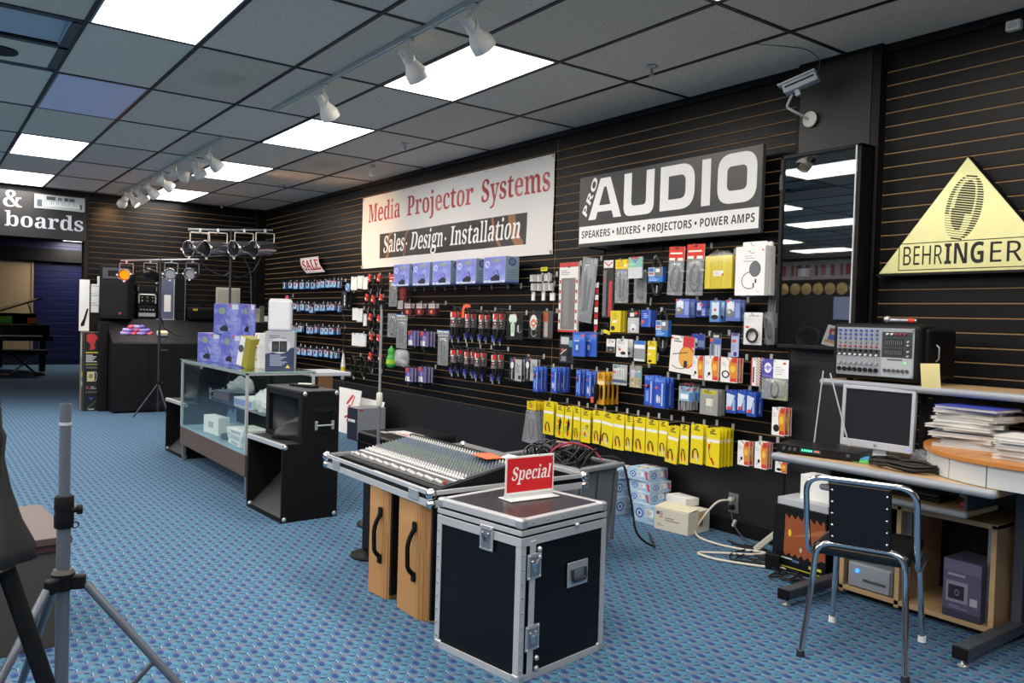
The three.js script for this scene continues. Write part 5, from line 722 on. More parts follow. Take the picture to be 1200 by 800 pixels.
{ const t = thing('motion_detector', 'small white detector box hanging from the ceiling grid near the banner', 'detector', [3.877, CEIL, -7.814]); mesh('bracket', at(RB(0.03, 0.03, 0.03, 0.004), 0, -0.014, 0), M.white, t); mesh('body', at(RB(0.07, 0.1, 0.055, 0.012), 0, -0.075, 0, 0.2, 0.6, 0), M.offWhite, t); mesh('lens', at(RB(0.05, 0.045, 0.02, 0.008), -0.012, -0.085, 0.022, 0.2, 0.6, 0), M.lightGrey, t); }
{ const t = thing('wall_sensor', 'tiny pale sensor at the top of the slatted wall', 'sensor', [WALL - 0.005, 2.9, -1.8]); mesh('body', RB(0.04, 0.05, 0.07, 0.008), M.offWhite, t, [-0.02, 0, 0]); mesh('lens', RB(0.006, 0.02, 0.04, 0.003), M.lightGrey, t, [-0.042, -0.006, 0]); }
trackHead(2.24, -5.3, -1.15, 0.75, 'unlit white track spotlight farthest along the front track', false); trackHead(2.24, -4.1, -1.3, 0.75, 'unlit white track spotlight in the middle of the front track', false); trackHead(2.24, -3.45, -1.4, 0.85, 'unlit white track spotlight over the big lit panel', false);
const farHeads = [[-11.9, 0.12, 1.2, 1, 0.6], [-11.5, -2.0, 0.75, 1, 1.2], [-11.05, -1.4, 0.7, 0], [-10.5, -1.1, 0.9, 0], [-9.85, -1.3, 1.1, 0], [-9.25, -1.7, 1.38, 1, 4], [-8.5, -1.2, 0.7, 0], [-8.0, -1.3, 0.9, 0]];
farHeads.forEach(([z, yaw, tilt, on, k], i) => trackHead(2.25, z, yaw, tilt, (on ? 'lit' : 'unlit') + ` white track spotlight, ${ORD[i]} from the back wall`, !!on, on ? 'lit spotlights on the far track' : 'unlit spotlights on the far track', k));
// goods on the opposite wall, mirrored in the glass door
{
  const bt = tex(512, 64, (g, W, H) => { fr(g, '#cfcac6', 0, 0, W, H); for (let i = 0; i < 12; i++) fr(g, '#b04a58', 30 + i * 40, 14, 12 + 14 * ((i * 7) % 3) / 2, 36); });
  solo('wall_banner', 'pale banner with red marks on the opposite wall', 'banner', B(0.01, 0.42, 2.6), mat(0xffffff, { map: bt, roughness: 0.6 }), [LEFT + 0.02, 2.7, -10.4]);
  const brass = mat(0xe6c88a, { roughness: 0.45, metalness: 0.35 });
  const c = thing('cymbal', 'brass cymbal hanging on the opposite wall', 'cymbal', [LEFT + 0.05, 2.28, -11.3], 0, 'cymbals on the opposite wall'); mesh('bow', at(lathe([[0.006, 0.035], [0.03, 0.034], [0.05, 0.018], [0.06, 0.012], [0.13, 0], [0.13, -0.002], [0.05, 0.008]], 32), 0, 0, 0, 0, 0, -Math.PI / 2), brass, c); mesh('peg', at(CY(0.006, 0.006, 0.08, 8), 0, 0, 0, 0, 0, Math.PI / 2), M.zinc, c);
  for (let i = 1; i < 7; i++) copy(c, [LEFT + 0.05, 2.28, -11.3 + i * 0.29]);
  const bag1 = thing('blue_bag', 'pale blue printed bag hanging on the opposite wall', 'bag', [LEFT + 0.06, 2.1, -9.8]); mesh('pouch', at(RB(0.06, 0.5, 0.44, 0.02), 0, -0.25, 0), mat(0xb4c2ee, { roughness: 0.5 }), bag1);
}
// ================================================================= GOODS ON THE FLOOR IN THE MIDDLE
const cornerBall = (s = 0.022) => { const g = new THREE.SphereGeometry(s, 12, 8); return g; };
{ // black flight case with aluminium edging
  const RY = 0.15, w = 0.51, d = 0.49, h = 0.62, lid = 0.062, t = thing('flight_case', 'tall black flight case with aluminium edges and butterfly latches', 'case', [2.05, 0, -2.668], RY);
  mesh('body', at(B(w - 0.012, h - lid - 0.01, d - 0.012), 0, (h - lid) / 2, 0), M.laminate, t);
  const L = mesh('lid', at(B(w - 0.012, lid - 0.004, d - 0.012), 0, h - lid / 2 - 0.002, 0), M.laminate, t);
  const e = 0.028, ang = (len) => extrude([[0, 0], [e, 0], [e, 0.004], [0.004, 0.004], [0.004, e], [0, e]], len, 0.0006);
  const edge = (name, x, y, z, rx, ry, rz, len, par = t) => mesh(name, ang(len), M.alu, par, [x, y, z], [rx, ry, rz]);
  for (const [sx, sz, r] of [[-1, 1, 0], [1, 1, Math.PI / 2], [1, -1, Math.PI], [-1, -1, -Math.PI / 2]]) { const g = ang(h - lid - 0.01); g.rotateX(-Math.PI / 2); g.rotateY(r); const m = mesh('corner_strip', g, M.alu, t, [sx * w / 2, (h - lid) / 2, sz * d / 2]); }
  const band = (y, hh) => merge([at(RB(w, hh, 0.005, 0.0015, 1), 0, y, d / 2 - 0.001), at(RB(w, hh, 0.005, 0.0015, 1), 0, y, -d / 2 + 0.001), at(RB(0.005, hh, d, 0.0015, 1), w / 2 - 0.001, y, 0), at(RB(0.005, hh, d, 0.0015, 1), -w / 2 + 0.001, y, 0)]);
  mesh('base_band', band(0.014, 0.028), M.alu, t); mesh('rim_band', band(h - lid - 0.021, 0.034), M.alu, t); mesh('lid_rim_band', band(h - lid + 0.014, 0.02), M.alu, L); mesh('lid_top_band', band(h - 0.014, 0.028), M.alu, L);
  mesh('top_edging', merge([at(RB(w, 0.004, 0.028, 0.001, 1), 0, h, d / 2 - 0.014), at(RB(w, 0.004, 0.028, 0.001, 1), 0, h, -d / 2 + 0.014), at(RB(0.028, 0.004, d, 0.001, 1), w / 2 - 0.014, h, 0), at(RB(0.028, 0.004, d, 0.001, 1), -w / 2 + 0.014, h, 0)]), M.alu, L);
  mesh('top_panel', B(w - 0.03, 0.003, d - 0.03), mat(0x232022, { roughness: 0.3 }), L, [0, h - 0.001, 0]);
  for (const sx of [-1, 1]) for (const sz of [-1, 1]) for (const y of [h - 0.014, 0.016]) mesh('corner_cap', RB(0.042, 0.04, 0.042, 0.012, 3), M.zinc, t, [sx * (w / 2 - 0.017), y, sz * (d / 2 - 0.017)]);
  // front (towards +z): hinge column and butterfly latches; left face (-x): lid latch
  mesh('door_strip', RB(0.03, h - lid - 0.04, 0.006, 0.002), M.alu, t, [-w / 2 + 0.062, (h - lid) / 2, d / 2 + 0.002]);
  const latch = (x, y, z, ry) => { const q = new THREE.Group(); q.name = 'butterfly_latch'; t.add(q); q.position.set(x, y, z); q.rotation.y = ry; mesh('dish', RB(0.075, 0.098, 0.006, 0.012, 3), M.zinc, q); mesh('dish_hollow', RB(0.054, 0.076, 0.003, 0.009, 2), M.steel, q, [0, 0, 0.003]); mesh('wing', merge([at(RB(0.012, 0.05, 0.006, 0.003), -0.008, 0, 0.007, 0, 0, 0.35), at(RB(0.012, 0.05, 0.006, 0.003), 0.008, 0, 0.007, 0, 0, -0.35), at(CY(0.011, 0.011, 0.008, 14), 0, 0, 0.006, Math.PI / 2, 0, 0)]), M.chrome, q); mesh('rivets', merge([[-1, 1], [1, 1], [-1, -1], [1, -1]].map(([a, b]) => at(new THREE.SphereGeometry(0.004, 8, 6), a * 0.03, b * 0.042, 0.004))), M.alu, q); };
  latch(-w / 2 + 0.068, 0.44, d / 2 + 0.006, 0); latch(-w / 2 + 0.068, 0.165, d / 2 + 0.006, 0); latch(-w / 2 - 0.005, 0.52, 0.06, -Math.PI / 2);
  for (const y of [0.5, 0.47, 0.08, 0.04]) mesh('ball_foot', at(new THREE.SphereGeometry(0.011, 12, 8), 0, 0, 0), M.zinc, t, [-w / 2 + 0.095, y, d / 2 + 0.006]);
  mesh('ball_foot', new THREE.SphereGeometry(0.011, 12, 8), M.zinc, t, [0.06, h - lid + 0.0, d / 2 + 0.006]);
  const hd = new THREE.Group(); hd.name = 'recessed_handle'; t.add(hd); hd.position.set(0.075, 0.36, d / 2 + 0.002);
  mesh('plate', RB(0.125, 0.1, 0.007, 0.012, 3), M.zinc, hd); mesh('well', RB(0.092, 0.064, 0.006, 0.006), M.steel, hd, [0, -0.006, 0.003]); mesh('grip', at(bent([[-0.04, 0.02, 0.006], [-0.04, -0.022, 0.012], [0.04, -0.022, 0.012], [0.04, 0.02, 0.006]], 0.007, 0.012, 30, 8)), M.darkSteel, hd);
  mesh('rivets', merge([...Array(9)].map((_, i) => at(new THREE.SphereGeometry(0.004, 6, 5), -w / 2 + 0.012, 0.05 + i * 0.055, d / 2 + 0.004)).concat([...Array(9)].map((_, i) => at(new THREE.SphereGeometry(0.004, 6, 5), -w / 2 - 0.003, 0.05 + i * 0.055, -d / 2 + 0.012))).concat([...Array(5)].map((_, i) => at(new THREE.SphereGeometry(0.004, 6, 5), -w / 2 + 0.06 + i * 0.085, h - 0.014, d / 2 + 0.003)))), M.steel, t);
  const c = Math.cos(RY), s = Math.sin(RY), loc = (x, z) => [2.05 + c * x + s * z, -2.668 - s * x + c * z];
  const [sx, sz] = loc(0.06, -0.02);
  const st = tex(512, 300, (g, W, H) => { fr(g, '#d3262c', 0, 0, W, H); g.fillStyle = '#fbf8f5'; g.save(); g.font = 'bold 130px serif'; const m = g.measureText('Special').width; g.transform(440 / m, 0, -0.22, 1.25, 44, 195); g.fillText('Special', 0, 0); g.restore(); fr(g, '#e0605c', 0, 214, W, 2); });
  const sg = thing('counter_sign', 'red sign reading Special in a clear stand on the flight case', 'sign', [sx, h + 0.0025, sz], -0.03); sg.scale.setScalar(1.27);
  mesh('frame', at(RB(0.2, 0.128, 0.004, 0.002, 1), 0, 0.078, 0), M.white, sg); mesh('print', new THREE.PlaneGeometry(0.188, 0.112), mat(0xffffff, { map: st, roughness: 0.35 }), sg, [0, 0.079, 0.0026]);
  mesh('stand', merge([at(RB(0.2, 0.003, 0.075, 0.001, 1), 0, 0.0015, 0.0), at(RB(0.2, 0.016, 0.004, 0.001, 1), 0, 0.009, -0.004)]), mat(0xdfe3e4, { roughness: 0.2 }), sg);
}
{ // mixing console in its road case tray
  const x0 = 1.835, x1 = 2.73, z0 = -4.17, z1 = -3.05, cx = (x0 + x1) / 2, cz = (z0 + z1) / 2, w = x1 - x0, d = z1 - z0, y = 0.535, hh = 0.075;
  const t = thing('road_case_tray', 'open aluminium edged road case base carrying the mixing console', 'case', [cx, y, cz]);
  mesh('floor_panel', B(w - 0.02, 0.012, d - 0.02), M.laminate, t, [0, 0.008, 0]);
  const side = (g) => mesh('side_panel', g, M.laminate, t), rail = (name, yy, h2, th) => mesh(name, merge([at(RB(w, h2, th, 0.002, 1), 0, yy, d / 2), at(RB(w, h2, th, 0.002, 1), 0, yy, -d / 2), at(RB(th, h2, d, 0.002, 1), w / 2, yy, 0), at(RB(th, h2, d, 0.002, 1), -w / 2, yy, 0)]), M.alu, t);
  side(at(B(w, hh, 0.012), 0, hh / 2, d / 2 - 0.004)); side(at(B(w, hh, 0.012), 0, hh / 2, -d / 2 + 0.004)); side(at(B(0.012, hh, d), w / 2 - 0.004, hh / 2, 0)); side(at(B(0.012, hh, d), -w / 2 + 0.004, hh / 2, 0));
  rail('bottom_rail', 0.016, 0.032, 0.016); rail('top_rail', hh - 0.01, 0.02, 0.022);
  for (const sx of [-1, 1]) for (const sz of [-1, 1]) mesh('ball_corner', merge([at(new THREE.SphereGeometry(0.026, 14, 10), 0, hh - 0.014, 0), at(new THREE.SphereGeometry(0.022, 14, 10), 0, 0.016, 0)]), M.chrome, t, [sx * w / 2, 0, sz * d / 2]);
  mesh('latch', at(RB(0.012, 0.05, 0.09, 0.006), -w / 2 - 0.008, hh / 2, 0.42), M.zinc, t); mesh('latch', at(RB(0.012, 0.05, 0.09, 0.006), -w / 2 - 0.008, hh / 2, -0.42), M.zinc, t);
  // console
  const W2 = 0.47, D2 = 1.02, mx = x0 + 0.05 + W2 / 2, mz = -3.575, my = y + 0.018, c = thing('mixing_console', 'large grey mixing console with rows of knobs and faders', 'mixer', [mx, my, mz]);
  // profile in x,y extruded along z: low front at -x, rising to the rear
  const prof = [[-W2 / 2, 0], [W2 / 2, 0], [W2 / 2, 0.125], [W2 / 2 - 0.03, 0.14], [-W2 / 2 + 0.01, 0.06], [-W2 / 2, 0.052]];
  mesh('chassis', extrude(prof, D2, 0.003), M.blackSatin, c);
  const panelT = tex(1024, 512, (g, W, H) => {
    fr(g, '#3c4046', 0, 0, W, H); for (let i = 0; i < 32; i++) { fr(g, i % 2 ? '#42464d' : '#393d43', i * 32, 0, 32, H); fr(g, '#25282c', i * 32, 0, 2, H); for (let j = 0; j < 20; j++) fr(g, '#8d949c', i * 32 + 6, 12 + j * 17, 8, 2); }
    fr(g, '#30343a', 0, H * 0.72, W, H * 0.28); for (let i = 0; i < 32; i++) { fr(g, '#101214', i * 32 + 15, H * 0.74, 3, H * 0.22); for (let j = 0; j < 7; j++) fr(g, '#7b828a', i * 32 + 8, H * 0.75 + j * 15, 6, 1.5); } fr(g, '#b9bec4', 0, H * 0.685, W, H * 0.035);
  });
  const sl = Math.atan2(0.08, W2 - 0.04), len = Math.hypot(0.08, W2 - 0.04), pl = new THREE.PlaneGeometry(D2 - 0.03, len - 0.02);
  const top = new THREE.Group(); top.name = 'control_surface'; c.add(top); top.position.set(-0.01, 0.102, 0); top.rotation.order = 'YXZ'; top.rotation.set(0, 0, sl);
  // in this frame x runs from the faders (front) to the jacks (rear), z along the console
  const pg = new THREE.PlaneGeometry(D2 - 0.03, len - 0.02); pg.rotateX(-Math.PI / 2); pg.rotateY(-Math.PI / 2); mesh('panel', pg, mat(0xffffff, { map: panelT, roughness: 0.4 }), top, [0, 0.001, 0]);
  const N = 40, kn = [], wh = [], bl = [], gn = [], fd = [], kg = CY(0.0038, 0.005, 0.01, 7), cap = B(0.014, 0.009, 0.009);
  const slot = (i) => -D2 / 2 + 0.04 + i * (D2 - 0.08) / (N - 1);
  for (let i = 0; i < N; i++) {
    for (let j = 0; j < 15; j++) { const px = 0.19 - j * 0.0208, g = kg.clone().translate(px, 0.006, slot(i)); (j < 2 ? wh : j < 6 ? bl : j < 10 ? gn : j < 12 ? kn : wh).push(g); }
    fd.push(cap.clone().translate(-0.185 + 0.012 * ((i * 5) % 7) / 7, 0.006, slot(i)));
  }
  for (const [n, gs, m] of [['grey_knobs', kn, M.grey], ['white_knobs', wh, M.white], ['blue_knobs', bl, mat(0x77889a)], ['pale_green_knobs', gn, mat(0x84968f)]]) { const q = mesh(n, merge(gs), m, top); q.userData.kind = 'stuff'; }
  for (let i = 0; i < fd.length; i++) mesh('fader_cap', fd[i], i === N - 1 ? M.red : M.white, top);
  mesh('script_strip', B(0.016, 0.004, D2 - 0.04), M.lightGrey, top, [-0.128, 0.002, 0]); mesh('rear_strip', B(0.02, 0.02, D2 - 0.02), M.blackSatin, top, [len / 2 - 0.016, 0.002, 0]);
  const oc = solo('note_card', 'orange paper note lying on the mixing console', 'paper', extrude([[-0.05, -0.08], [0.05, -0.085], [0.055, 0.07], [0.02, 0.085], [-0.045, 0.075]], 0.002), M.orangePaper, [mx + 0.14, my + 0.152, mz + 0.34], [0, 0, 0]); oc.rotation.set(-Math.PI / 2, sl, 0.15, 'YXZ'); oc.rotation.set(-Math.PI / 2, -sl, 0.1);
  const wn = solo('price_card', 'white price card lying at the corner of the mixing console', 'paper', B(0.05, 0.003, 0.09), M.paper, [mx + 0.2, my + 0.158, mz + 0.45], [0, 0.1, sl]);
}
// wooden loudspeaker cabinets under the tray
const woodT = tex(256, 512, (g, W, H) => { fr(g, '#b28450', 0, 0, W, H); for (let i = 0; i < 110; i++) { g.globalAlpha = 0.34; g.strokeStyle = i % 3 ? '#6e441e' : '#c99a62'; g.lineWidth = 0.8 + rnd() * 3; const x = rnd() * W; g.beginPath(); g.moveTo(x, 0); g.bezierCurveTo(x + 20 * Math.sin(i), H * 0.3, x - 24 * Math.cos(i * 2), H * 0.6, x + 10, H); g.stroke(); } g.globalAlpha = 0.4; g.strokeStyle = '#7d4d20'; for (let k = 1; k < 6; k++) { g.lineWidth = 2; g.beginPath(); g.ellipse(W * 0.62, H * 0.55, k * 11, k * 46, 0.06, 0, 7); g.stroke(); } g.globalAlpha = 1; });
const woodM = mat(0xffffff, { map: woodT, roughness: 0.42 });
{
  const boxUV = (g, s) => { const p = g.attributes.position, n = g.attributes.normal, uv = g.attributes.uv; for (let i = 0; i < p.count; i++) uv.setXY(i, (Math.abs(n.getX(i)) > Math.abs(n.getZ(i)) ? p.getZ(i) : p.getX(i)) / s, p.getY(i) / 0.6); return g; };
  const mk = (x, z, w, label, ry, cut) => {
    const h = 0.53, d = 0.36, t = thing('wooden_speaker', label, 'speaker', [x, 0, z], ry);
    { const g = extrude([[-d / 2, w / 2], [-d / 2, -w / 2 + cut], [-d / 2 + cut * 0.8, -w / 2], [d / 2, -w / 2], [d / 2, w / 2]], h, 0.003); g.rotateX(-Math.PI / 2); mesh('cabinet', at(boxUV(g, 0.3), 0, h / 2, 0), woodM, t); } mesh('grille', at(RB(d - 0.012, h - 0.03, 0.016, 0.004), 0.004, h / 2 + 0.008, w / 2 + 0.006), M.black, t);
    const hd = mesh('strap_handle', at(bent([[0, -0.11, 0], [-0.03, -0.08, 0], [-0.034, 0.04, 0], [0, 0.1, 0]], 0.011, 0.05, 30, 8)), M.rubber, t, [-d / 2 - 0.008, 0.31, 0.02]); mesh('handle_end', RB(0.012, 0.045, 0.028, 0.004), M.rubber, hd, [0, 0.11, 0]); mesh('handle_end', RB(0.012, 0.045, 0.028, 0.004), M.rubber, hd, [0, -0.12, 0]);
  };
  mk(2.02, -3.565, 0.17, 'varnished wooden speaker cabinet with black strap handle, next to the gap', 0.1, 0.012); mk(2.025, -3.215, 0.28, 'varnished wooden speaker cabinet with strap handle beside the flight case', 0.0, 0.08);
}
{ // round based stand and the tall pole by the console
  const b = thing('pedestal_stand', 'black pedestal on a round base under the console tray', 'stand', [2.12, 0, -4.17]); mesh('base_plate', lathe([[0, 0], [0.12, 0], [0.12, 0.012], [0.1, 0.022], [0.03, 0.03], [0, 0.03]], 32), M.black, b); mesh('column', at(RB(0.06, 0.5, 0.1, 0.01), 0, 0.28, -0.02), M.black, b);
  const s = thing('microphone_stand', 'thin grey microphone stand pole rising behind the console', 'stand', [2.46, 0, -4.78]);
  mesh('base_plate', lathe([[0, 0], [0.125, 0], [0.127, 0.014], [0.1, 0.024], [0.025, 0.03], [0, 0.03]], 32), M.darkSteel, s); mesh('lower_tube', rod([0, 0.02, 0], [0, 0.83, 0], 0.011, 16), M.steel, s); mesh('clutch', at(lathe([[0.011, -0.045], [0.019, -0.04], [0.021, 0], [0.019, 0.04], [0.011, 0.045]], 18), 0, 0.83, 0), M.offWhite, s); mesh('upper_tube', rod([0, 0.84, 0], [0, 1.45, 0], 0.0085, 14), M.grey, s); mesh('clip', merge([at(RB(0.05, 0.02, 0.03, 0.005), 0, 1.47, 0), at(CY(0.014, 0.016, 0.05, 12), 0.01, 1.45, 0)]), M.black, s);
}
{ // grey tote full of cables
  const t = thing('plastic_tote', 'grey plastic tote with rolled rim behind the flight case', 'tote', [3.21, 0, -3.82], 0.16), w = 0.36, d = 0.62, h = 0.52;
  const taper = (g) => { const p = g.attributes.position; for (let i = 0; i < p.count; i++) { const k = 0.86 + 0.14 * (p.getY(i) + h / 2) / h; p.setX(i, p.getX(i) * k); p.setZ(i, p.getZ(i) * k); } g.computeVertexNormals(); return g; };
  const shell = merge([at(B(w, h, 0.008), 0, 0, d / 2), at(B(w, h, 0.008), 0, 0, -d / 2), at(B(0.008, h, d), w / 2, 0, 0), at(B(0.008, h, d), -w / 2, 0, 0), at(B(w, 0.01, d), 0, -h / 2 + 0.005, 0)]); mesh('tub', taper(shell), mat(0x6c7076, { roughness: 0.5 }), t, [0, h / 2, 0]);
  mesh('rim', merge([at(RB(w + 0.07, 0.028, 0.05, 0.01), 0, h, d / 2 + 0.012), at(RB(w + 0.07, 0.028, 0.05, 0.01), 0, h, -d / 2 - 0.012), at(RB(0.05, 0.028, d + 0.06, 0.01), w / 2 + 0.012, h, 0), at(RB(0.05, 0.028, d + 0.06, 0.01), -w / 2 - 0.012, h, 0)]), mat(0x7d8187, { roughness: 0.45 }), t);
  mesh('ribs', merge([-0.16, 0, 0.16].map((x) => at(RB(0.03, h * 0.8, 0.012, 0.004), x, h * 0.52, d / 2 + 0.002, 0.06, 0, 0))), mat(0x62666c, { roughness: 0.5 }), t);
  const cab = (n, m, label, cat) => { for (let i = 0; i < n; i++) { const a = rnd() * 6.28, R = 0.08 + 0.07 * rnd(), ox = rr(-0.05, 0.05), oz = rr(-0.12, 0.12), pts = []; for (let k = 0; k < 9; k++) { const b = a + k * (0.7 + 0.25 * rnd()); pts.push([ox + Math.cos(b) * R, Math.max(h - 0.03, h + 0.035 + 0.05 * Math.sin(k * 1.7 + i) + 0.018 * rnd()), oz + Math.sin(b) * R]); } const o = solo('loose_cable', label, cat, tube(pts, rr(0.005, 0.008), 60, 6), m, [3.21, 0, -3.82], [0, 0.16, 0], 'loose cables in the grey tote'); } };
  cab(14, cable, 'loose black cable piled in the grey plastic tote', 'cable'); cab(5, M.darkGrey, 'loose black cable piled in the grey plastic tote', 'cable');
  solo('loose_cable', 'single crimson cable arching over the grey tote', 'cable', tube([[-0.16, h + 0.02, 0.02], [-0.12, h + 0.1, 0.08], [-0.02, h + 0.12, 0.12], [0.06, h + 0.09, 0.2], [0.09, h + 0.03, 0.26]], 0.006, 40, 6), mat(0xb0304a, { roughness: 0.5 }), [3.21, 0, -3.82], [0, 0.16, 0]);
  solo('patch_lead', 'pale pink tangled lead lying on the black cables', 'cable', tube([[0.02, h + 0.08, 0], [0.06, h + 0.1, 0.05], [0.1, h + 0.09, -0.02], [0.05, h + 0.1, -0.06], [0.1, h + 0.08, -0.09]], 0.008, 40, 6), mat(0xb98a8c, { roughness: 0.6 }), [3.21, 0, -3.82], [0, 0.16, 0]);
  solo('loose_cable', 'black cable hanging from the tote down to the carpet', 'cable', tube([[0.1, h + 0.04, 0.2], [0.22, h + 0.02, 0.3], [0.25, 0.3, 0.37], [0.26, 0.1, 0.42], [0.38, 0.012, 0.46], [0.52, 0.01, 0.34], [0.62, 0.01, 0.26]], 0.007, 80, 6), cable, [3.21, 0, -3.82], [0, 0.16, 0]);
}
{ // hard black case and boxes behind the console
  const t = thing('keyboard_case', 'flat black moulded case with white stickers behind the console', 'case', [3.35, 0.2, -6.0], 0.0); mesh('shell', at(RB(0.62, 0.2, 0.62, 0.03, 3), 0, 0.1, 0), M.blackSatin, t); mesh('seam', at(RB(0.625, 0.012, 0.625, 0.004), 0, 0.11, 0), M.black, t);
  const lab = tex(256, 96, (g, W, H) => { fr(g, '#e9e6e2', 0, 0, W, H); bars(g, '#c23a44', 14, 46, 190, 3, 14, 8); bars(g, '#3a3a3e', 14, 12, 120, 2, 14, 7); }); mesh('sticker', B(0.16, 0.002, 0.34), mat(0xffffff, { map: lab, roughness: 0.6 }), t, [-0.04, 0.201, 0.06]); mesh('sticker', B(0.05, 0.002, 0.12), M.lightGrey, t, [-0.16, 0.201, -0.1]);
  const s2 = thing('amplifier_case', 'low black case lying under the moulded case', 'case', [3.37, 0, -6.0]); mesh('body', at(RB(0.6, 0.2, 0.6, 0.012), 0, 0.1, 0), M.tolex, s2); mesh('band', at(RB(0.606, 0.02, 0.606, 0.004), 0, 0.14, 0), M.darkGrey, s2);
  const bt = tex(256, 256, (g, W, H) => { fr(g, '#1b2236', 0, 0, W, H); fr(g, '#e6e6ea', 20, 92, 180, 22); fr(g, '#1b2236', 70, 92, 8, 22); fr(g, '#d0404a', 4, 4, 30, 12); });
  const b = thing('device_box', 'navy and grey carton standing behind the moulded case', 'box', [4.08, 0, -8.23], 0.0); mesh('carton', at(RB(0.34, 0.36, 0.26, 0.003), 0, 0.18, 0), mat(0x9a9ca0, { roughness: 0.7 }), b); mesh('front_print', B(0.003, 0.355, 0.255), mat(0xffffff, { map: bt, roughness: 0.6 }), b, [-0.171, 0.18, 0]); mesh('label_tab', B(0.04, 0.015, 0.003), M.red, b, [-0.13, 0.34, 0.131]);
  const wp = tex(256, 512, (g, W, H) => { fr(g, '#efedeb', 0, 0, W, H); g.strokeStyle = '#c92a3a'; g.lineWidth = 22; g.lineCap = 'round'; g.beginPath(); g.moveTo(170, 70); g.lineTo(120, 170); g.moveTo(150, 190); g.lineTo(150, 200); g.moveTo(120, 330); g.bezierCurveTo(170, 280, 190, 300, 150, 360); g.stroke(); g.lineWidth = 12; g.beginPath(); g.moveTo(190, 80); g.lineTo(172, 180); g.stroke(); });
  const p1 = solo('poster_board', 'white poster board with red brush marks leaning on the wall', 'poster', B(0.006, 0.52, 0.6), mat(0xffffff, { map: wp, roughness: 0.7 }), [4.1, 0.257, -8.78], [0, 0.0, -0.14]);
  const p2 = solo('poster_board', 'plain white poster board leaning behind the brush marked one', 'poster', B(0.006, 0.42, 0.7), M.paper, [4.22, 0.208, -8.5], [0.0, 0, -0.2]);
}
{ // cartons by the wall
  const bb = tex(256, 128, (g, W, H) => { fr(g, '#a9c4dc', 0, 0, W, H); for (let i = 0; i < 14; i++) { g.globalAlpha = 0.4; el(g, i % 2 ? '#d8e4ee' : '#7fa6cc', rnd() * W, rnd() * H, 34, 14); } g.globalAlpha = 1; el(g, '#3a62b4', 66, 66, 34, 34); el(g, '#dfe8f0', 66, 66, 22, 22); el(g, '#3a62b4', 66, 66, 12, 14); fr(g, '#eef0f0', 120, 30, 70, 50); bars(g, '#5a6a80', 126, 38, 56, 4, 10, 4); g.fillStyle = '#c0404a'; g.beginPath(); g.moveTo(206, 20); g.lineTo(232, 20); g.lineTo(250, 106); g.lineTo(226, 106); g.fill(); });
  const bm = mat(0xffffff, { map: bb, roughness: 0.6 }), mk = (x, y, z, w, h, d, ry) => { const t = thing('string_carton', `pale blue carton, ${['bottom', 'second', 'third', 'top'][y > 0.25 && z < -4.1 ? 3 : Math.round(y / 0.09)]} of the stack ${z < -4.1 ? 'beside the tote' : 'beside the white carton'}`, 'box', [x, y, z], ry, 'pale blue cartons by the wall'); mesh('carton', at(RB(d, h, w, 0.002, 1), 0, h / 2, 0), bm, t); mesh('tape', B(d + 0.001, 0.002, 0.03), mat(0xd9cfae), t, [0, h + 0.0005, 0]); };
  mk(4.18, 0, -3.9, 0.26, 0.13, 0.22, 0.06); mk(4.18, 0.13, -3.98, 0.2, 0.075, 0.2, 0.02); mk(4.19, 0.205, -3.98, 0.21, 0.075, 0.2, -0.03); mk(4.18, 0.28, -4.0, 0.2, 0.085, 0.2, 0.05);
  mk(4.14, 0, -4.28, 0.24, 0.13, 0.26, 0); mk(4.14, 0.13, -4.3, 0.24, 0.13, 0.24, 0.03); mk(4.15, 0.26, -4.26, 0.2, 0.07, 0.2, -0.04);
  const fl = tex(256, 128, (g, W, H) => { fr(g, '#dcd6c6', 0, 0, W, H); fr(g, '#4a5a86', 14, 18, 24, 20); for (let i = 0; i < 4; i++) fr(g, '#b8585a', 38, 18 + i * 10, 26, 5); bars(g, '#8d8674', 80, 48, 130, 2, 14, 6); bars(g, '#8d8674', 20, 90, 60, 2, 10, 4); });
  const o = thing('white_carton', 'low white carton with a small flag print and open flap', 'box', [4.17, 0, -3.66], 0.12); mesh('carton', at(RB(0.25, 0.145, 0.27, 0.002, 1), 0, 0.0725, 0), mat(0xd8d3c4, { roughness: 0.75 }), o); mesh('front_print', B(0.002, 0.14, 0.265), mat(0xffffff, { map: fl, roughness: 0.75 }), o, [-0.126, 0.0725, 0]); mesh('flap', at(B(0.12, 0.003, 0.27), 0, 0, 0), mat(0xe0d8be, { roughness: 0.75 }), o, [-0.06, 0.157, 0], [0, 0, 0.14]); mesh('tape', B(0.05, 0.1, 0.002), mat(0xc9a86a, { roughness: 0.4 }), o, [0.02, 0.09, 0.1355]); mesh('label_patch', B(0.045, 0.04, 0.002), mat(0x9a6a48), o, [0.02, 0.07, 0.1365]);
  const o2 = thing('white_carton', 'small white carton resting on the blue cartons', 'box', [4.27, 0.146, -3.75], -0.1); mesh('carton', at(RB(0.12, 0.05, 0.2, 0.002, 1), 0, 0.028, 0), M.paper, o2);
}
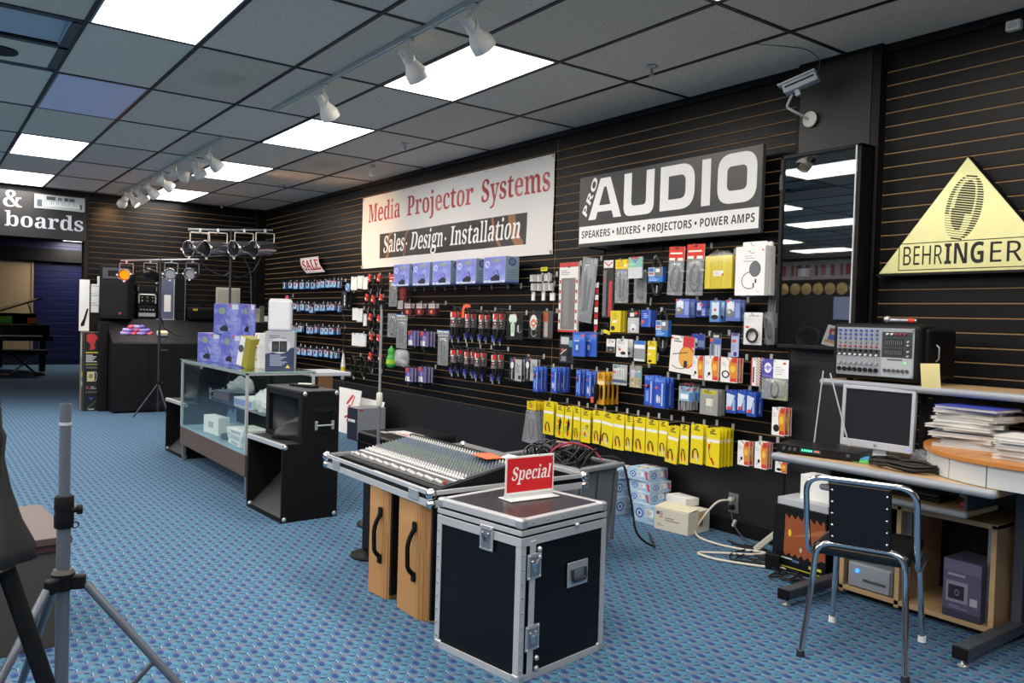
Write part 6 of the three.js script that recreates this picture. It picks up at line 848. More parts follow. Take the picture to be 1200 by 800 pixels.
{ // outlet, power strip and leads
  const t = thing('wall_outlet', 'brushed steel power outlet low on the black pegboard', 'outlet', [WALL - 0.003, 0.206, -3.404]); mesh('plate', RB(0.006, 0.13, 0.08, 0.003), M.steel, t); mesh('socket', RB(0.006, 0.034, 0.034, 0.006), M.darkGrey, t, [-0.003, 0.025, 0]); mesh('socket', RB(0.006, 0.034, 0.034, 0.006), M.darkGrey, t, [-0.003, -0.025, 0]);
  const white = mat(0xd3cfc0, { roughness: 0.5 });
  const c1 = thing('extension_cord', 'cream extension cord running from the outlet across the carpet', 'cord'); mesh('plug', at(RB(0.04, 0.03, 0.03, 0.008), 4.355, 0.232, -3.404), white, c1);
  mesh('cord', tube([[4.34, 0.23, -3.404], [4.27, 0.22, -3.44], [4.22, 0.13, -3.5], [4.16, 0.03, -3.53], [4.1, 0.009, -3.46], [4.06, 0.009, -3.28], [4.1, 0.009, -3.1], [4.16, 0.01, -2.98], [4.05, 0.012, -3.0], [3.9, 0.009, -3.14], [3.8, 0.009, -3.2], [3.78, 0.009, -3.1], [3.86, 0.009, -2.9], [3.98, 0.012, -2.72], [4.1, 0.02, -2.62]], 0.0075, 160, 8), white, c1);
  const c2 = thing('adapter_lead', 'thin dark lead with an inline grey switch below the outlet', 'cord'); mesh('plug', at(RB(0.03, 0.03, 0.03, 0.006), 4.36, 0.178, -3.404), M.black, c2); mesh('lead', tube([[4.35, 0.17, -3.4], [4.34, 0.12, -3.38], [4.33, 0.06, -3.34], [4.3, 0.012, -3.24], [4.26, 0.008, -3.1], [4.2, 0.008, -2.95]], 0.004, 60, 6), M.darkGrey, c2); mesh('switch', at(RB(0.022, 0.05, 0.022, 0.008), 4.338, 0.085, -3.36, 0.4, 0, 0), M.lightGrey, c2);
  const st = thing('power_strip', 'cream power strip propped up beside the desk', 'power strip', [4.16, 0.13, -2.93]); st.rotation.set(-0.75, 0.0, 0.2); mesh('body', RB(0.05, 0.035, 0.33, 0.006), white, st); for (let i = 0; i < 5; i++) mesh('socket', RB(0.026, 0.004, 0.03, 0.003), M.darkGrey, st, [0, 0.0185, -0.1 + i * 0.055]); mesh('switch', RB(0.02, 0.008, 0.016, 0.002), M.red, st, [0, 0.02, 0.145]);
  const lead = (pts, label) => solo('black_lead', label, 'cord', tube(pts, 0.0055, 90, 6), cable, undefined, undefined, 'black leads by the desk');
  for (let i = 0; i < 7; i++) { const pts = []; let x = 4.2 - 0.05 * i, z = -3.3 + 0.07 * i; for (let k = 0; k < 9; k++) { pts.push([x, 0.007 + 0.002 * i, z]); x += 0.11 * Math.sin(k * 1.9 + i * 1.3) - 0.03; z += 0.09 + 0.07 * Math.cos(k * 1.4 + i); x = Math.min(4.34, Math.max(3.6, x)); z = Math.min(-2.42, z); } lead(pts, 'thin black lead tangled on the carpet beside the desk'); }
  const ad = thing('power_adapter', 'black mains adapter brick among the leads', 'adapter', [3.95, 0, -2.78], 0.4); mesh('brick', at(RB(0.06, 0.09, 0.08, 0.006), 0, 0.046, 0), M.black, ad); mesh('strain_relief', at(CY(0.006, 0.009, 0.04, 8), 0, 0.09, 0.02), M.rubber, ad);
}
// ================================================================= DESK CORNER
const beech = tex(256, 256, (g, W, H) => { fr(g, '#b99a72', 0, 0, W, H); for (let i = 0; i < 70; i++) { g.globalAlpha = 0.12; fr(g, i % 2 ? '#8f7048' : '#d8bd94', 0, rnd() * H, W, 1 + rnd() * 3); } g.globalAlpha = 1; });
const beechM = mat(0xffffff, { map: beech, roughness: 0.45 }), deskGrey = mat(0x8b9098, { roughness: 0.4 }), deskSteel = mat(0x4c5058, { roughness: 0.45, metalness: 0.3 });
const edgeStrip = (len, r) => { const g = new THREE.CapsuleGeometry(r, len - 2 * r, 6, 14); g.rotateX(Math.PI / 2); return g; };
{
  const z0 = -2.44, z1 = -1.0, zc = (z0 + z1) / 2, L = z1 - z0, t = thing('computer_desk', 'computer desk with beech top, grey edges and raised shelf', 'desk', [3.85, 0, zc]);
  mesh('desk_top', B(0.82, 0.03, 1.02), beechM, t, [0.01, 0.735, -0.21]); mesh('front_edge', edgeStrip(1.04, 0.019), deskGrey, t, [-0.4, 0.735, -0.21]); mesh('side_edge', at(edgeStrip(0.84, 0.019), 0, 0, 0, 0, Math.PI / 2, 0), deskGrey, t, [0, 0.735, -L / 2]);
  mesh('raised_shelf', B(0.42, 0.028, L), beechM, t, [0.2, 1.1, 0]); mesh('shelf_edge', edgeStrip(L + 0.02, 0.018), deskGrey, t, [-0.02, 1.1, 0]);
  for (const z of [-L / 2 + 0.06, -1.965 - zc]) mesh('shelf_post', RB(0.08, 0.36, 0.04, 0.006), deskSteel, t, [0.34, 0.92, z]);
  for (const z of [-L / 2 + 0.07, -1.53 - zc]) { mesh('upright', RB(0.14, 0.68, 0.045, 0.006), deskSteel, t, [0.2, 0.385, z]); const f = mesh('foot', RB(0.78, 0.05, 0.06, 0.006), deskSteel, t, [-0.0, 0.06, z]); mesh('glide', at(lathe([[0, 0], [0.022, 0], [0.022, 0.006], [0.008, 0.012], [0.008, 0.036], [0, 0.036]], 16), -0.36, -0.06, 0), M.zinc, f); mesh('end_cap', RB(0.012, 0.052, 0.062, 0.004), M.black, f, [-0.39, 0, 0]); }
  mesh('back_panel', RB(0.02, 0.16, 0.8, 0.003), deskSteel, t, [0.34, 0.63, -0.2]);
  const kt = mesh('keyboard_tray', B(0.3, 0.02, 0.68), beechM, t, [-0.1, 0.6, -1.93 - zc]); mesh('tray_edge', edgeStrip(0.7, 0.015), deskGrey, kt, [-0.155, 0, 0]); for (const z of [-0.32, 0.32]) mesh('slide', RB(0.28, 0.11, 0.015, 0.003), deskSteel, kt, [0.02, 0.065, z]);
}
{ // keyboard on the tray, red topped jar
  const t = thing('computer_keyboard', 'dark computer keyboard on the pull out tray', 'keyboard', [3.76, 0.611, -1.95]); mesh('body', at(RB(0.15, 0.02, 0.42, 0.005), 0, 0.011, 0), M.black, t); mesh('keys', merge([...Array(4)].map((_, r) => at(RB(0.022, 0.01, 0.38, 0.002, 1), -0.045 + r * 0.03, 0.024, 0))), M.darkGrey, t);
  const j = thing('small_jar', 'small glass jar with red contents on the keyboard tray', 'jar', [3.7, 0.611, -1.64]); mesh('glass', lathe([[0, 0.002], [0.024, 0.002], [0.026, 0.01], [0.026, 0.04], [0.022, 0.048]], 20), M.clear, j); mesh('contents', at(CY(0.022, 0.022, 0.02, 16), 0, 0.016, 0), mat(0xa8404a), j); mesh('lid', at(CY(0.024, 0.024, 0.012, 20), 0, 0.054, 0), M.lightGrey, j);
}
{ // open beech cabinet below with rack rails
  const z0 = -2.33, z1 = -1.58, L = z1 - z0, d = 0.42, h = 0.5, t = thing('rack_cabinet', 'open beech cabinet with two bays under the desk', 'cabinet', [3.88 + d / 2, 0.0, (z0 + z1) / 2]);
  for (const [n, z] of [['side_panel', -L / 2 + 0.012], ['divider', -0.07], ['side_panel', L / 2 - 0.012]]) mesh(n, at(RB(d, h, 0.024, 0.002, 1), 0, h / 2 + 0.02, z), beechM, t);
  mesh('bottom_panel', at(RB(d, 0.024, L, 0.002, 1), 0, 0.045, 0), beechM, t); mesh('top_panel', at(RB(d, 0.024, L, 0.002, 1), 0, h + 0.012, 0), beechM, t); mesh('back_panel', at(B(0.008, h, L), d / 2 - 0.006, h / 2 + 0.02, 0), M.black, t); mesh('plinth', at(B(d - 0.06, 0.035, L - 0.04), 0.02, 0.018, 0), M.black, t);
  const rail = merge([at(B(0.004, h - 0.06, 0.028), 0, 0, 0), ...[...Array(14)].map((_, i) => at(B(0.003, 0.01, 0.014), -0.0025, -0.2 + i * 0.031, 0))]);
  for (const z of [-0.045, L / 2 - 0.042]) mesh('rack_rail', rail, M.steel, t, [-d / 2 + 0.05, h / 2 + 0.03, z]);
}
{
  const t = thing('tower_computer', 'grey desktop computer with a blue light in the desk cabinet', 'computer', [3.99, 0.057, -2.17]); mesh('case', at(RB(0.2, 0.13, 0.24, 0.012, 3), 0, 0.065, 0), mat(0x767c84, { roughness: 0.4 }), t); mesh('bezel', at(RB(0.016, 0.12, 0.22, 0.006), -0.1, 0.065, 0), mat(0x8d949c, { roughness: 0.4 }), t); mesh('power_light', at(CY(0.011, 0.011, 0.006, 16), -0.11, 0.09, -0.06, 0, 0, Math.PI / 2), new THREE.MeshStandardMaterial({ color: 0x3a66e0, emissive: 0x2f6cff, emissiveIntensity: 1.5 }), t); mesh('drive_slot', at(RB(0.004, 0.014, 0.12, 0.002), -0.109, 0.05, 0.03), M.darkGrey, t);
  const s = thing('desktop_speaker', 'small black speaker standing on the grey computer', 'speaker', [3.98, 0.188, -2.22]); mesh('cabinet', at(RB(0.1, 0.19, 0.1, 0.008), 0, 0.095, 0), M.darkGrey, s); mesh('cone', at(CY(0.036, 0.036, 0.006, 20), -0.051, 0.07, 0, 0, 0, Math.PI / 2), M.black, s); mesh('tweeter', at(CY(0.014, 0.014, 0.006, 16), -0.051, 0.14, 0, 0, 0, Math.PI / 2), M.steel, s);
  const ct = tex(256, 300, (g, W, H) => { fr(g, '#55506c', 0, 0, W, H); fr(g, '#67627e', 0, 0, W, 60); fr(g, '#9a97a8', 30, 70, 120, 12); fr(g, '#8a8798', 20, 110, 150, 110); fr(g, '#25242e', 36, 130, 110, 74); el(g, '#17161e', 96, 168, 30, 30); el(g, '#6f6c84', 96, 168, 18, 18); el(g, '#22212c', 96, 168, 10, 10); fr(g, '#a9a6b4', 186, 180, 50, 40); fr(g, '#3b3850', 0, 262, W, 38); bars(g, '#8d8aa0', 40, 236, 150, 2, 10, 4); });
  const c = thing('camera_carton', 'violet grey carton printed with a camera in the desk cabinet', 'box', [3.98, 0.057, -1.72]); mesh('carton', at(RB(0.2, 0.27, 0.17, 0.003), 0, 0.135, 0), mat(0x4b4760, { roughness: 0.6 }), c); mesh('front_print', B(0.002, 0.265, 0.165), mat(0xffffff, { map: ct, roughness: 0.5 }), c, [-0.101, 0.135, 0]);
}
{ // cartons left of the cabinet
  const ft = tex(256, 320, (g, W, H) => { fr(g, '#0f0f11', 0, 0, W, H); g.fillStyle = '#96512f'; g.beginPath(); g.moveTo(60, 40); for (let i = 0; i < 20; i++) g.lineTo(60 + i * 10, 34 + 12 * ((i * 7) % 3)); g.lineTo(256, 230); for (let i = 18; i >= 0; i--) g.lineTo(56 + i * 10, 226 + 10 * ((i * 5) % 3)); g.fill(); g.globalAlpha = 0.5; g.fillStyle = '#c98a52'; g.beginPath(); g.moveTo(80, 150); g.lineTo(256, 70); g.lineTo(256, 100); g.fill(); g.globalAlpha = 1; el(g, '#e8c23a', 84, 128, 8, 18); el(g, '#b9c2cc', 140, 200, 6, 12); fr(g, '#c4c8d0', 40, 252, 60, 8); fr(g, '#5566a0', 100, 256, 34, 12); fr(g, '#c8c23a', 180, 266, 60, 14); fr(g, '#c8c23a', 20, 296, 236, 5); });
  const t = thing('device_box', 'black box with an orange brown picture beside the desk', 'box', [4.08, 0, -2.64], 0.0); mesh('carton', at(RB(0.2, 0.37, 0.34, 0.003), 0, 0.185, 0), M.black, t); mesh('front_print', B(0.002, 0.365, 0.335), mat(0xffffff, { map: ft, roughness: 0.35 }), t, [-0.101, 0.185, 0]);
  const p = thing('paper_carton', 'low grey carton on top of the black box', 'box', [4.08, 0.37, -2.63]); mesh('carton', at(RB(0.19, 0.04, 0.32, 0.003), 0, 0.021, 0), M.lightGrey, p); const q = thing('paper_carton', 'white carton leaning on the low grey one', 'box', [4.11, 0.411, -2.58]); mesh('carton', at(RB(0.12, 0.14, 0.22, 0.003), 0, 0.07, 0), M.paper, q);
}
{ // flat monitor
  const t = thing('computer_monitor', 'silver flat computer monitor with a dark screen on the desk', 'monitor', [3.82, 0.751, -2.12], -Math.PI / 2 + 0.02); const w = 0.37, h = 0.305;
  mesh('foot', at(RB(0.2, 0.016, 0.15, 0.008), 0, 0.009, 0), M.lightGrey, t); mesh('neck', at(RB(0.09, 0.07, 0.03, 0.006), 0, 0.045, -0.02), M.lightGrey, t);
  const s = new THREE.Group(); s.name = 'screen_head'; t.add(s); s.position.set(0, 0.04, 0.01); s.rotation.x = -0.04;
  mesh('bezel', at(extrude([[-w / 2, 0], [w / 2, 0], [w / 2, h], [-w / 2, h]], 0.022, 0.003, [[[-w / 2 + 0.018, 0.036], [w / 2 - 0.018, 0.036], [w / 2 - 0.018, h - 0.018], [-w / 2 + 0.018, h - 0.018]]])), mat(0xb9bcc4, { roughness: 0.35, metalness: 0.2 }), s); mesh('panel', at(B(w - 0.03, h - 0.05, 0.004), 0, h / 2 + 0.009, 0.002), mat(0x23252c, { roughness: 0.18 }), s); mesh('back_shell', at(RB(w - 0.02, h - 0.02, 0.03, 0.01), 0, h / 2, -0.026), M.darkGrey, s); mesh('badge', at(CY(0.007, 0.007, 0.003, 14), 0, 0.018, 0.012, Math.PI / 2, 0, 0), M.steel, s); mesh('power_button', at(CY(0.004, 0.004, 0.003, 10), w / 2 - 0.02, 0.018, 0.012, Math.PI / 2, 0, 0), new THREE.MeshStandardMaterial({ color: 0x5a60d0, emissive: 0x5a60ff, emissiveIntensity: 1 }), s);
  const t2 = thing('computer_monitor', 'charcoal monitor standing behind the magazines', 'monitor', [4.02, 0.751, -1.84], -Math.PI / 2); mesh('foot', at(RB(0.2, 0.016, 0.14, 0.006), 0, 0.009, 0), M.black, t2); mesh('bezel', at(extrude([[-0.17, 0], [0.17, 0], [0.17, 0.3], [-0.17, 0.3]], 0.03, 0.003, [[[-0.14, 0.03], [0.14, 0.03], [0.14, 0.26], [-0.14, 0.26]]]), 0, 0.02, 0), mat(0x2c2d31, { roughness: 0.5 }), t2); mesh('panel', at(B(0.29, 0.24, 0.004), 0, 0.165, 0), mat(0x3a3d44, { roughness: 0.25 }), t2); mesh('badge', at(B(0.022, 0.008, 0.002), -0.12, 0.3, 0.016), mat(0xb8b04a), t2);
}
{ // wireless receiver with two aerials
  const t = thing('wireless_receiver', 'slim black wireless receiver with two aerials and a green display', 'receiver', [3.62, 0.751, -2.28], -Math.PI / 2 + 0.22); const w = 0.4, d = 0.2;
  mesh('body', at(RB(w, 0.042, d, 0.004), 0, 0.025, 0), M.blackSatin, t); for (const x of [-0.17, 0.17]) mesh('foot', at(CY(0.012, 0.012, 0.006, 12), x, 0.003, 0.06), M.rubber, t);
  const dt = tex(128, 32, (g, W, H) => { fr(g, '#0a2a20', 0, 0, W, H); for (let i = 0; i < 5; i++) fr(g, '#4ff0b0', 10 + i * 14, 8, 8, 14); for (let i = 0; i < 3; i++) fr(g, '#f05a5a', 88 + i * 12, 10, 7, 10); });
  mesh('display', at(B(0.1, 0.02, 0.003), -0.03, 0.026, d / 2), new THREE.MeshStandardMaterial({ map: dt, emissiveMap: dt, emissive: 0xffffff, emissiveIntensity: 1.2, roughness: 0.3 }), t); for (const x of [-0.16, -0.13, -0.105]) mesh('knob', at(CY(0.008, 0.009, 0.012, 12), x, 0.026, d / 2 + 0.004, Math.PI / 2, 0, 0), M.darkGrey, t);
  mesh('power_button', at(RB(0.018, 0.014, 0.006, 0.003), 0.15, 0.026, d / 2 + 0.002), M.darkGrey, t);
  mesh('aerial', rod([-0.09, 0.03, -d / 2 - 0.006], [-0.065, 0.41, -d / 2 - 0.03], 0.0035), M.lightGrey, t); mesh('aerial', rod([0.09, 0.03, -d / 2 - 0.006], [-0.03, 0.4, -d / 2 - 0.03], 0.0035), M.lightGrey, t);
}
{ // powered mixer on the shelf
  const t = thing('powered_mixer', 'black powered mixer with blue and red knobs on the raised shelf', 'mixer', [3.99, 1.115, -2.17], -Math.PI / 2 + 0.03); const w = 0.455, h = 0.285, d = 0.3;
  mesh('housing', at(RB(w, h, d * 0.6, 0.03, 4), 0, h / 2 + 0.01, 0.06), M.black, t); mesh('rear_block', at(RB(w - 0.03, h - 0.03, d * 0.5, 0.02, 3), 0.0, h / 2, -0.1), M.blackSatin, t); mesh('end_cheek', at(RB(0.05, h - 0.04, d, 0.02, 3), w / 2 - 0.01, h / 2 + 0.01, -0.05), M.black, t);
  for (const x of [-0.17, 0.17]) mesh('foot', at(CY(0.016, 0.018, 0.012, 12), x, 0.006, 0.06), M.rubber, t);
  const pt = tex(640, 400, (g, W, H) => { fr(g, '#8f949a', 0, 0, W, H); for (let i = 0; i < 8; i++) { fr(g, '#7d838a', 10 + i * 45, 6, 2, H - 12); for (let j = 0; j < 11; j++) fr(g, '#c3c7cb', 18 + i * 45, 16 + j * 35, 12, 3); } fr(g, '#33363b', 382, 30, 244, 210); fr(g, '#a7acb2', 382, 240, 244, 150); for (const y of [88, 168]) { fr(g, '#17181b', 400, y, 160, 58); for (let i = 0; i < 9; i++) fr(g, '#aeb3b8', 410 + i * 16, y + 10, 2, 38); } fr(g, '#55595f', 430, 250, 120, 14); fr(g, '#3a3d42', 0, 180, 372, 60); });
  mesh('panel', new THREE.PlaneGeometry(w - 0.06, h - 0.045), mat(0xffffff, { map: pt, roughness: 0.4 }), t, [0, h / 2 + 0.01, 0.1505]);
  const pw = w - 0.06, phh = h - 0.045, Pp = (u, v) => [(u - 0.5) * pw, h / 2 + 0.01 + (0.5 - v) * phh, 0.156], kn = CY(0.0045, 0.0055, 0.012, 9).rotateX(Math.PI / 2), cols = [mat(0x3a55b8), mat(0x3a55b8), mat(0x4a66c0), M.grey, mat(0xa83a3e), M.black, M.white];
  for (let i = 0; i < 8; i++) for (let j = 0; j < 7; j++) mesh('knob', kn, cols[j], t, Pp(0.045 + i * 0.07, 0.06 + j * 0.085));
  const jk = CY(0.008, 0.008, 0.006, 12).rotateX(Math.PI / 2), xl = CY(0.011, 0.011, 0.006, 14).rotateX(Math.PI / 2); for (let i = 0; i < 8; i++) { mesh('jack', jk, M.zinc, t, Pp(0.045 + i * 0.07, 0.74)); mesh('socket', xl, M.black, t, Pp(0.045 + i * 0.07, 0.88)); }
  for (let i = 0; i < 5; i++) mesh('knob', kn, i < 2 ? M.white : mat(0xb02e34), t, Pp(0.67 + i * 0.055, 0.12)); for (const v of [0.27, 0.34, 0.47, 0.56]) mesh('knob', kn, M.lightGrey, t, Pp(0.93, v)); for (let i = 0; i < 6; i++) mesh('jack', jk, M.darkGrey, t, Pp(0.65 + i * 0.055, 0.86)); mesh('signal_light', at(new THREE.SphereGeometry(0.005, 8, 6)), new THREE.MeshStandardMaterial({ color: 0x60e070, emissive: 0x50e060, emissiveIntensity: 1 }), t, Pp(0.9, 0.7));
  for (let i = 0; i < 4; i++) mesh('screw', at(new THREE.SphereGeometry(0.004, 8, 6)), M.steel, t, Pp(i % 2 ? 0.985 : 0.015, i < 2 ? 0.03 : 0.97));
  mesh('side_handle', at(bent([[0, -0.04, 0], [0.016, -0.03, 0], [0.016, 0.03, 0], [0, 0.04, 0]], 0.004, 0.01, 20, 6)), M.zinc, t, [w / 2 + 0.012, h * 0.55, 0.02]);
  const n = solo('paper_note', 'pale yellow paper note hanging at the shelf edge', 'note', (() => { const g = new THREE.BoxGeometry(0.085, 0.115, 0.0015, 4, 8, 1), p = g.attributes.position; for (let i = 0; i < p.count; i++) p.setZ(i, p.getZ(i) + 0.012 * Math.sin((p.getY(i) + 0.057) * 14) + 0.2 * p.getX(i) * p.getX(i)); g.computeVertexNormals(); return g; })(), mat(0xdcd092, { roughness: 0.8 }), [3.82, 1.17, -1.87], [0, -Math.PI / 2 + 0.1, 0.05]);
  const rc = thing('microphone', 'silver and red handheld microphone lying on the mixer top', 'microphone', [4.02, 1.413, -2.12], 0.2); mesh('handle', at(CY(0.01, 0.012, 0.13, 14), 0, 0.015, 0.0, Math.PI / 2, 0, 0), M.steel, rc); mesh('grille', at(new THREE.SphereGeometry(0.018, 14, 10), 0, 0.02, -0.075), M.zinc, rc); mesh('band', at(CY(0.0125, 0.0125, 0.03, 14), 0, 0.015, 0.04, Math.PI / 2, 0, 0), M.red, rc);
}
{ // cable coil, bag, sticky notes
  const c = thing('coiled_cable', 'thick coil of black cable lying on the desk', 'cable', [3.6, 0.751, -1.86]); const pts = []; for (let i = 0; i < 72; i++) { const a = i / 12 * Math.PI * 2, R = 0.1 + 0.02 * Math.sin(i * 0.7); pts.push([Math.cos(a) * R * 0.8, 0.008 + 0.03 * (i / 72) + 0.004 * Math.sin(i * 2.1), Math.sin(a) * R * 1.35]); } mesh('coil', tube(pts, 0.0065, 300, 6), cable, c);
  const b = solo('plastic_bag', 'crumpled clear bag of dark cable behind the coil', 'bag', (() => { const g = new THREE.SphereGeometry(1, 22, 14), p = g.attributes.position; for (let i = 0; i < p.count; i++) { const x = p.getX(i), y = p.getY(i), z = p.getZ(i), k = 1 + 0.16 * Math.sin(x * 7 + z * 5) + 0.1 * Math.sin(y * 13 + x * 9); p.setXYZ(i, x * k * 0.09, Math.max(-0.8, y * k) * 0.045, z * k * 0.13); } g.computeVertexNormals(); return g; })(), mat(0x6d7075, { phys: true, roughness: 0.25, transmission: 0.3, thickness: 0 }), [3.78, 0.789, -1.78]);
  const s = thing('sticky_notes', 'small block of blue and green sticky notes on the desk', 'notes', [3.62, 0.751, -2.07], 0.3); mesh('green_block', at(B(0.1, 0.012, 0.075), 0, 0.007, 0), mat(0x5fc05a, { roughness: 0.8 }), s); mesh('blue_block', at(B(0.085, 0.008, 0.07), 0.004, 0.017, -0.002, 0, 0.1, 0), mat(0x4aa0d0, { roughness: 0.8 }), s);
}
{ // half round counter piece with magazines
  const t = thing('round_counter', 'half round counter piece with a wood top and white apron', 'counter', [4.0, 0.752, -1.38]); const R = 0.54, arc = (r, xm) => { const p = []; for (let i = 0; i <= 60; i++) { const a = i / 60 * Math.PI * 2, x = Math.cos(a) * r, y = Math.sin(a) * r; p.push([Math.min(x, xm), y]); } return p.slice(0, 60); };
  const flat = (r, h) => { const g = extrude(arc(r, 0.34), h, 0.002); g.rotateX(-Math.PI / 2); return g; };
  const wt = tex(256, 256, (g, W, H) => { fr(g, '#b8793a', 0, 0, W, H); for (let i = 0; i < 60; i++) { g.globalAlpha = 0.18; fr(g, i % 2 ? '#8c5420' : '#d8a05a', 0, rnd() * H, W, 1 + rnd() * 5); } g.globalAlpha = 1; }, [2, 2]);
  mesh('top', at(flat(R, 0.022), 0, 0.1, 0), mat(0xffffff, { map: wt, roughness: 0.28 }), t);
  for (let i = 0; i < 7; i++) { const a0 = 1.9 + i * 0.36, p = []; for (let k = 0; k <= 8; k++) { const a = a0 + k / 8 * 0.35; p.push([Math.cos(a) * (R - 0.014), Math.sin(a) * (R - 0.014)]); } for (let k = 8; k >= 0; k--) { const a = a0 + k / 8 * 0.35; p.push([Math.cos(a) * (R - 0.026), Math.sin(a) * (R - 0.026)]); } const g = extrude(p, 0.086, 0.001); g.rotateX(-Math.PI / 2); mesh('apron_panel', at(g, 0, 0.044, 0), mat(0xbcc0c0, { roughness: 0.5 }), t); }
  mesh('core', at(flat(R - 0.06, 0.084), 0, 0.044, 0), M.darkGrey, t); mesh('pedestal', at(CY(0.09, 0.11, 0.752, 20), 0.1, -0.374, 0.2), M.darkGrey, t);
  const cover = (c) => mat(c, { roughness: 0.35 }), cols = [0xd8d8d6, 0xcfd2d6, 0xe2e0da, 0xc6c9ce, 0xd9d4ca, 0xbfc4cc], pages = mat(0xcdcac2, { roughness: 0.8 });
  const mag = (x, y, z, ry, th, c, label, grp) => { const m = thing('magazine', label, 'magazine', [x, y, z], ry, grp); mesh('pages', at(B(0.205, th * 0.7, 0.27), 0.002, th / 2, 0), pages, m); mesh('cover', merge([at(B(0.21, th * 0.13, 0.275), 0, th * 0.93, 0), at(B(0.21, th * 0.13, 0.275), 0, th * 0.07, 0), at(B(0.003, th * 0.95, 0.275), 0.1045, th / 2, 0)]), cover(c), m); };
  let y = 0.752 + 0.112; for (let i = 0; i < 13; i++) { const th = rr(0.009, 0.019); mag(3.84 + rr(-0.025, 0.025), y, -1.66 + rr(-0.05, 0.05), rr(-0.25, 0.3), th, i === 12 ? 0x3a4cb0 : cols[i % 6], i === 12 ? 'royal blue magazine on top of the tall stack' : `pale magazine, ${ORD[i]} from the bottom of the tall stack`, i === 12 ? undefined : 'magazines in the tall stack'); y += th; }
  y = 0.752 + 0.112; for (let i = 0; i < 7; i++) { const th = rr(0.01, 0.017); mag(3.66 + rr(-0.012, 0.012), y, -1.33 + rr(-0.02, 0.02), rr(-0.1, 0.1), th, cols[(i + 2) % 6], `pale magazine, ${ORD[i]} from the bottom of the short stack`, 'magazines in the short stack'); y += th; }
}
{ // chair
  const t = thing('stacking_chair', 'chrome framed stacking chair with black padded seat', 'chair', [3.32, 0, -1.86], 0.33); const r = 0.0125;
  // local: +x towards the desk, z across; rear legs at -x
  const wz = 0.19, studG = new THREE.SphereGeometry(0.006, 8, 6);
  mesh('rear_leg', bent([[-0.27, 0.008, -wz - 0.01], [-0.2, 0.3, -wz + 0.01], [-0.19, 0.475, -wz + 0.02], [-0.19, 0.48, wz - 0.02], [-0.2, 0.3, wz - 0.01], [-0.27, 0.008, wz + 0.01]], r, 0.07, 120, 12), M.chrome, t);
  mesh('front_leg', bent([[0.24, 0.008, -wz], [0.19, 0.42, -wz + 0.02], [-0.19, 0.44, -wz + 0.03]], r, 0.06, 60, 12), M.chrome, t); mesh('front_leg', bent([[0.24, 0.008, wz], [0.19, 0.42, wz - 0.02], [-0.19, 0.44, wz - 0.03]], r, 0.06, 60, 12), M.chrome, t);
  mesh('back_frame', bent([[0.05, 0.42, -wz - 0.022], [-0.15, 0.4, -wz - 0.022], [-0.2, 0.56, -wz - 0.022], [-0.24, 0.755, -wz - 0.022], [-0.24, 0.755, wz + 0.022], [-0.2, 0.56, wz + 0.022], [-0.15, 0.4, wz + 0.022], [0.05, 0.42, wz + 0.022]], r, 0.075, 140, 12), M.chrome, t);
  const seat = RB(0.4, 0.055, 0.38, 0.024, 4); mesh('seat', at(seat, 0.01, 0.445, 0), mat(0x0c0c0e, { roughness: 0.35 }), t); const bk = mesh('backrest', at(RB(0.02, 0.27, 0.24, 0.009, 3), 0, 0, 0, 0, 0, 0.17), mat(0x0c0c0e, { roughness: 0.38 }), t, [-0.214, 0.61, 0]);
  for (const s of [-1, 1]) for (let i = 0; i < 5; i++) mesh('stud', studG, M.chrome, bk, [-0.011 - (-0.1 + i * 0.05) * 0.17, -0.1 + i * 0.05, s * 0.105]);
  for (const [x, z] of [[-0.27, -wz - 0.01], [-0.27, wz + 0.01], [0.24, -wz], [0.24, wz]]) mesh('foot_cap', at(CY(0.016, 0.018, 0.026, 12), 0, 0.013, 0), x < 0 ? M.darkSteel : M.white, t, [x, 0, z]);
}
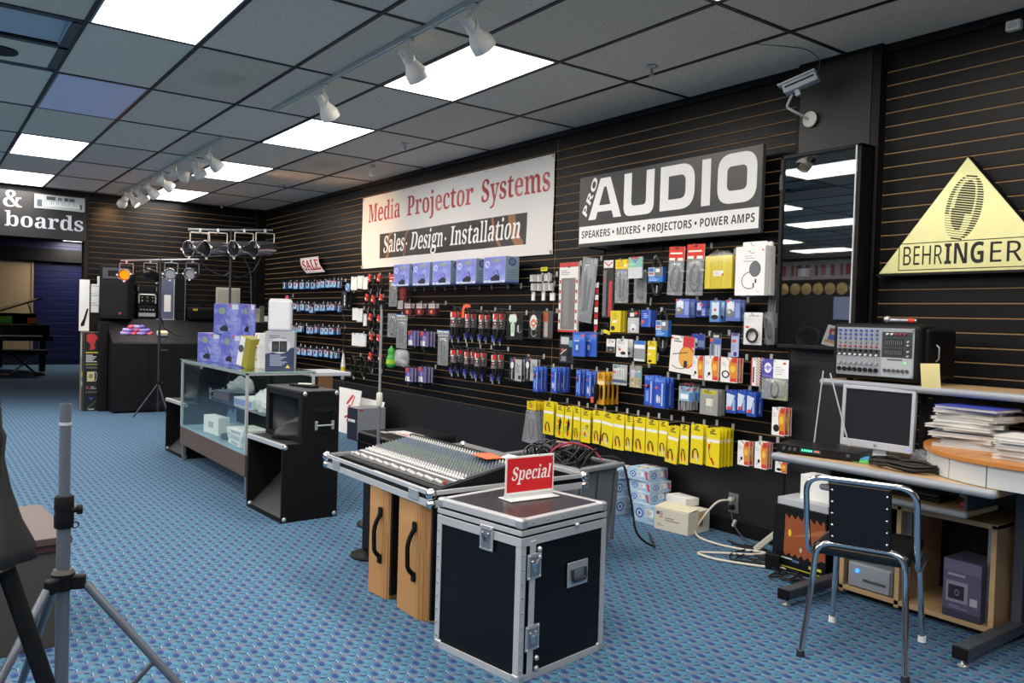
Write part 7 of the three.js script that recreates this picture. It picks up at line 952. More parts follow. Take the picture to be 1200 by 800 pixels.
// ================================================================= SHOWCASE AND BASS BINS
{
  const x0 = 1.965, x1 = 2.5, z0 = -7.75, z1 = -5.94, cx = (x0 + x1) / 2, cz = (z0 + z1) / 2, w = x1 - x0, L = z1 - z0, H = 0.93, yb = 0.16, yt = 0.32;
  const t = thing('glass_showcase', 'glass display counter with aluminium corners and a brown base', 'showcase', [cx, 0, cz]);
  const wal = tex(256, 128, (g, W, H2) => { fr(g, '#5c4a42', 0, 0, W, H2); for (let i = 0; i < 50; i++) { g.globalAlpha = 0.15; fr(g, i % 2 ? '#3f312b' : '#75605a', 0, rnd() * H2, W, 1 + rnd() * 3); } g.globalAlpha = 1; }), walM = mat(0xffffff, { map: wal, roughness: 0.5 });
  mesh('base', at(RB(w, yt - yb, L, 0.004), 0, (yb + yt) / 2, 0), walM, t); mesh('deck', at(B(w - 0.01, 0.006, L - 0.01), 0, yt + 0.003, 0), mat(0x7fa0b4, { roughness: 0.5 }), t);
  for (const sx of [-1, 1]) for (const sz of [-1, 1]) { mesh('leg', at(RB(0.03, yb, 0.03, 0.004), sx * (w / 2 - 0.03), yb / 2, sz * (L / 2 - 0.03)), M.steel, t); mesh('corner_post', at(RB(0.022, H - yt, 0.022, 0.004), sx * (w / 2 - 0.011), (H + yt) / 2, sz * (L / 2 - 0.011)), M.alu, t); }
  mesh('top_frame', merge([at(RB(w, 0.022, 0.022, 0.003), 0, H - 0.011, L / 2 - 0.011), at(RB(w, 0.022, 0.022, 0.003), 0, H - 0.011, -L / 2 + 0.011), at(RB(0.022, 0.022, L, 0.003), w / 2 - 0.011, H - 0.011, 0), at(RB(0.022, 0.022, L, 0.003), -w / 2 + 0.011, H - 0.011, 0)]), M.alu, t);
  mesh('glass_top', at(B(w + 0.01, 0.006, L + 0.01), 0, H + 0.003, 0), M.glass, t); mesh('glass_edge', merge([at(B(w + 0.014, 0.007, 0.003), 0, H + 0.003, L / 2 + 0.006), at(B(0.003, 0.007, L + 0.014), -w / 2 - 0.006, H + 0.003, 0)]), M.greenEdge, t);
  mesh('front_pane', at(new THREE.PlaneGeometry(L - 0.04, H - yt - 0.02), -w / 2 + 0.004, (H + yt) / 2, 0, 0, -Math.PI / 2, 0), M.glass, t); mesh('end_pane', at(new THREE.PlaneGeometry(w - 0.04, H - yt - 0.02), 0, (H + yt) / 2, L / 2 - 0.004), M.glass, t); mesh('end_pane', at(new THREE.PlaneGeometry(w - 0.04, H - yt - 0.02), 0, (H + yt) / 2, -L / 2 + 0.004), M.glass, t);
  mesh('back_door', at(B(0.006, H - yt - 0.03, L / 2), w / 2 - 0.01, (H + yt) / 2, L / 4 - 0.1), M.blackSatin, t); mesh('back_door', at(B(0.006, H - yt - 0.03, L / 2), w / 2 - 0.02, (H + yt) / 2, -L / 4), M.blackSatin, t);
  mesh('shelf', at(B(w * 0.7, 0.005, L - 0.05), 0.07, 0.6, 0), M.glass, t); mesh('wood_end', at(RB(0.12, 0.6, 0.03, 0.004), w / 2 + 0.09, 0.62, L / 2 - 0.02), mat(0x6b4a2c, { roughness: 0.5 }), t); mesh('rear_ledge', at(RB(0.34, 0.03, 0.4, 0.004), w / 2 + 0.13, H - 0.02, L / 2 - 0.2), M.lightGrey, t);
  const F = (n, label, cat, g, m, x, y, z, ry = 0, rx = 0) => { const o = thing(n, label, cat, [x, y, z], ry); mesh('body', g, m, o, [0, 0, 0], [rx, 0, 0]); return o; };
  // inside: on the deck and on the shelf
  const D = yt + 0.007, S = 0.604;
  const a1 = F('white_carton', 'white carton standing inside the showcase', 'box', at(RB(0.1, 0.15, 0.32, 0.003), 0, 0.075, 0), M.paper, 2.1, D, -7.1, 0.1); mesh('label_patch', B(0.002, 0.05, 0.1), M.lightGrey, a1, [-0.051, 0.08, 0]);
  for (let i = 0; i < 3; i++) { const b = F('flat_carton', 'flat white carton in the pile on the showcase deck', 'box', at(RB(0.22, 0.042, 0.34, 0.003), 0, 0.021, 0), i === 1 ? mat(0xcfd6e2) : M.paper, 2.14, D + i * 0.043, -6.4, 0.05 * (i - 1)); b.userData.group = 'flat cartons on the showcase deck'; mesh('edge_print', B(0.002, 0.02, 0.2), M.lightGrey, b, [-0.111, 0.02, 0.03]); }
  F('loose_adapter', 'dark adapter lying next to the flat cartons', 'adapter', at(RB(0.07, 0.05, 0.1, 0.012), 0, 0.026, 0), M.darkGrey, 2.08, D, -6.72, 0.4);
  const bx = (l, x, y, z, c, c2) => { const o = F('flat_carton', l, 'box', at(RB(0.24, 0.075, 0.4, 0.003), 0, 0.038, 0), mat(c, { roughness: 0.6 }), x, y, z, 0.04); mesh('edge_print', B(0.002, 0.05, 0.39), mat(c2, { roughness: 0.6 }), o, [-0.121, 0.038, 0]); return o; };
  bx('dark red edged carton on the glass shelf', 2.28, S, -7.2, 0x33405c, 0x5c4a50); bx('white and lilac carton on the glass shelf', 2.26, S, -6.55, 0xdcdfe6, 0x8f9bd0);
  const lump = (r, seedK) => { const g = new THREE.SphereGeometry(1, 22, 16), p = g.attributes.position; for (let i = 0; i < p.count; i++) { const x = p.getX(i), y = p.getY(i), z = p.getZ(i), k = 1 + 0.18 * Math.sin(5 * x + seedK) + 0.14 * Math.sin(7 * z + 2 * y + seedK * 2) + 0.07 * Math.sin(15 * y + 9 * x); p.setXYZ(i, x * k * r[0], Math.max(-0.75, y * k) * r[1] + 0.75 * r[1], z * k * r[2]); } g.computeVertexNormals(); return g; };
  F('plastic_bag', 'grey plastic bag slumped on the red edged carton', 'bag', lump([0.1, 0.07, 0.18], 1), mat(0xa9adb4, { roughness: 0.35 }), 2.28, S + 0.077, -7.0); F('plastic_bag', 'crumpled white plastic bag inside the showcase end', 'bag', lump([0.13, 0.1, 0.2], 3), mat(0xd9dadc, { roughness: 0.35 }), 2.24, S + 0.001, -6.12); F('plastic_bag', 'dark crumpled bag beneath the white bag', 'bag', lump([0.12, 0.05, 0.16], 5), mat(0x3a3c40, { roughness: 0.4 }), 2.27, D, -6.12);
  // on top
  const T = H + 0.0065, bluT = tex(256, 256, (g, W, H2) => { fr(g, '#6a70c8', 0, 0, W, H2); for (let i = 0; i < 24; i++) { g.globalAlpha = 0.3; el(g, i % 3 ? '#c2ccf0' : '#4a4fb4', rnd() * W, rnd() * H2, 20 + rnd() * 40, 14 + rnd() * 24); } g.globalAlpha = 1; g.fillStyle = '#1d2030'; g.beginPath(); g.moveTo(60, 206); g.lineTo(100, 180); g.lineTo(138, 196); g.lineTo(136, 232); g.lineTo(64, 230); g.fill(); g.strokeStyle = '#1d2030'; g.lineWidth = 8; g.beginPath(); g.moveTo(96, 128); g.lineTo(128, 190); g.stroke(); el(g, '#d84a58', 150, 14, 14, 9); fr(g, '#d9dce8', 170, 6, 60, 40); el(g, '#8d9a8a', 78, 60, 34, 30); }), bluM = mat(0xffffff, { map: bluT, roughness: 0.5 });
  const bb = (l, x, y, z, ww, hh, dd, ry) => solo('tuner_box', l, 'box', at(RB(dd, hh, ww, 0.003, 1), 0, hh / 2, 0), bluM, [x, y, z], [0, ry, 0]);
  bb('lilac blue box at the outer end of the showcase top', 2.15, T, -7.29, 0.36, 0.25, 0.16, 0.3); bb('lilac blue box beside the leaning yellow box', 2.2, T, -6.82, 0.4, 0.25, 0.16, 0.12); bb('lilac blue box standing on two others', 2.2, T + 0.25, -6.99, 0.42, 0.26, 0.14, 0.25);
  const yb2 = thing('guitar_box', 'yellow and white box leaning on the showcase top', 'box', [2.13, T, -6.45], 0.35); mesh('carton', at(RB(0.1, 0.24, 0.13, 0.004), 0, 0.13, 0), mat(0x98902e, { roughness: 0.45 }), yb2, [0, 0, 0], [0.22, 0, 0]); mesh('front_print', at(B(0.003, 0.23, 0.06), -0.0515, 0.13, -0.03), M.white, yb2, [0, 0, 0], [0.22, 0, 0]); mesh('oval', at(CY(0.03, 0.03, 0.004, 20), -0.054, 0.15, -0.03, 0, 0, Math.PI / 2), M.darkGrey, yb2, [0, 0, 0], [0.22, 0, 0]);
  for (let i = 0; i < 3; i++) for (let j = 0; j < 2; j++) { if (i === 2 && j) continue; const s = thing('bulb_box', `small white carton with a red dot, ${['bottom', 'middle', 'top'][i]} layer, ${j ? 'beside the silver box' : 'beside the yellow box'}`, 'box', [2.24 - j * 0.02, T + i * 0.093, -6.44 + j * 0.1 + (i === 2 ? 0.04 : 0)], 0, 'small white cartons on the showcase'); mesh('carton', at(RB(0.09, 0.092, 0.095, 0.003), 0, 0.046, 0), M.paper, s); mesh('dot', at(CY(0.01, 0.01, 0.002, 12), -0.046, 0.07, 0, 0, 0, Math.PI / 2), M.red, s); }
  const mt = tex(256, 320, (g, W, H2) => { fr(g, '#a9adb4', 0, 0, W, H2); g.fillStyle = '#2d3a5c'; g.beginPath(); g.moveTo(0, 190); g.lineTo(50, 180); g.lineTo(256, 130); g.lineTo(256, 320); g.lineTo(0, 320); g.fill(); bars(g, '#6a6e76', 30, 34, 170, 2, 16, 8); el(g, '#c3c6cb', 124, 120, 96, 66); fr(g, '#26282c', 56, 82, 64, 90); fr(g, '#2b2d31', 124, 80, 66, 92); el(g, '#3b3e44', 88, 130, 20, 24); el(g, '#3b3e44', 156, 130, 20, 24); bars(g, '#aab0c2', 40, 196, 170, 7, 14, 7); g.fillStyle = '#d9cf3a'; g.beginPath(); g.moveTo(180, 306); g.lineTo(200, 276); g.lineTo(222, 306); g.fill(); });
  const mb = thing('monitor_box', 'tall silver and navy box printed with a pair of speakers', 'box', [2.06, T, -5.99], 0.5); mesh('carton', at(RB(0.15, 0.3, 0.22, 0.003), 0, 0.15, 0), mat(0xa4a8b0, { roughness: 0.5 }), mb); mesh('front_print', B(0.002, 0.297, 0.217), mat(0xffffff, { map: mt, roughness: 0.45 }), mb, [-0.076, 0.15, 0]);
  mb.position.set(2.32, T, -6.2); mb.rotation.y = 1.1;
  const wl = thing('wrapped_parcel', 'white plastic wrapped parcel on the silver and navy box', 'parcel', [2.31, T + 0.3, -6.2], 1.1); mesh('wrap', at(RB(0.13, 0.25, 0.175, 0.025, 4), 0, 0.125, 0), mat(0xdfe2e6, { roughness: 0.4 }), wl); mesh('fold', at(RB(0.12, 0.012, 0.15, 0.005), 0, 0.247, 0), M.white, wl);
}
// horn loaded bass bins
function bassBin(pos, ry, label) {
  const t = thing('bass_bin', label, 'speaker', pos, ry), W = 0.6, h = 0.86, st = 0.515, d1 = 0.4, d2 = 0.27, e = 0.018;
  // local: front faces -x, width along z; lower bin deep, upper part set back
  const prof = [[-d1 / 2, 0], [d1 / 2, 0], [d1 / 2, h], [-d1 / 2 + (d1 - d2), h], [-d1 / 2 + (d1 - d2), st], [-d1 / 2, st]];
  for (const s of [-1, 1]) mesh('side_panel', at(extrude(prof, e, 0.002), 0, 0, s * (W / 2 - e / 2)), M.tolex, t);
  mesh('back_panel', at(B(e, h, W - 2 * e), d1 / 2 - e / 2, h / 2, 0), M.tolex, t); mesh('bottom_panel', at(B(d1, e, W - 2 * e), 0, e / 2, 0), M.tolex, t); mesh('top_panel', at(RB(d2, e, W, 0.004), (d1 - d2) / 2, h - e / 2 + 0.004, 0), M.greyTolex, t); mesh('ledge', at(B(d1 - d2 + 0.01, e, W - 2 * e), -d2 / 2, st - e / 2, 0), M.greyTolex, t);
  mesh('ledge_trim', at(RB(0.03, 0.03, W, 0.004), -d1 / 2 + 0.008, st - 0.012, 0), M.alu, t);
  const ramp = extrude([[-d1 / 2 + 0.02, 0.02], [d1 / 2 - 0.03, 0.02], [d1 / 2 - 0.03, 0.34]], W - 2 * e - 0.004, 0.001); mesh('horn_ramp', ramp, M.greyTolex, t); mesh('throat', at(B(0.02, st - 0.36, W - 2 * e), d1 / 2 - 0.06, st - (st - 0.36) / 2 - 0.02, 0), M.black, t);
  mesh('horn_frame', merge([at(B(0.03, 0.04, W - 0.04), -d1 / 2 + (d1 - d2) + 0.014, h - 0.03, 0), at(B(0.03, 0.03, W - 0.04), -d1 / 2 + (d1 - d2) + 0.014, st + 0.02, 0), at(B(0.03, h - st - 0.04, 0.04), -d1 / 2 + (d1 - d2) + 0.014, (h + st) / 2, W / 2 - 0.036), at(B(0.03, h - st - 0.04, 0.04), -d1 / 2 + (d1 - d2) + 0.014, (h + st) / 2, -W / 2 + 0.036)]), M.blackSatin, t);
  const horn = new THREE.CylinderGeometry(0.3, 0.06, 0.2, 4, 1, true); horn.rotateY(Math.PI / 4); horn.rotateZ(Math.PI / 2); horn.scale(1, 0.7, 1.15); mesh('horn', at(horn, 0.06, (h + st) / 2, 0), mat(0x26262a, { roughness: 0.4, side: THREE.DoubleSide }), t); mesh('horn_back', at(B(0.01, h - st - 0.03, W - 0.04), 0.15, (h + st) / 2, 0), M.black, t); mesh('horn_lip', at(lathe([[0.0, 0.0], [0.16, 0], [0.13, 0.05], [0.06, 0.09], [0, 0.1]], 20), 0.02, st + 0.004, 0), M.greyTolex, t);
  for (const [x, y] of [[-d1 / 2 + (d1 - d2) + 0.02, h - 0.015], [d1 / 2 - 0.02, h - 0.015], [-d1 / 2 + 0.02, 0.022], [d1 / 2 - 0.02, 0.022], [-d1 / 2 + 0.02, st - 0.02]]) for (const s of [-1, 1]) mesh('corner_cap', new THREE.SphereGeometry(0.02, 10, 8), M.zinc, t, [x, y, s * (W / 2 - 0.012)]);
  const hd = new THREE.Group(); hd.name = 'side_handle'; t.add(hd); hd.position.set(0.09, 0.66, W / 2 + 0.001); mesh('dish', RB(0.16, 0.17, 0.006, 0.004), M.black, hd); mesh('well', RB(0.13, 0.13, 0.004, 0.004), M.blackGloss, hd, [0, 0.004, 0.002]); mesh('bail', merge([at(RB(0.02, 0.06, 0.01, 0.003), -0.06, -0.03, 0.008), at(RB(0.02, 0.06, 0.01, 0.003), 0.06, -0.03, 0.008), rod([-0.06, -0.03, 0.012], [0.06, -0.03, 0.012], 0.006)]), M.zinc, hd);
  return t;
}
bassBin([2.12, 0, -5.414], 0.05, 'black horn loaded speaker with steel corners beside the showcase end'); bassBin([2.2, 0, -8.1], 0.03, 'black horn loaded speaker half hidden behind the showcase');
{ const t = thing('microphone_clip', 'black clip with a white tag lying on the speaker top', 'clip', [2.2, 0.866, -5.42], 0.3); mesh('strap', at(RB(0.06, 0.014, 0.26, 0.005), 0, 0.008, 0), M.black, t); mesh('hinge', at(RB(0.09, 0.018, 0.05, 0.005), 0, 0.009, 0.06), M.black, t); mesh('tag', at(RB(0.03, 0.008, 0.1, 0.003), 0.01, 0.02, 0.0, 0, 0.5, 0), M.white, t); }
// ================================================================= BACK OF THE SHOP
{ // header sign over the opening
  const t = tex(1024, 512, (g, W, H) => {
    fr(g, '#0d0d11', 0, 0, W, H); g.fillStyle = '#a4aab6'; const put = (s, f, x0, x1, base, sy) => { g.save(); g.font = f; const m = g.measureText(s).width; g.translate(x0, base); g.scale((x1 - x0) / m, sy); g.fillText(s, 0, 0); g.restore(); };
    put('boards', 'bold 150px serif', W * 0.466, W * 0.985, H * 0.79, 1.5); put('&', 'bold 170px serif', W * 0.45, W * 0.577, H * 0.367, 1.5);
  });
  // board spans 2.1 m; the letters sit at its opening end
  const w = 1.8, h = 0.6, b = thing('department_sign', 'dark header board with the letters boards and an ampersand', 'sign', [OPX - 0.02 - w / 2, 2.6, BACK + 0.02]);
  mesh('board', B(w, h, 0.03), M.black, b); mesh('face', new THREE.PlaneGeometry(w, h), mat(0xffffff, { map: t, roughness: 0.4 }), b, [0, 0, 0.016]);
  const kt = tex(512, 160, (g, W, H) => { fr(g, '#8f979c', 0, 0, W, H); fr(g, '#3c454c', 24, 60, 50, 80); for (let i = 0; i < 22; i++) { fr(g, '#b4bbc0', 90 + i * 17, 74, 15, 54); if (i % 7 !== 2 && i % 7 !== 6) fr(g, '#5f676c', 101 + i * 17, 74, 8, 32); } fr(g, '#2d353b', 120, 16, 90, 40); fr(g, '#4a545a', 232, 20, 46, 34); fr(g, '#2d353b', 300, 18, 40, 36); fr(g, '#3a4248', 348, 20, 60, 34); fr(g, '#3c454c', 462, 80, 24, 60); });
  const k = mesh('keyboard_picture', RB(0.6, 0.19, 0.02, 0.004), mat(0x8f979c), b, [0.575, 0.185, 0.02]); mesh('picture_face', new THREE.PlaneGeometry(0.595, 0.185), mat(0xffffff, { map: kt, roughness: 0.5 }), k, [0, 0, 0.0105]);
}
{ // black demo counter with a sloped top
  const t = thing('demo_counter', 'long black counter with a sloping top along the back wall', 'counter', [0, 0, 0]); const x0 = 2.09, x1 = 3.79, zf = -11.62;
  const prof = [[zf, 0.03], [zf, 0.92], [zf - 0.05, 0.94], [-12.2, 1.24], [-12.44, 1.24], [-12.44, 0.03]]; const s = new THREE.Shape(prof.map(([z, y]) => new THREE.Vector2(-z, y))); const g = new THREE.ExtrudeGeometry(s, { depth: x1 - x0, bevelEnabled: true, bevelSize: 0.004, bevelThickness: 0.004, bevelSegments: 1 }); g.rotateY(Math.PI / 2); g.translate(x0, 0, 0);
  mesh('body', g, M.blackSatin, t); mesh('plinth', B(x1 - x0 - 0.06, 0.05, 0.7), M.black, t, [(x0 + x1) / 2, 0.025, -12.02]);
  for (const x of [2.12, 2.95, 3.5]) mesh('front_seam', RB(0.012, 0.86, 0.006, 0.002), M.black, t, [x, 0.48, zf + 0.004]); mesh('label_plate', B(0.09, 0.02, 0.003), M.darkGrey, t, [2.72, 0.84, zf + 0.006]);
  mesh('end_panel', RB(0.1, 1.2, 0.5, 0.006), M.black, t, [2.03, 0.6, -12.18]);
}
{ // tall printed carton beside the counter
  const side = tex(192, 640, (g, W, H) => { fr(g, '#0e1114', 0, 0, W, H); g.fillStyle = '#b93430'; g.beginPath(); g.moveTo(30, 20); g.bezierCurveTo(90, 0, 160, 10, 170, 60); g.bezierCurveTo(120, 40, 150, 90, 110, 100); g.bezierCurveTo(160, 120, 120, 150, 60, 140); g.bezierCurveTo(100, 110, 60, 80, 30, 70); g.fill(); fr(g, '#b9ac2a', 20, 158, 150, 12); bars(g, '#c4c8c8', 26, 182, 140, 5, 13, 8); fr(g, '#8a8a3a', 20, 256, 150, 10); fr(g, '#5c6062', 30, 280, 130, 14); fr(g, '#c9bf92', 40, 320, 90, 80); el(g, '#7d8a5c', 84, 356, 24, 20); wire(g, '#c9cdd0', 6, [[140, 320], [170, 340], [150, 390], [140, 400]]); bars(g, '#8d5058', 30, 436, 50, 2, 16, 10); bars(g, '#9a9ea0', 84, 440, 80, 2, 14, 8); fr(g, '#4a4e50', 24, 480, 140, 14); g.fillStyle = '#4a3a9a'; g.beginPath(); g.moveTo(60, 530); g.lineTo(120, 530); g.lineTo(92, 556); g.fill(); wire(g, '#2f8a6a', 6, [[40, 620], [90, 600], [110, 580], [150, 560]]); fr(g, '#b9bec0', 60, 622, 70, 10); });
  const t = thing('light_carton', 'tall black carton with red and yellow print beside the counter', 'box', [1.905, 0, -12.16], 0); mesh('carton', at(RB(0.2, 1.06, 0.28, 0.004), 0, 0.53, 0), mat(0x6c6a62, { roughness: 0.6 }), t); mesh('front_print', new THREE.PlaneGeometry(0.196, 1.05), mat(0xffffff, { map: side, roughness: 0.45 }), t, [0, 0.53, 0.141]);
  mesh('side_print', at(new THREE.PlaneGeometry(0.27, 1.05), -0.1015, 0.53, 0, 0, -Math.PI / 2, 0), mat(0xffffff, { map: tex(96, 320, (g, W, H) => { fr(g, '#8a867c', 0, 0, W, H); fr(g, '#1a1c1e', 60, 0, 36, H); fr(g, '#cfc8b4', 20, 10, 26, 90); fr(g, '#c9c23a', 44, 160, 30, 24); el(g, '#d8dadc', 60, 210, 12, 10); fr(g, '#8a5a52', 30, 230, 30, 80); }), roughness: 0.6 }), t);
  const p = thing('white_placard', 'tall white placard with a black swoosh at the opening edge', 'placard', [1.83, 1.07, -12.2]); mesh('panel', at(B(0.12, 0.69, 0.02), 0, 0.345, 0), M.paper, p); mesh('swoosh', at(extrude([[-0.04, 0.06], [0.0, 0.07], [0.05, 0.3], [0.03, 0.3], [-0.01, 0.16], [-0.04, 0.1]], 0.004), 0.0, 0, 0.012), M.black, p);
  for (let i = 0; i < 3; i++) { const b = thing('white_carton', 'little white carton stacked behind the placard', 'box', [1.965, 1.32 + i * 0.13, -12.25], 0, 'little white cartons behind the placard'); mesh('carton', at(RB(0.09, 0.125, 0.08, 0.003), 0, 0.063, 0), M.paper, b); mesh('tape', B(0.091, 0.012, 0.081), M.lightGrey, b, [0, 0.1, 0]); }
  const bx = thing('black_shelf_unit', 'narrow black shelf unit behind the placard', 'shelf', [1.965, 1.07, -12.26]); mesh('body', at(B(0.13, 0.24, 0.14), 0, 0.125, 0), M.black, bx); mesh('lip', at(B(0.14, 0.008, 0.15), 0, 0.244, 0), M.blackSatin, bx); const wp = thing('white_strip', 'slim white light strip standing by the black speaker', 'strip', [2.03, 1.24, -12.38]); mesh('tube', at(RB(0.035, 0.4, 0.03, 0.01), 0, 0.2 + 0.18, 0), M.white, wp); mesh('bracket', at(B(0.02, 0.2, 0.02), 0, 0.1, 0), M.black, wp);
}
{ // black PA speaker on the counter
  const t = thing('pa_speaker', 'black two way speaker standing on the sloped counter', 'speaker', [2.24, 1.24, -12.22], 0.5); mesh('cabinet', at(RB(0.38, 0.73, 0.3, 0.012), 0, 0.365, 0), M.black, t); mesh('grille', at(RB(0.34, 0.48, 0.014, 0.006), 0, 0.28, 0.152), M.blackSatin, t); mesh('horn', at(RB(0.3, 0.15, 0.012, 0.01), 0, 0.62, 0.152), M.darkGrey, t); mesh('horn_throat', at(RB(0.16, 0.08, 0.006, 0.006), 0, 0.62, 0.158), M.black, t); mesh('badge', at(B(0.03, 0.03, 0.003), 0.08, 0.08, 0.16), M.red, t);
  t.rotation.y = -0.45;
}
{ // mixers, panel, rack, gig bag, grey cabinets on the counter
  const mx = thing('dj_mixer', 'small silver and black mixer stacked on the counter', 'mixer', [2.63, 1.24, -12.33]); mesh('body', at(RB(0.24, 0.2, 0.16, 0.008), 0, 0.1, 0), M.blackSatin, mx); mesh('face', at(RB(0.22, 0.05, 0.006, 0.002), 0, 0.07, 0.082), M.lightGrey, mx); for (let i = 0; i < 5; i++) mesh('knob', at(CY(0.012, 0.012, 0.02, 10), -0.08 + i * 0.04, 0.14, 0.085, Math.PI / 2, 0, 0), M.zinc, mx);
  const m2 = thing('dj_player', 'silver trimmed player resting on the small mixer', 'player', [2.63, 1.441, -12.33]); mesh('body', at(RB(0.26, 0.18, 0.16, 0.02), 0, 0.09, 0), M.blackSatin, m2); mesh('trim', at(bent([[-0.11, 0.03, 0], [-0.11, 0.15, 0], [0.11, 0.15, 0], [0.11, 0.03, 0]], 0.01, 0.03, 40, 6), 0, 0, 0.083), M.alu, m2); mesh('controls', merge([...Array(6)].map((_, i) => at(new THREE.SphereGeometry(0.014, 8, 6), -0.07 + (i % 3) * 0.07, 0.06 + 0.05 * (i / 3 | 0), 0.085))), mat(0x9a9468, { metalness: 0.6, roughness: 0.35 }), m2);
  const m3 = thing('amplifier', 'black amplifier on top of the player', 'amplifier', [2.63, 1.622, -12.33]); mesh('body', at(RB(0.28, 0.1, 0.16, 0.006), 0, 0.05, 0), M.black, m3); mesh('handles', merge([rod([-0.12, 0.02, 0.09], [-0.12, 0.08, 0.09], 0.005), rod([0.12, 0.02, 0.09], [0.12, 0.08, 0.09], 0.005)]), M.zinc, m3);
  const pn = thing('display_case_front', 'grey blue display panel with white edge on the counter', 'panel', [2.9, 1.24, -12.28], 0.0); mesh('panel', at(RB(0.22, 0.58, 0.06, 0.004), 0, 0.3, 0), mat(0x5a6280, { roughness: 0.5 }), pn); mesh('edge', at(RB(0.04, 0.58, 0.07, 0.004), 0.105, 0.3, 0), M.white, pn); mesh('label_patch', at(B(0.09, 0.24, 0.004), 0.0, 0.24, 0.032), M.paper, pn); mesh('foot', at(B(0.3, 0.014, 0.16), 0, 0.007, 0), M.lightGrey, pn);
  const rk = thing('equipment_rack', 'narrow black equipment rack next to the display panel', 'rack', [3.06, 1.24, -12.3]); mesh('body', at(RB(0.14, 0.66, 0.2, 0.004), 0, 0.33, 0), M.black, rk); mesh('rail', at(RB(0.01, 0.66, 0.012, 0.002), 0.068, 0.33, 0.1), M.steel, rk); for (let i = 0; i < 6; i++) mesh('unit', at(RB(0.12, 0.08, 0.006, 0.002), -0.002, 0.08 + i * 0.1, 0.102), M.blackSatin, rk);
  const gb = thing('gig_bag', 'low black carry bag with a yellow tag on the counter', 'bag', [3.36, 1.24, -12.26]); mesh('body', at(RB(0.4, 0.2, 0.22, 0.05, 4), 0, 0.1, 0), M.rubber, gb); mesh('tag', at(B(0.07, 0.03, 0.004), -0.1, 0.16, 0.112), mat(0xb8a030), gb); mesh('handle', at(bent([[-0.06, 0, 0], [-0.05, 0.04, 0], [0.05, 0.04, 0], [0.06, 0, 0]], 0.01, 0.02, 30, 6), 0.02, 0.19, 0), M.black, gb);
  const gc = thing('grey_speaker', 'tall putty grey speaker cabinet in the corner', 'speaker', [3.76, 1.24, -12.25], -0.4); mesh('cabinet', at(RB(0.34, 0.5, 0.26, 0.006), 0, 0.25, 0), mat(0xa9a598, { roughness: 0.55 }), gc); mesh('grille', at(RB(0.28, 0.44, 0.01, 0.004), 0, 0.25, 0.132), mat(0x98948a, { roughness: 0.7 }), gc); mesh('badge', at(new THREE.SphereGeometry(0.008, 8, 6), -0.08, 0.25, 0.14), M.red, gc); gc.rotation.y = -0.35;
  for (let i = 0; i < 3; i++) { const w = thing('white_carton', 'flat white carton piled beside the putty grey speaker', 'box', [4.06, 1.242 + i * 0.07, -12.2], 0.1 * i, 'flat white cartons by the grey speaker'); mesh('carton', at(RB(0.26, 0.068, 0.18, 0.003), 0, 0.034, 0), M.offWhite, w); mesh('print', at(B(0.12, 0.03, 0.002), -0.02, 0.034, 0.091), M.grey, w); }
  const ex = thing('corner_counter', 'dark counter block in the corner with an amber edge strip', 'counter', [4.05, 0, -11.75]); mesh('body', at(RB(0.5, 1.24, 1.3, 0.006), 0, 0.62, 0), M.blackSatin, ex); mesh('strip', at(RB(0.3, 0.05, 0.01, 0.003), 0, 1.1, 0.655), mat(0xd8a028, { roughness: 0.5 }), ex);
  const ac = thing('acrylic_stand', 'clear acrylic display stand with white cards', 'stand', [4.12, 1.24, -11.4]); mesh('shelf', merge([at(B(0.3, 0.006, 0.2), 0, 0.24, 0), at(B(0.006, 0.24, 0.2), -0.15, 0.12, 0), at(B(0.006, 0.24, 0.2), 0.15, 0.12, 0)]), M.clear, ac); mesh('card', at(B(0.08, 0.03, 0.006), -0.02, 0.26, 0.09), M.white, ac); mesh('card', at(B(0.05, 0.08, 0.006), -0.12, 0.06, 0.1), M.white, ac);
  const cp = thing('candy_tray', 'small black tray heaped with lilac and red sachets', 'tray', [2.42, 0.985, -11.86], 0); cp.rotation.x = 0.44; mesh('tray', at(RB(0.4, 0.03, 0.14, 0.005), 0, 0.015, 0), M.black, cp);
  for (let i = 0; i < 14; i++) { const row = i < 6 ? 0 : i < 11 ? 1 : 2, k = i - [0, 6, 11][row], n = [6, 5, 3][row]; const s = solo('sachet', 'little lilac sachet with a red corner heaped on the tray', 'sachet', at(RB(0.08, 0.055, 0.06, 0.014), 0, 0, 0), [mat(0xa898d8, { roughness: 0.4 }), mat(0x7a68c0, { roughness: 0.4 }), mat(0xd05060, { roughness: 0.4 })][i % 3], [2.42 + (k - (n - 1) / 2) * 0.066, 1.045 + row * 0.045, -11.86 - row * 0.015], [0.4, 0.4 * (i % 3), 0], 'sachets on the counter tray'); }
  const c2 = thing('candy_tray', 'second tiny tray with a cream and blue sachet', 'tray', [2.74, 0.985, -11.86]); c2.rotation.x = 0.44; mesh('tray', at(RB(0.15, 0.03, 0.12, 0.005), 0, 0.015, 0), M.black, c2); mesh('sachet', at(RB(0.14, 0.09, 0.08, 0.02), 0, 0.07, 0), mat(0xd9cfae), c2); mesh('band', at(RB(0.143, 0.028, 0.083, 0.005), 0, 0.055, 0), M.blue, c2);
}
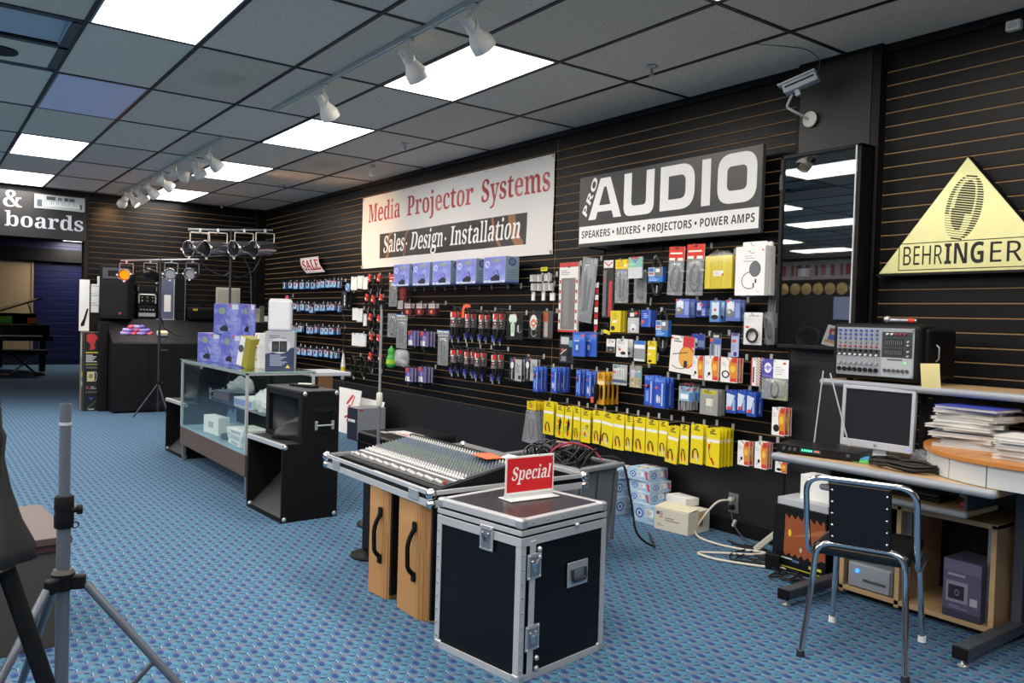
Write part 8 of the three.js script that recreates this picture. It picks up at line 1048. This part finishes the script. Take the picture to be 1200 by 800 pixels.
// par cans on T-bar stands
const TURN = 0.22, LEAN = 0.065;   // the cross bars are turned and sit a little askew
const canBlack = mat(0x0c0c0e, { roughness: 0.35 }), canSilver = mat(0xb9bcc0, { roughness: 0.2, metalness: 0.95 });
function parCan(x, y, z, yaw, tilt, s, silver, label, group, face) {
  const cx = z < -11 ? 2.57 : 3.364, t = thing('par_can_light', label, 'stage light', [cx + (x - cx) * Math.cos(TURN), (z < -11 ? 1.995 : 2.435) + (x - cx) * LEAN, z + (x - cx) * Math.sin(TURN)], -TURN, group), m = silver ? canSilver : canBlack, sh = canSilver;
  mesh('yoke', bent([[-0.105 * s, -0.19 * s, 0], [-0.105 * s, -0.005 * s, 0], [0.105 * s, -0.005 * s, 0], [0.105 * s, -0.19 * s, 0]], 0.008 * s, 0.015 * s, 50, 8), silver ? mat(0xc9c2b4, { roughness: 0.3, metalness: 0.8 }) : M.steel, t); mesh('clamp', at(RB(0.03 * s, 0.05 * s, 0.04 * s, 0.006 * s), 0, 0.02 * s, 0), M.zinc, t);
  const h = new THREE.Group(); h.name = 'can'; t.add(h); h.position.set(0, -0.19 * s, 0); h.rotation.order = 'YXZ'; h.rotation.set(tilt, yaw, 0); h.scale.setScalar(s);
  // axis along +z: mouth at z = .16
  const body = lathe([[0, -0.15], [0.05, -0.15], [0.085, -0.1], [0.09, -0.04], [0.09, 0.15], [0.098, 0.15], [0.098, 0.165], [0.084, 0.165], [0.084, -0.03], [0.04, -0.09]], 28); body.rotateX(Math.PI / 2); mesh('shell', body, m, h); mesh('gel_frame', at(ring(0.096, 0.006, 28, 6), 0, 0, 0.165), sh, h);
  for (const a of [Math.PI, -Math.PI / 2, 0.2]) mesh('gel_clip', at(RB(0.03, 0.026, 0.012, 0.003), Math.cos(a) * 0.108, Math.sin(a) * 0.108, 0.165), M.white, h);
  mesh('lamp', at(CY(0.08, 0.08, 0.008, 24), 0, 0, face ? 0.13 : -0.02, Math.PI / 2, 0, 0), face ?? M.blackGloss, h); return t;
}
function tStand(x, z, top, half, label, legs, yc) {
  const t = thing('lighting_stand', label, 'stand', [x, 0, z], -TURN); mesh('pole', rod([0, yc ?? 0.05, 0], [0, top, 0], 0.016, 14), M.darkSteel, t); mesh('upper_tube', rod([0, top * 0.55, 0], [0, top + 0.02, 0], 0.012, 14), M.darkSteel, t); mesh('t_bar', rod([-half, top - half * LEAN, 0], [half, top + half * LEAN, 0], 0.014, 12), M.steel, t); mesh('collar', at(CY(0.026, 0.026, 0.05, 14), 0, 0.42, 0), M.black, t); mesh('knob', at(CY(0.012, 0.012, 0.05, 10), 0.03, 0.42, 0, 0, 0, Math.PI / 2), M.black, t);
  if (legs) for (const a of [2.5, 0.3 + 0.9, -1.3]) mesh('leg', rod([0, 0.42, 0], [Math.cos(a) * 0.36, 0.01, Math.sin(a) * 0.36], 0.011, 10), M.darkSteel, t);
  if (legs) for (const a of [2.5, 1.2, -1.3]) mesh('brace', rod([0, 0.12, 0], [Math.cos(a) * 0.19, 0.21, Math.sin(a) * 0.19], 0.007, 8), M.darkSteel, t);
  return t;
}
{
  tStand(2.57, -11.25, 2.03, 0.47, 'thin dark lighting stand with four small lamps before the black counter', true);
  const amber = new THREE.MeshStandardMaterial({ color: 0xff7a10, emissive: 0xff6206, emissiveIntensity: 0.75 }), cold = mat(0xc9cbcc, { roughness: 0.15, metalness: 0.6 });
  parCan(2.17, 2.02, -11.25, -0.2, 0.12, 0.75, false, 'small black stage lamp glowing amber', undefined, amber); parCan(2.45, 2.03, -11.25, 2.2, 0.3, 0.75, false, 'small black stage lamp turned to the wall'); parCan(2.7, 2.04, -11.25, -0.15, 0.1, 0.75, false, 'small black stage lamp with a clear lens, next to the pole', 'small lamps with clear lens', cold); parCan(2.96, 2.05, -11.25, -0.35, 0.1, 0.75, false, 'small black stage lamp with a clear lens, at the bar end', 'small lamps with clear lens', cold);
  const al = new THREE.PointLight(0xff7a20, 0.12); al.name = 'amber_lamp_light'; al.position.set(2.13, 1.88, -11.02); al.castShadow = true; scene.add(al);
  tStand(3.364, -10.9, 2.47, 0.53, 'tall dark lighting stand carrying four big chrome par cans', true);
  parCan(2.98, 2.46, -10.9, -0.9, 0.12, 1.12, true, 'chrome par can at the outer end of the tall T bar'); parCan(3.2, 2.46, -10.9, -1.0, 0.12, 1.12, true, 'chrome par can second along the tall T bar'); parCan(3.53, 2.47, -10.9, -0.9, 0.12, 1.12, true, 'chrome par can just past the pole of the tall T bar'); parCan(3.8, 2.48, -10.9, -1.05, 0.12, 1.12, true, 'chrome par can at the wall end of the tall T bar');
  solo('lamp_cable', 'black cable looping between the chrome par cans', 'cable', tube([[2.98, 2.2, -11.05], [3.05, 1.98, -11.0], [3.3, 1.86, -10.95], [3.36, 1.9, -10.92], [3.45, 1.84, -10.95], [3.7, 1.95, -11], [3.85, 2.2, -11.05]], 0.008, 70, 6), cable); solo('lamp_cable', 'black cable drooping from the small stage lamps', 'cable', tube([[2.55, 1.35, -11.22], [2.62, 1.22, -11.3], [2.75, 1.13, -11.75], [2.95, 1.02, -11.74]], 0.008, 50, 6), cable);
  solo('lamp_cable', 'grey blue cable hanging down the corner trim', 'cable', tube([[4.0, 2.2, -12.3], [4.13, 2.0, -12.4], [4.16, 1.6, -12.42], [4.14, 1.25, -12.3]], 0.012, 50, 6), mat(0x3a4450, { roughness: 0.5 }));
}
// ---- piano room
{
  const z = -19.5, P = mat(0x0a0a0c, { roughness: 0.15 }), t = thing('grand_piano', 'black grand piano with its lid propped in the far room', 'piano', [1.5, 0, z]);
  const out = [[-0.75, 0], [0.78, 0], [0.78, 0.9], [0.5, 1.3], [0.2, 1.75], [-0.3, 1.9], [-0.72, 1.6]]; const cs = (h) => { const g = extrude(out, h, 0.01); g.rotateX(-Math.PI / 2); return g; };
  mesh('case', at(cs(0.3), 0, 0.85, 0), P, t); mesh('key_slip', at(RB(1.6, 0.1, 0.22, 0.01), 0.015, 0.72, 0.1), P, t); mesh('keys', at(B(1.25, 0.02, 0.14), 0, 0.775, 0.14), mat(0xd8d4d0, { roughness: 0.3 }), t); mesh('black_keys', merge([...Array(28)].map((_, i) => at(B(0.014, 0.016, 0.09), -0.6 + i * 0.044 + (i % 5 > 1 ? 0.012 : 0), 0.792, 0.11))), P, t);
  const lid = at(cs(0.03), 0, 0, 0); const lg = new THREE.Group(); lg.name = 'lid'; t.add(lg); lg.position.set(-0.75, 1.02, 0); lg.rotation.z = 0.36; mesh('lid_panel', lid, P, lg, [0.75, 0, -0.4]); mesh('music_desk', at(RB(1.1, 0.24, 0.02, 0.01), 0, 1.12, -0.12, -0.3, 0, 0), P, t); mesh('prop_stick', rod([0.6, 1.0, -0.8], [0.45, 1.46, -0.8], 0.012), P, t);
  for (const [x, zz] of [[-0.62, -0.1], [0.66, -0.1], [0, -1.6]]) { mesh('leg', at(RB(0.12, 0.66, 0.12, 0.015), x, 0.35, zz), P, t); mesh('caster', at(CY(0.04, 0.04, 0.04, 14), x, 0.02, zz, 0, 0, Math.PI / 2), M.zinc, t); }
  mesh('note_paper', at(B(0.34, 0.14, 0.004), -0.06, 1.1, -0.08), mat(0x7ed048, { roughness: 0.8 }), t); mesh('note_paper', at(B(0.16, 0.12, 0.004), 0.46, 1.09, -0.08), mat(0xe8703a, { roughness: 0.8 }), t);
  const b = thing('piano_bench', 'black padded bench before the grand piano', 'bench', [1.75, 0, z + 0.75]); mesh('seat', at(RB(0.8, 0.09, 0.36, 0.02, 3), 0, 0.47, 0), M.rubber, b); for (const [x, k] of [[-0.2, 1], [0.2, -1]]) mesh('leg', rod([x, 0.43, 0], [x + k * 0.45 - 0.02 * k, 0.02, 0], 0.02), P, b); for (const x of [-0.3, 0.28]) mesh('foot', at(RB(0.16, 0.03, 0.3, 0.008), x, 0.016, 0), P, b);
}
// ================================================================= STANDS BY THE AISLE
{ // aluminium speaker stand
  const x = 0.33, z = -2.475, t = thing('speaker_stand', 'grey tripod speaker stand with an open top tube', 'stand', [x, 0, z]), g = mat(0x6f7580, { roughness: 0.42, metalness: 0.5 });
  mesh('outer_tube', at(CY(0.0175, 0.0175, 0.78, 20, true), 0, 0.46, 0), g, t); mesh('inner_tube', lathe([[0.0145, 0.7], [0.0145, 1.11], [0.012, 1.11], [0.012, 0.7]], 20), mat(0x7b828c, { roughness: 0.36, metalness: 0.6, side: THREE.DoubleSide }), t); mesh('tube_ring', at(CY(0.0158, 0.0158, 0.008, 20), 0, 1.055, 0), M.lightGrey, t);
  mesh('clamp_collar', at(lathe([[0.018, -0.045], [0.024, -0.042], [0.025, -0.01], [0.022, 0], [0.025, 0.01], [0.024, 0.042], [0.018, 0.045]], 20), 0, 0.815, 0), M.black, t); mesh('clamp_knob', at(merge([at(CY(0.008, 0.008, 0.04, 10), 0, 0, 0, 0, 0, Math.PI / 2), at(CY(0.014, 0.014, 0.012, 12), 0.014, 0, 0, 0, 0, Math.PI / 2)]), 0.022, 0.82, 0.012), M.black, t); mesh('safety_pin', at(ring(0.008, 0.002, 16, 5), 0.026, 0.778, 0.012), M.darkSteel, t);
  mesh('leg_hub', merge([at(CY(0.03, 0.026, 0.045, 18), 0, 0.625, 0), ...[0.35, 2.45, 4.55].map((a) => at(RB(0.04, 0.04, 0.028, 0.008), Math.cos(a) * 0.036, 0.622, Math.sin(a) * 0.04, 0, -a, 0))]), M.black, t); mesh('hub_cap', at(CY(0.024, 0.03, 0.012, 18), 0, 0.652, 0), mat(0x45433f, { roughness: 0.5 }), t);
  const ends = []; for (const a of [0.35, 2.45, 4.55]) { const L = mesh('leg', rod([Math.cos(a) * 0.055, 0.615, Math.sin(a) * 0.055], [Math.cos(a) * 0.52, 0.03, Math.sin(a) * 0.52], 0.0115, 12), g, t); mesh('rubber_foot', at(new THREE.SphereGeometry(0.02, 12, 8), Math.cos(a) * 0.53, 0.02, Math.sin(a) * 0.53), M.rubber, L); mesh('brace', rod([Math.cos(a) * 0.02, 0.14, Math.sin(a) * 0.02], [Math.cos(a) * 0.235, 0.385, Math.sin(a) * 0.235], 0.007, 8), mat(0x596069, { roughness: 0.45, metalness: 0.4 }), t); }
  mesh('brace_hub', at(CY(0.026, 0.026, 0.05, 16), 0, 0.14, 0), M.black, t);
}
{ // low box with a pinkish laminate top
  const t = thing('laminate_plinth', 'small plinth with a pinkish brown laminate top', 'plinth', [0.36, 0, -3.98], 0.06); const w = 0.28, d = 0.66;
  mesh('top', at(RB(w, 0.03, d, 0.004), 0, 0.435, 0), mat(0x4f3d39, { roughness: 0.45 }), t); mesh('body', at(RB(w - 0.05, 0.42, d - 0.04, 0.003), -0.01, 0.21, 0), mat(0x3c3a35, { roughness: 0.6 }), t); mesh('apron', at(RB(w - 0.02, 0.03, d - 0.02, 0.003), 0, 0.405, 0), mat(0x3c1d1a, { roughness: 0.5 }), t);
}
{ // black folding stand with draped cover
  const t = thing('music_stand', 'black folding stand with a soft cover slung over it', 'stand', [0.15, 0, -2.25]);
  const cov = (() => { const pts = [[0.0, 1.14], [0.016, 1.13], [0.018, 1.08], [0.026, 1.06], [0.022, 1.01], [0.034, 0.94], [0.055, 0.86], [0.082, 0.8], [0.084, 0.765], [0.05, 0.755], [0.0, 0.76]]; const g = lathe(pts, 28), p = g.attributes.position; for (let i = 0; i < p.count; i++) { const a = Math.atan2(p.getZ(i), p.getX(i)), k = 1 + 0.12 * Math.sin(a * 5 + p.getY(i) * 9); p.setX(i, p.getX(i) * k); p.setZ(i, p.getZ(i) * k); } g.computeVertexNormals(); return g; })();
  mesh('cover', cov, mat(0x0f0f12, { roughness: 0.75 }), t); mesh('pole', rod([0, 0.3, 0], [0, 1.15, 0], 0.014), M.black, t);
  mesh('leg', rod([0.03, 0.74, 0.0], [0.24, 0.02, 0.05], 0.02, 12), M.black, t); mesh('leg', rod([0.13, 0.4, 0.02], [-0.1, 0.02, 0.24], 0.014, 12), M.black, t); mesh('leg', rod([-0.02, 0.72, 0], [-0.26, 0.02, -0.1], 0.02, 12), M.black, t); mesh('foot_cap', at(new THREE.SphereGeometry(0.024, 12, 8), 0.24, 0.022, 0.05), M.rubber, t);
}
{ const t = thing('speaker_cabinet', 'dark speaker cabinet at the edge of the aisle', 'speaker', [-0.02, 0, -2.62], 0.1); mesh('cabinet', at(RB(0.3, 0.66, 0.3, 0.01), 0, 0.335, 0), M.tolex, t); mesh('grille', at(RB(0.27, 0.62, 0.01, 0.004), 0, 0.335, 0.152), mat(0x202226, { roughness: 0.8, bumpMap: fine, bumpScale: 0.002 }), t); mesh('side_ribs', merge([...Array(7)].map((_, i) => at(RB(0.004, 0.6, 0.012, 0.001, 1), 0.151, 0.335, -0.12 + i * 0.04))), M.darkGrey, t); }
renderer.render(scene, camera);
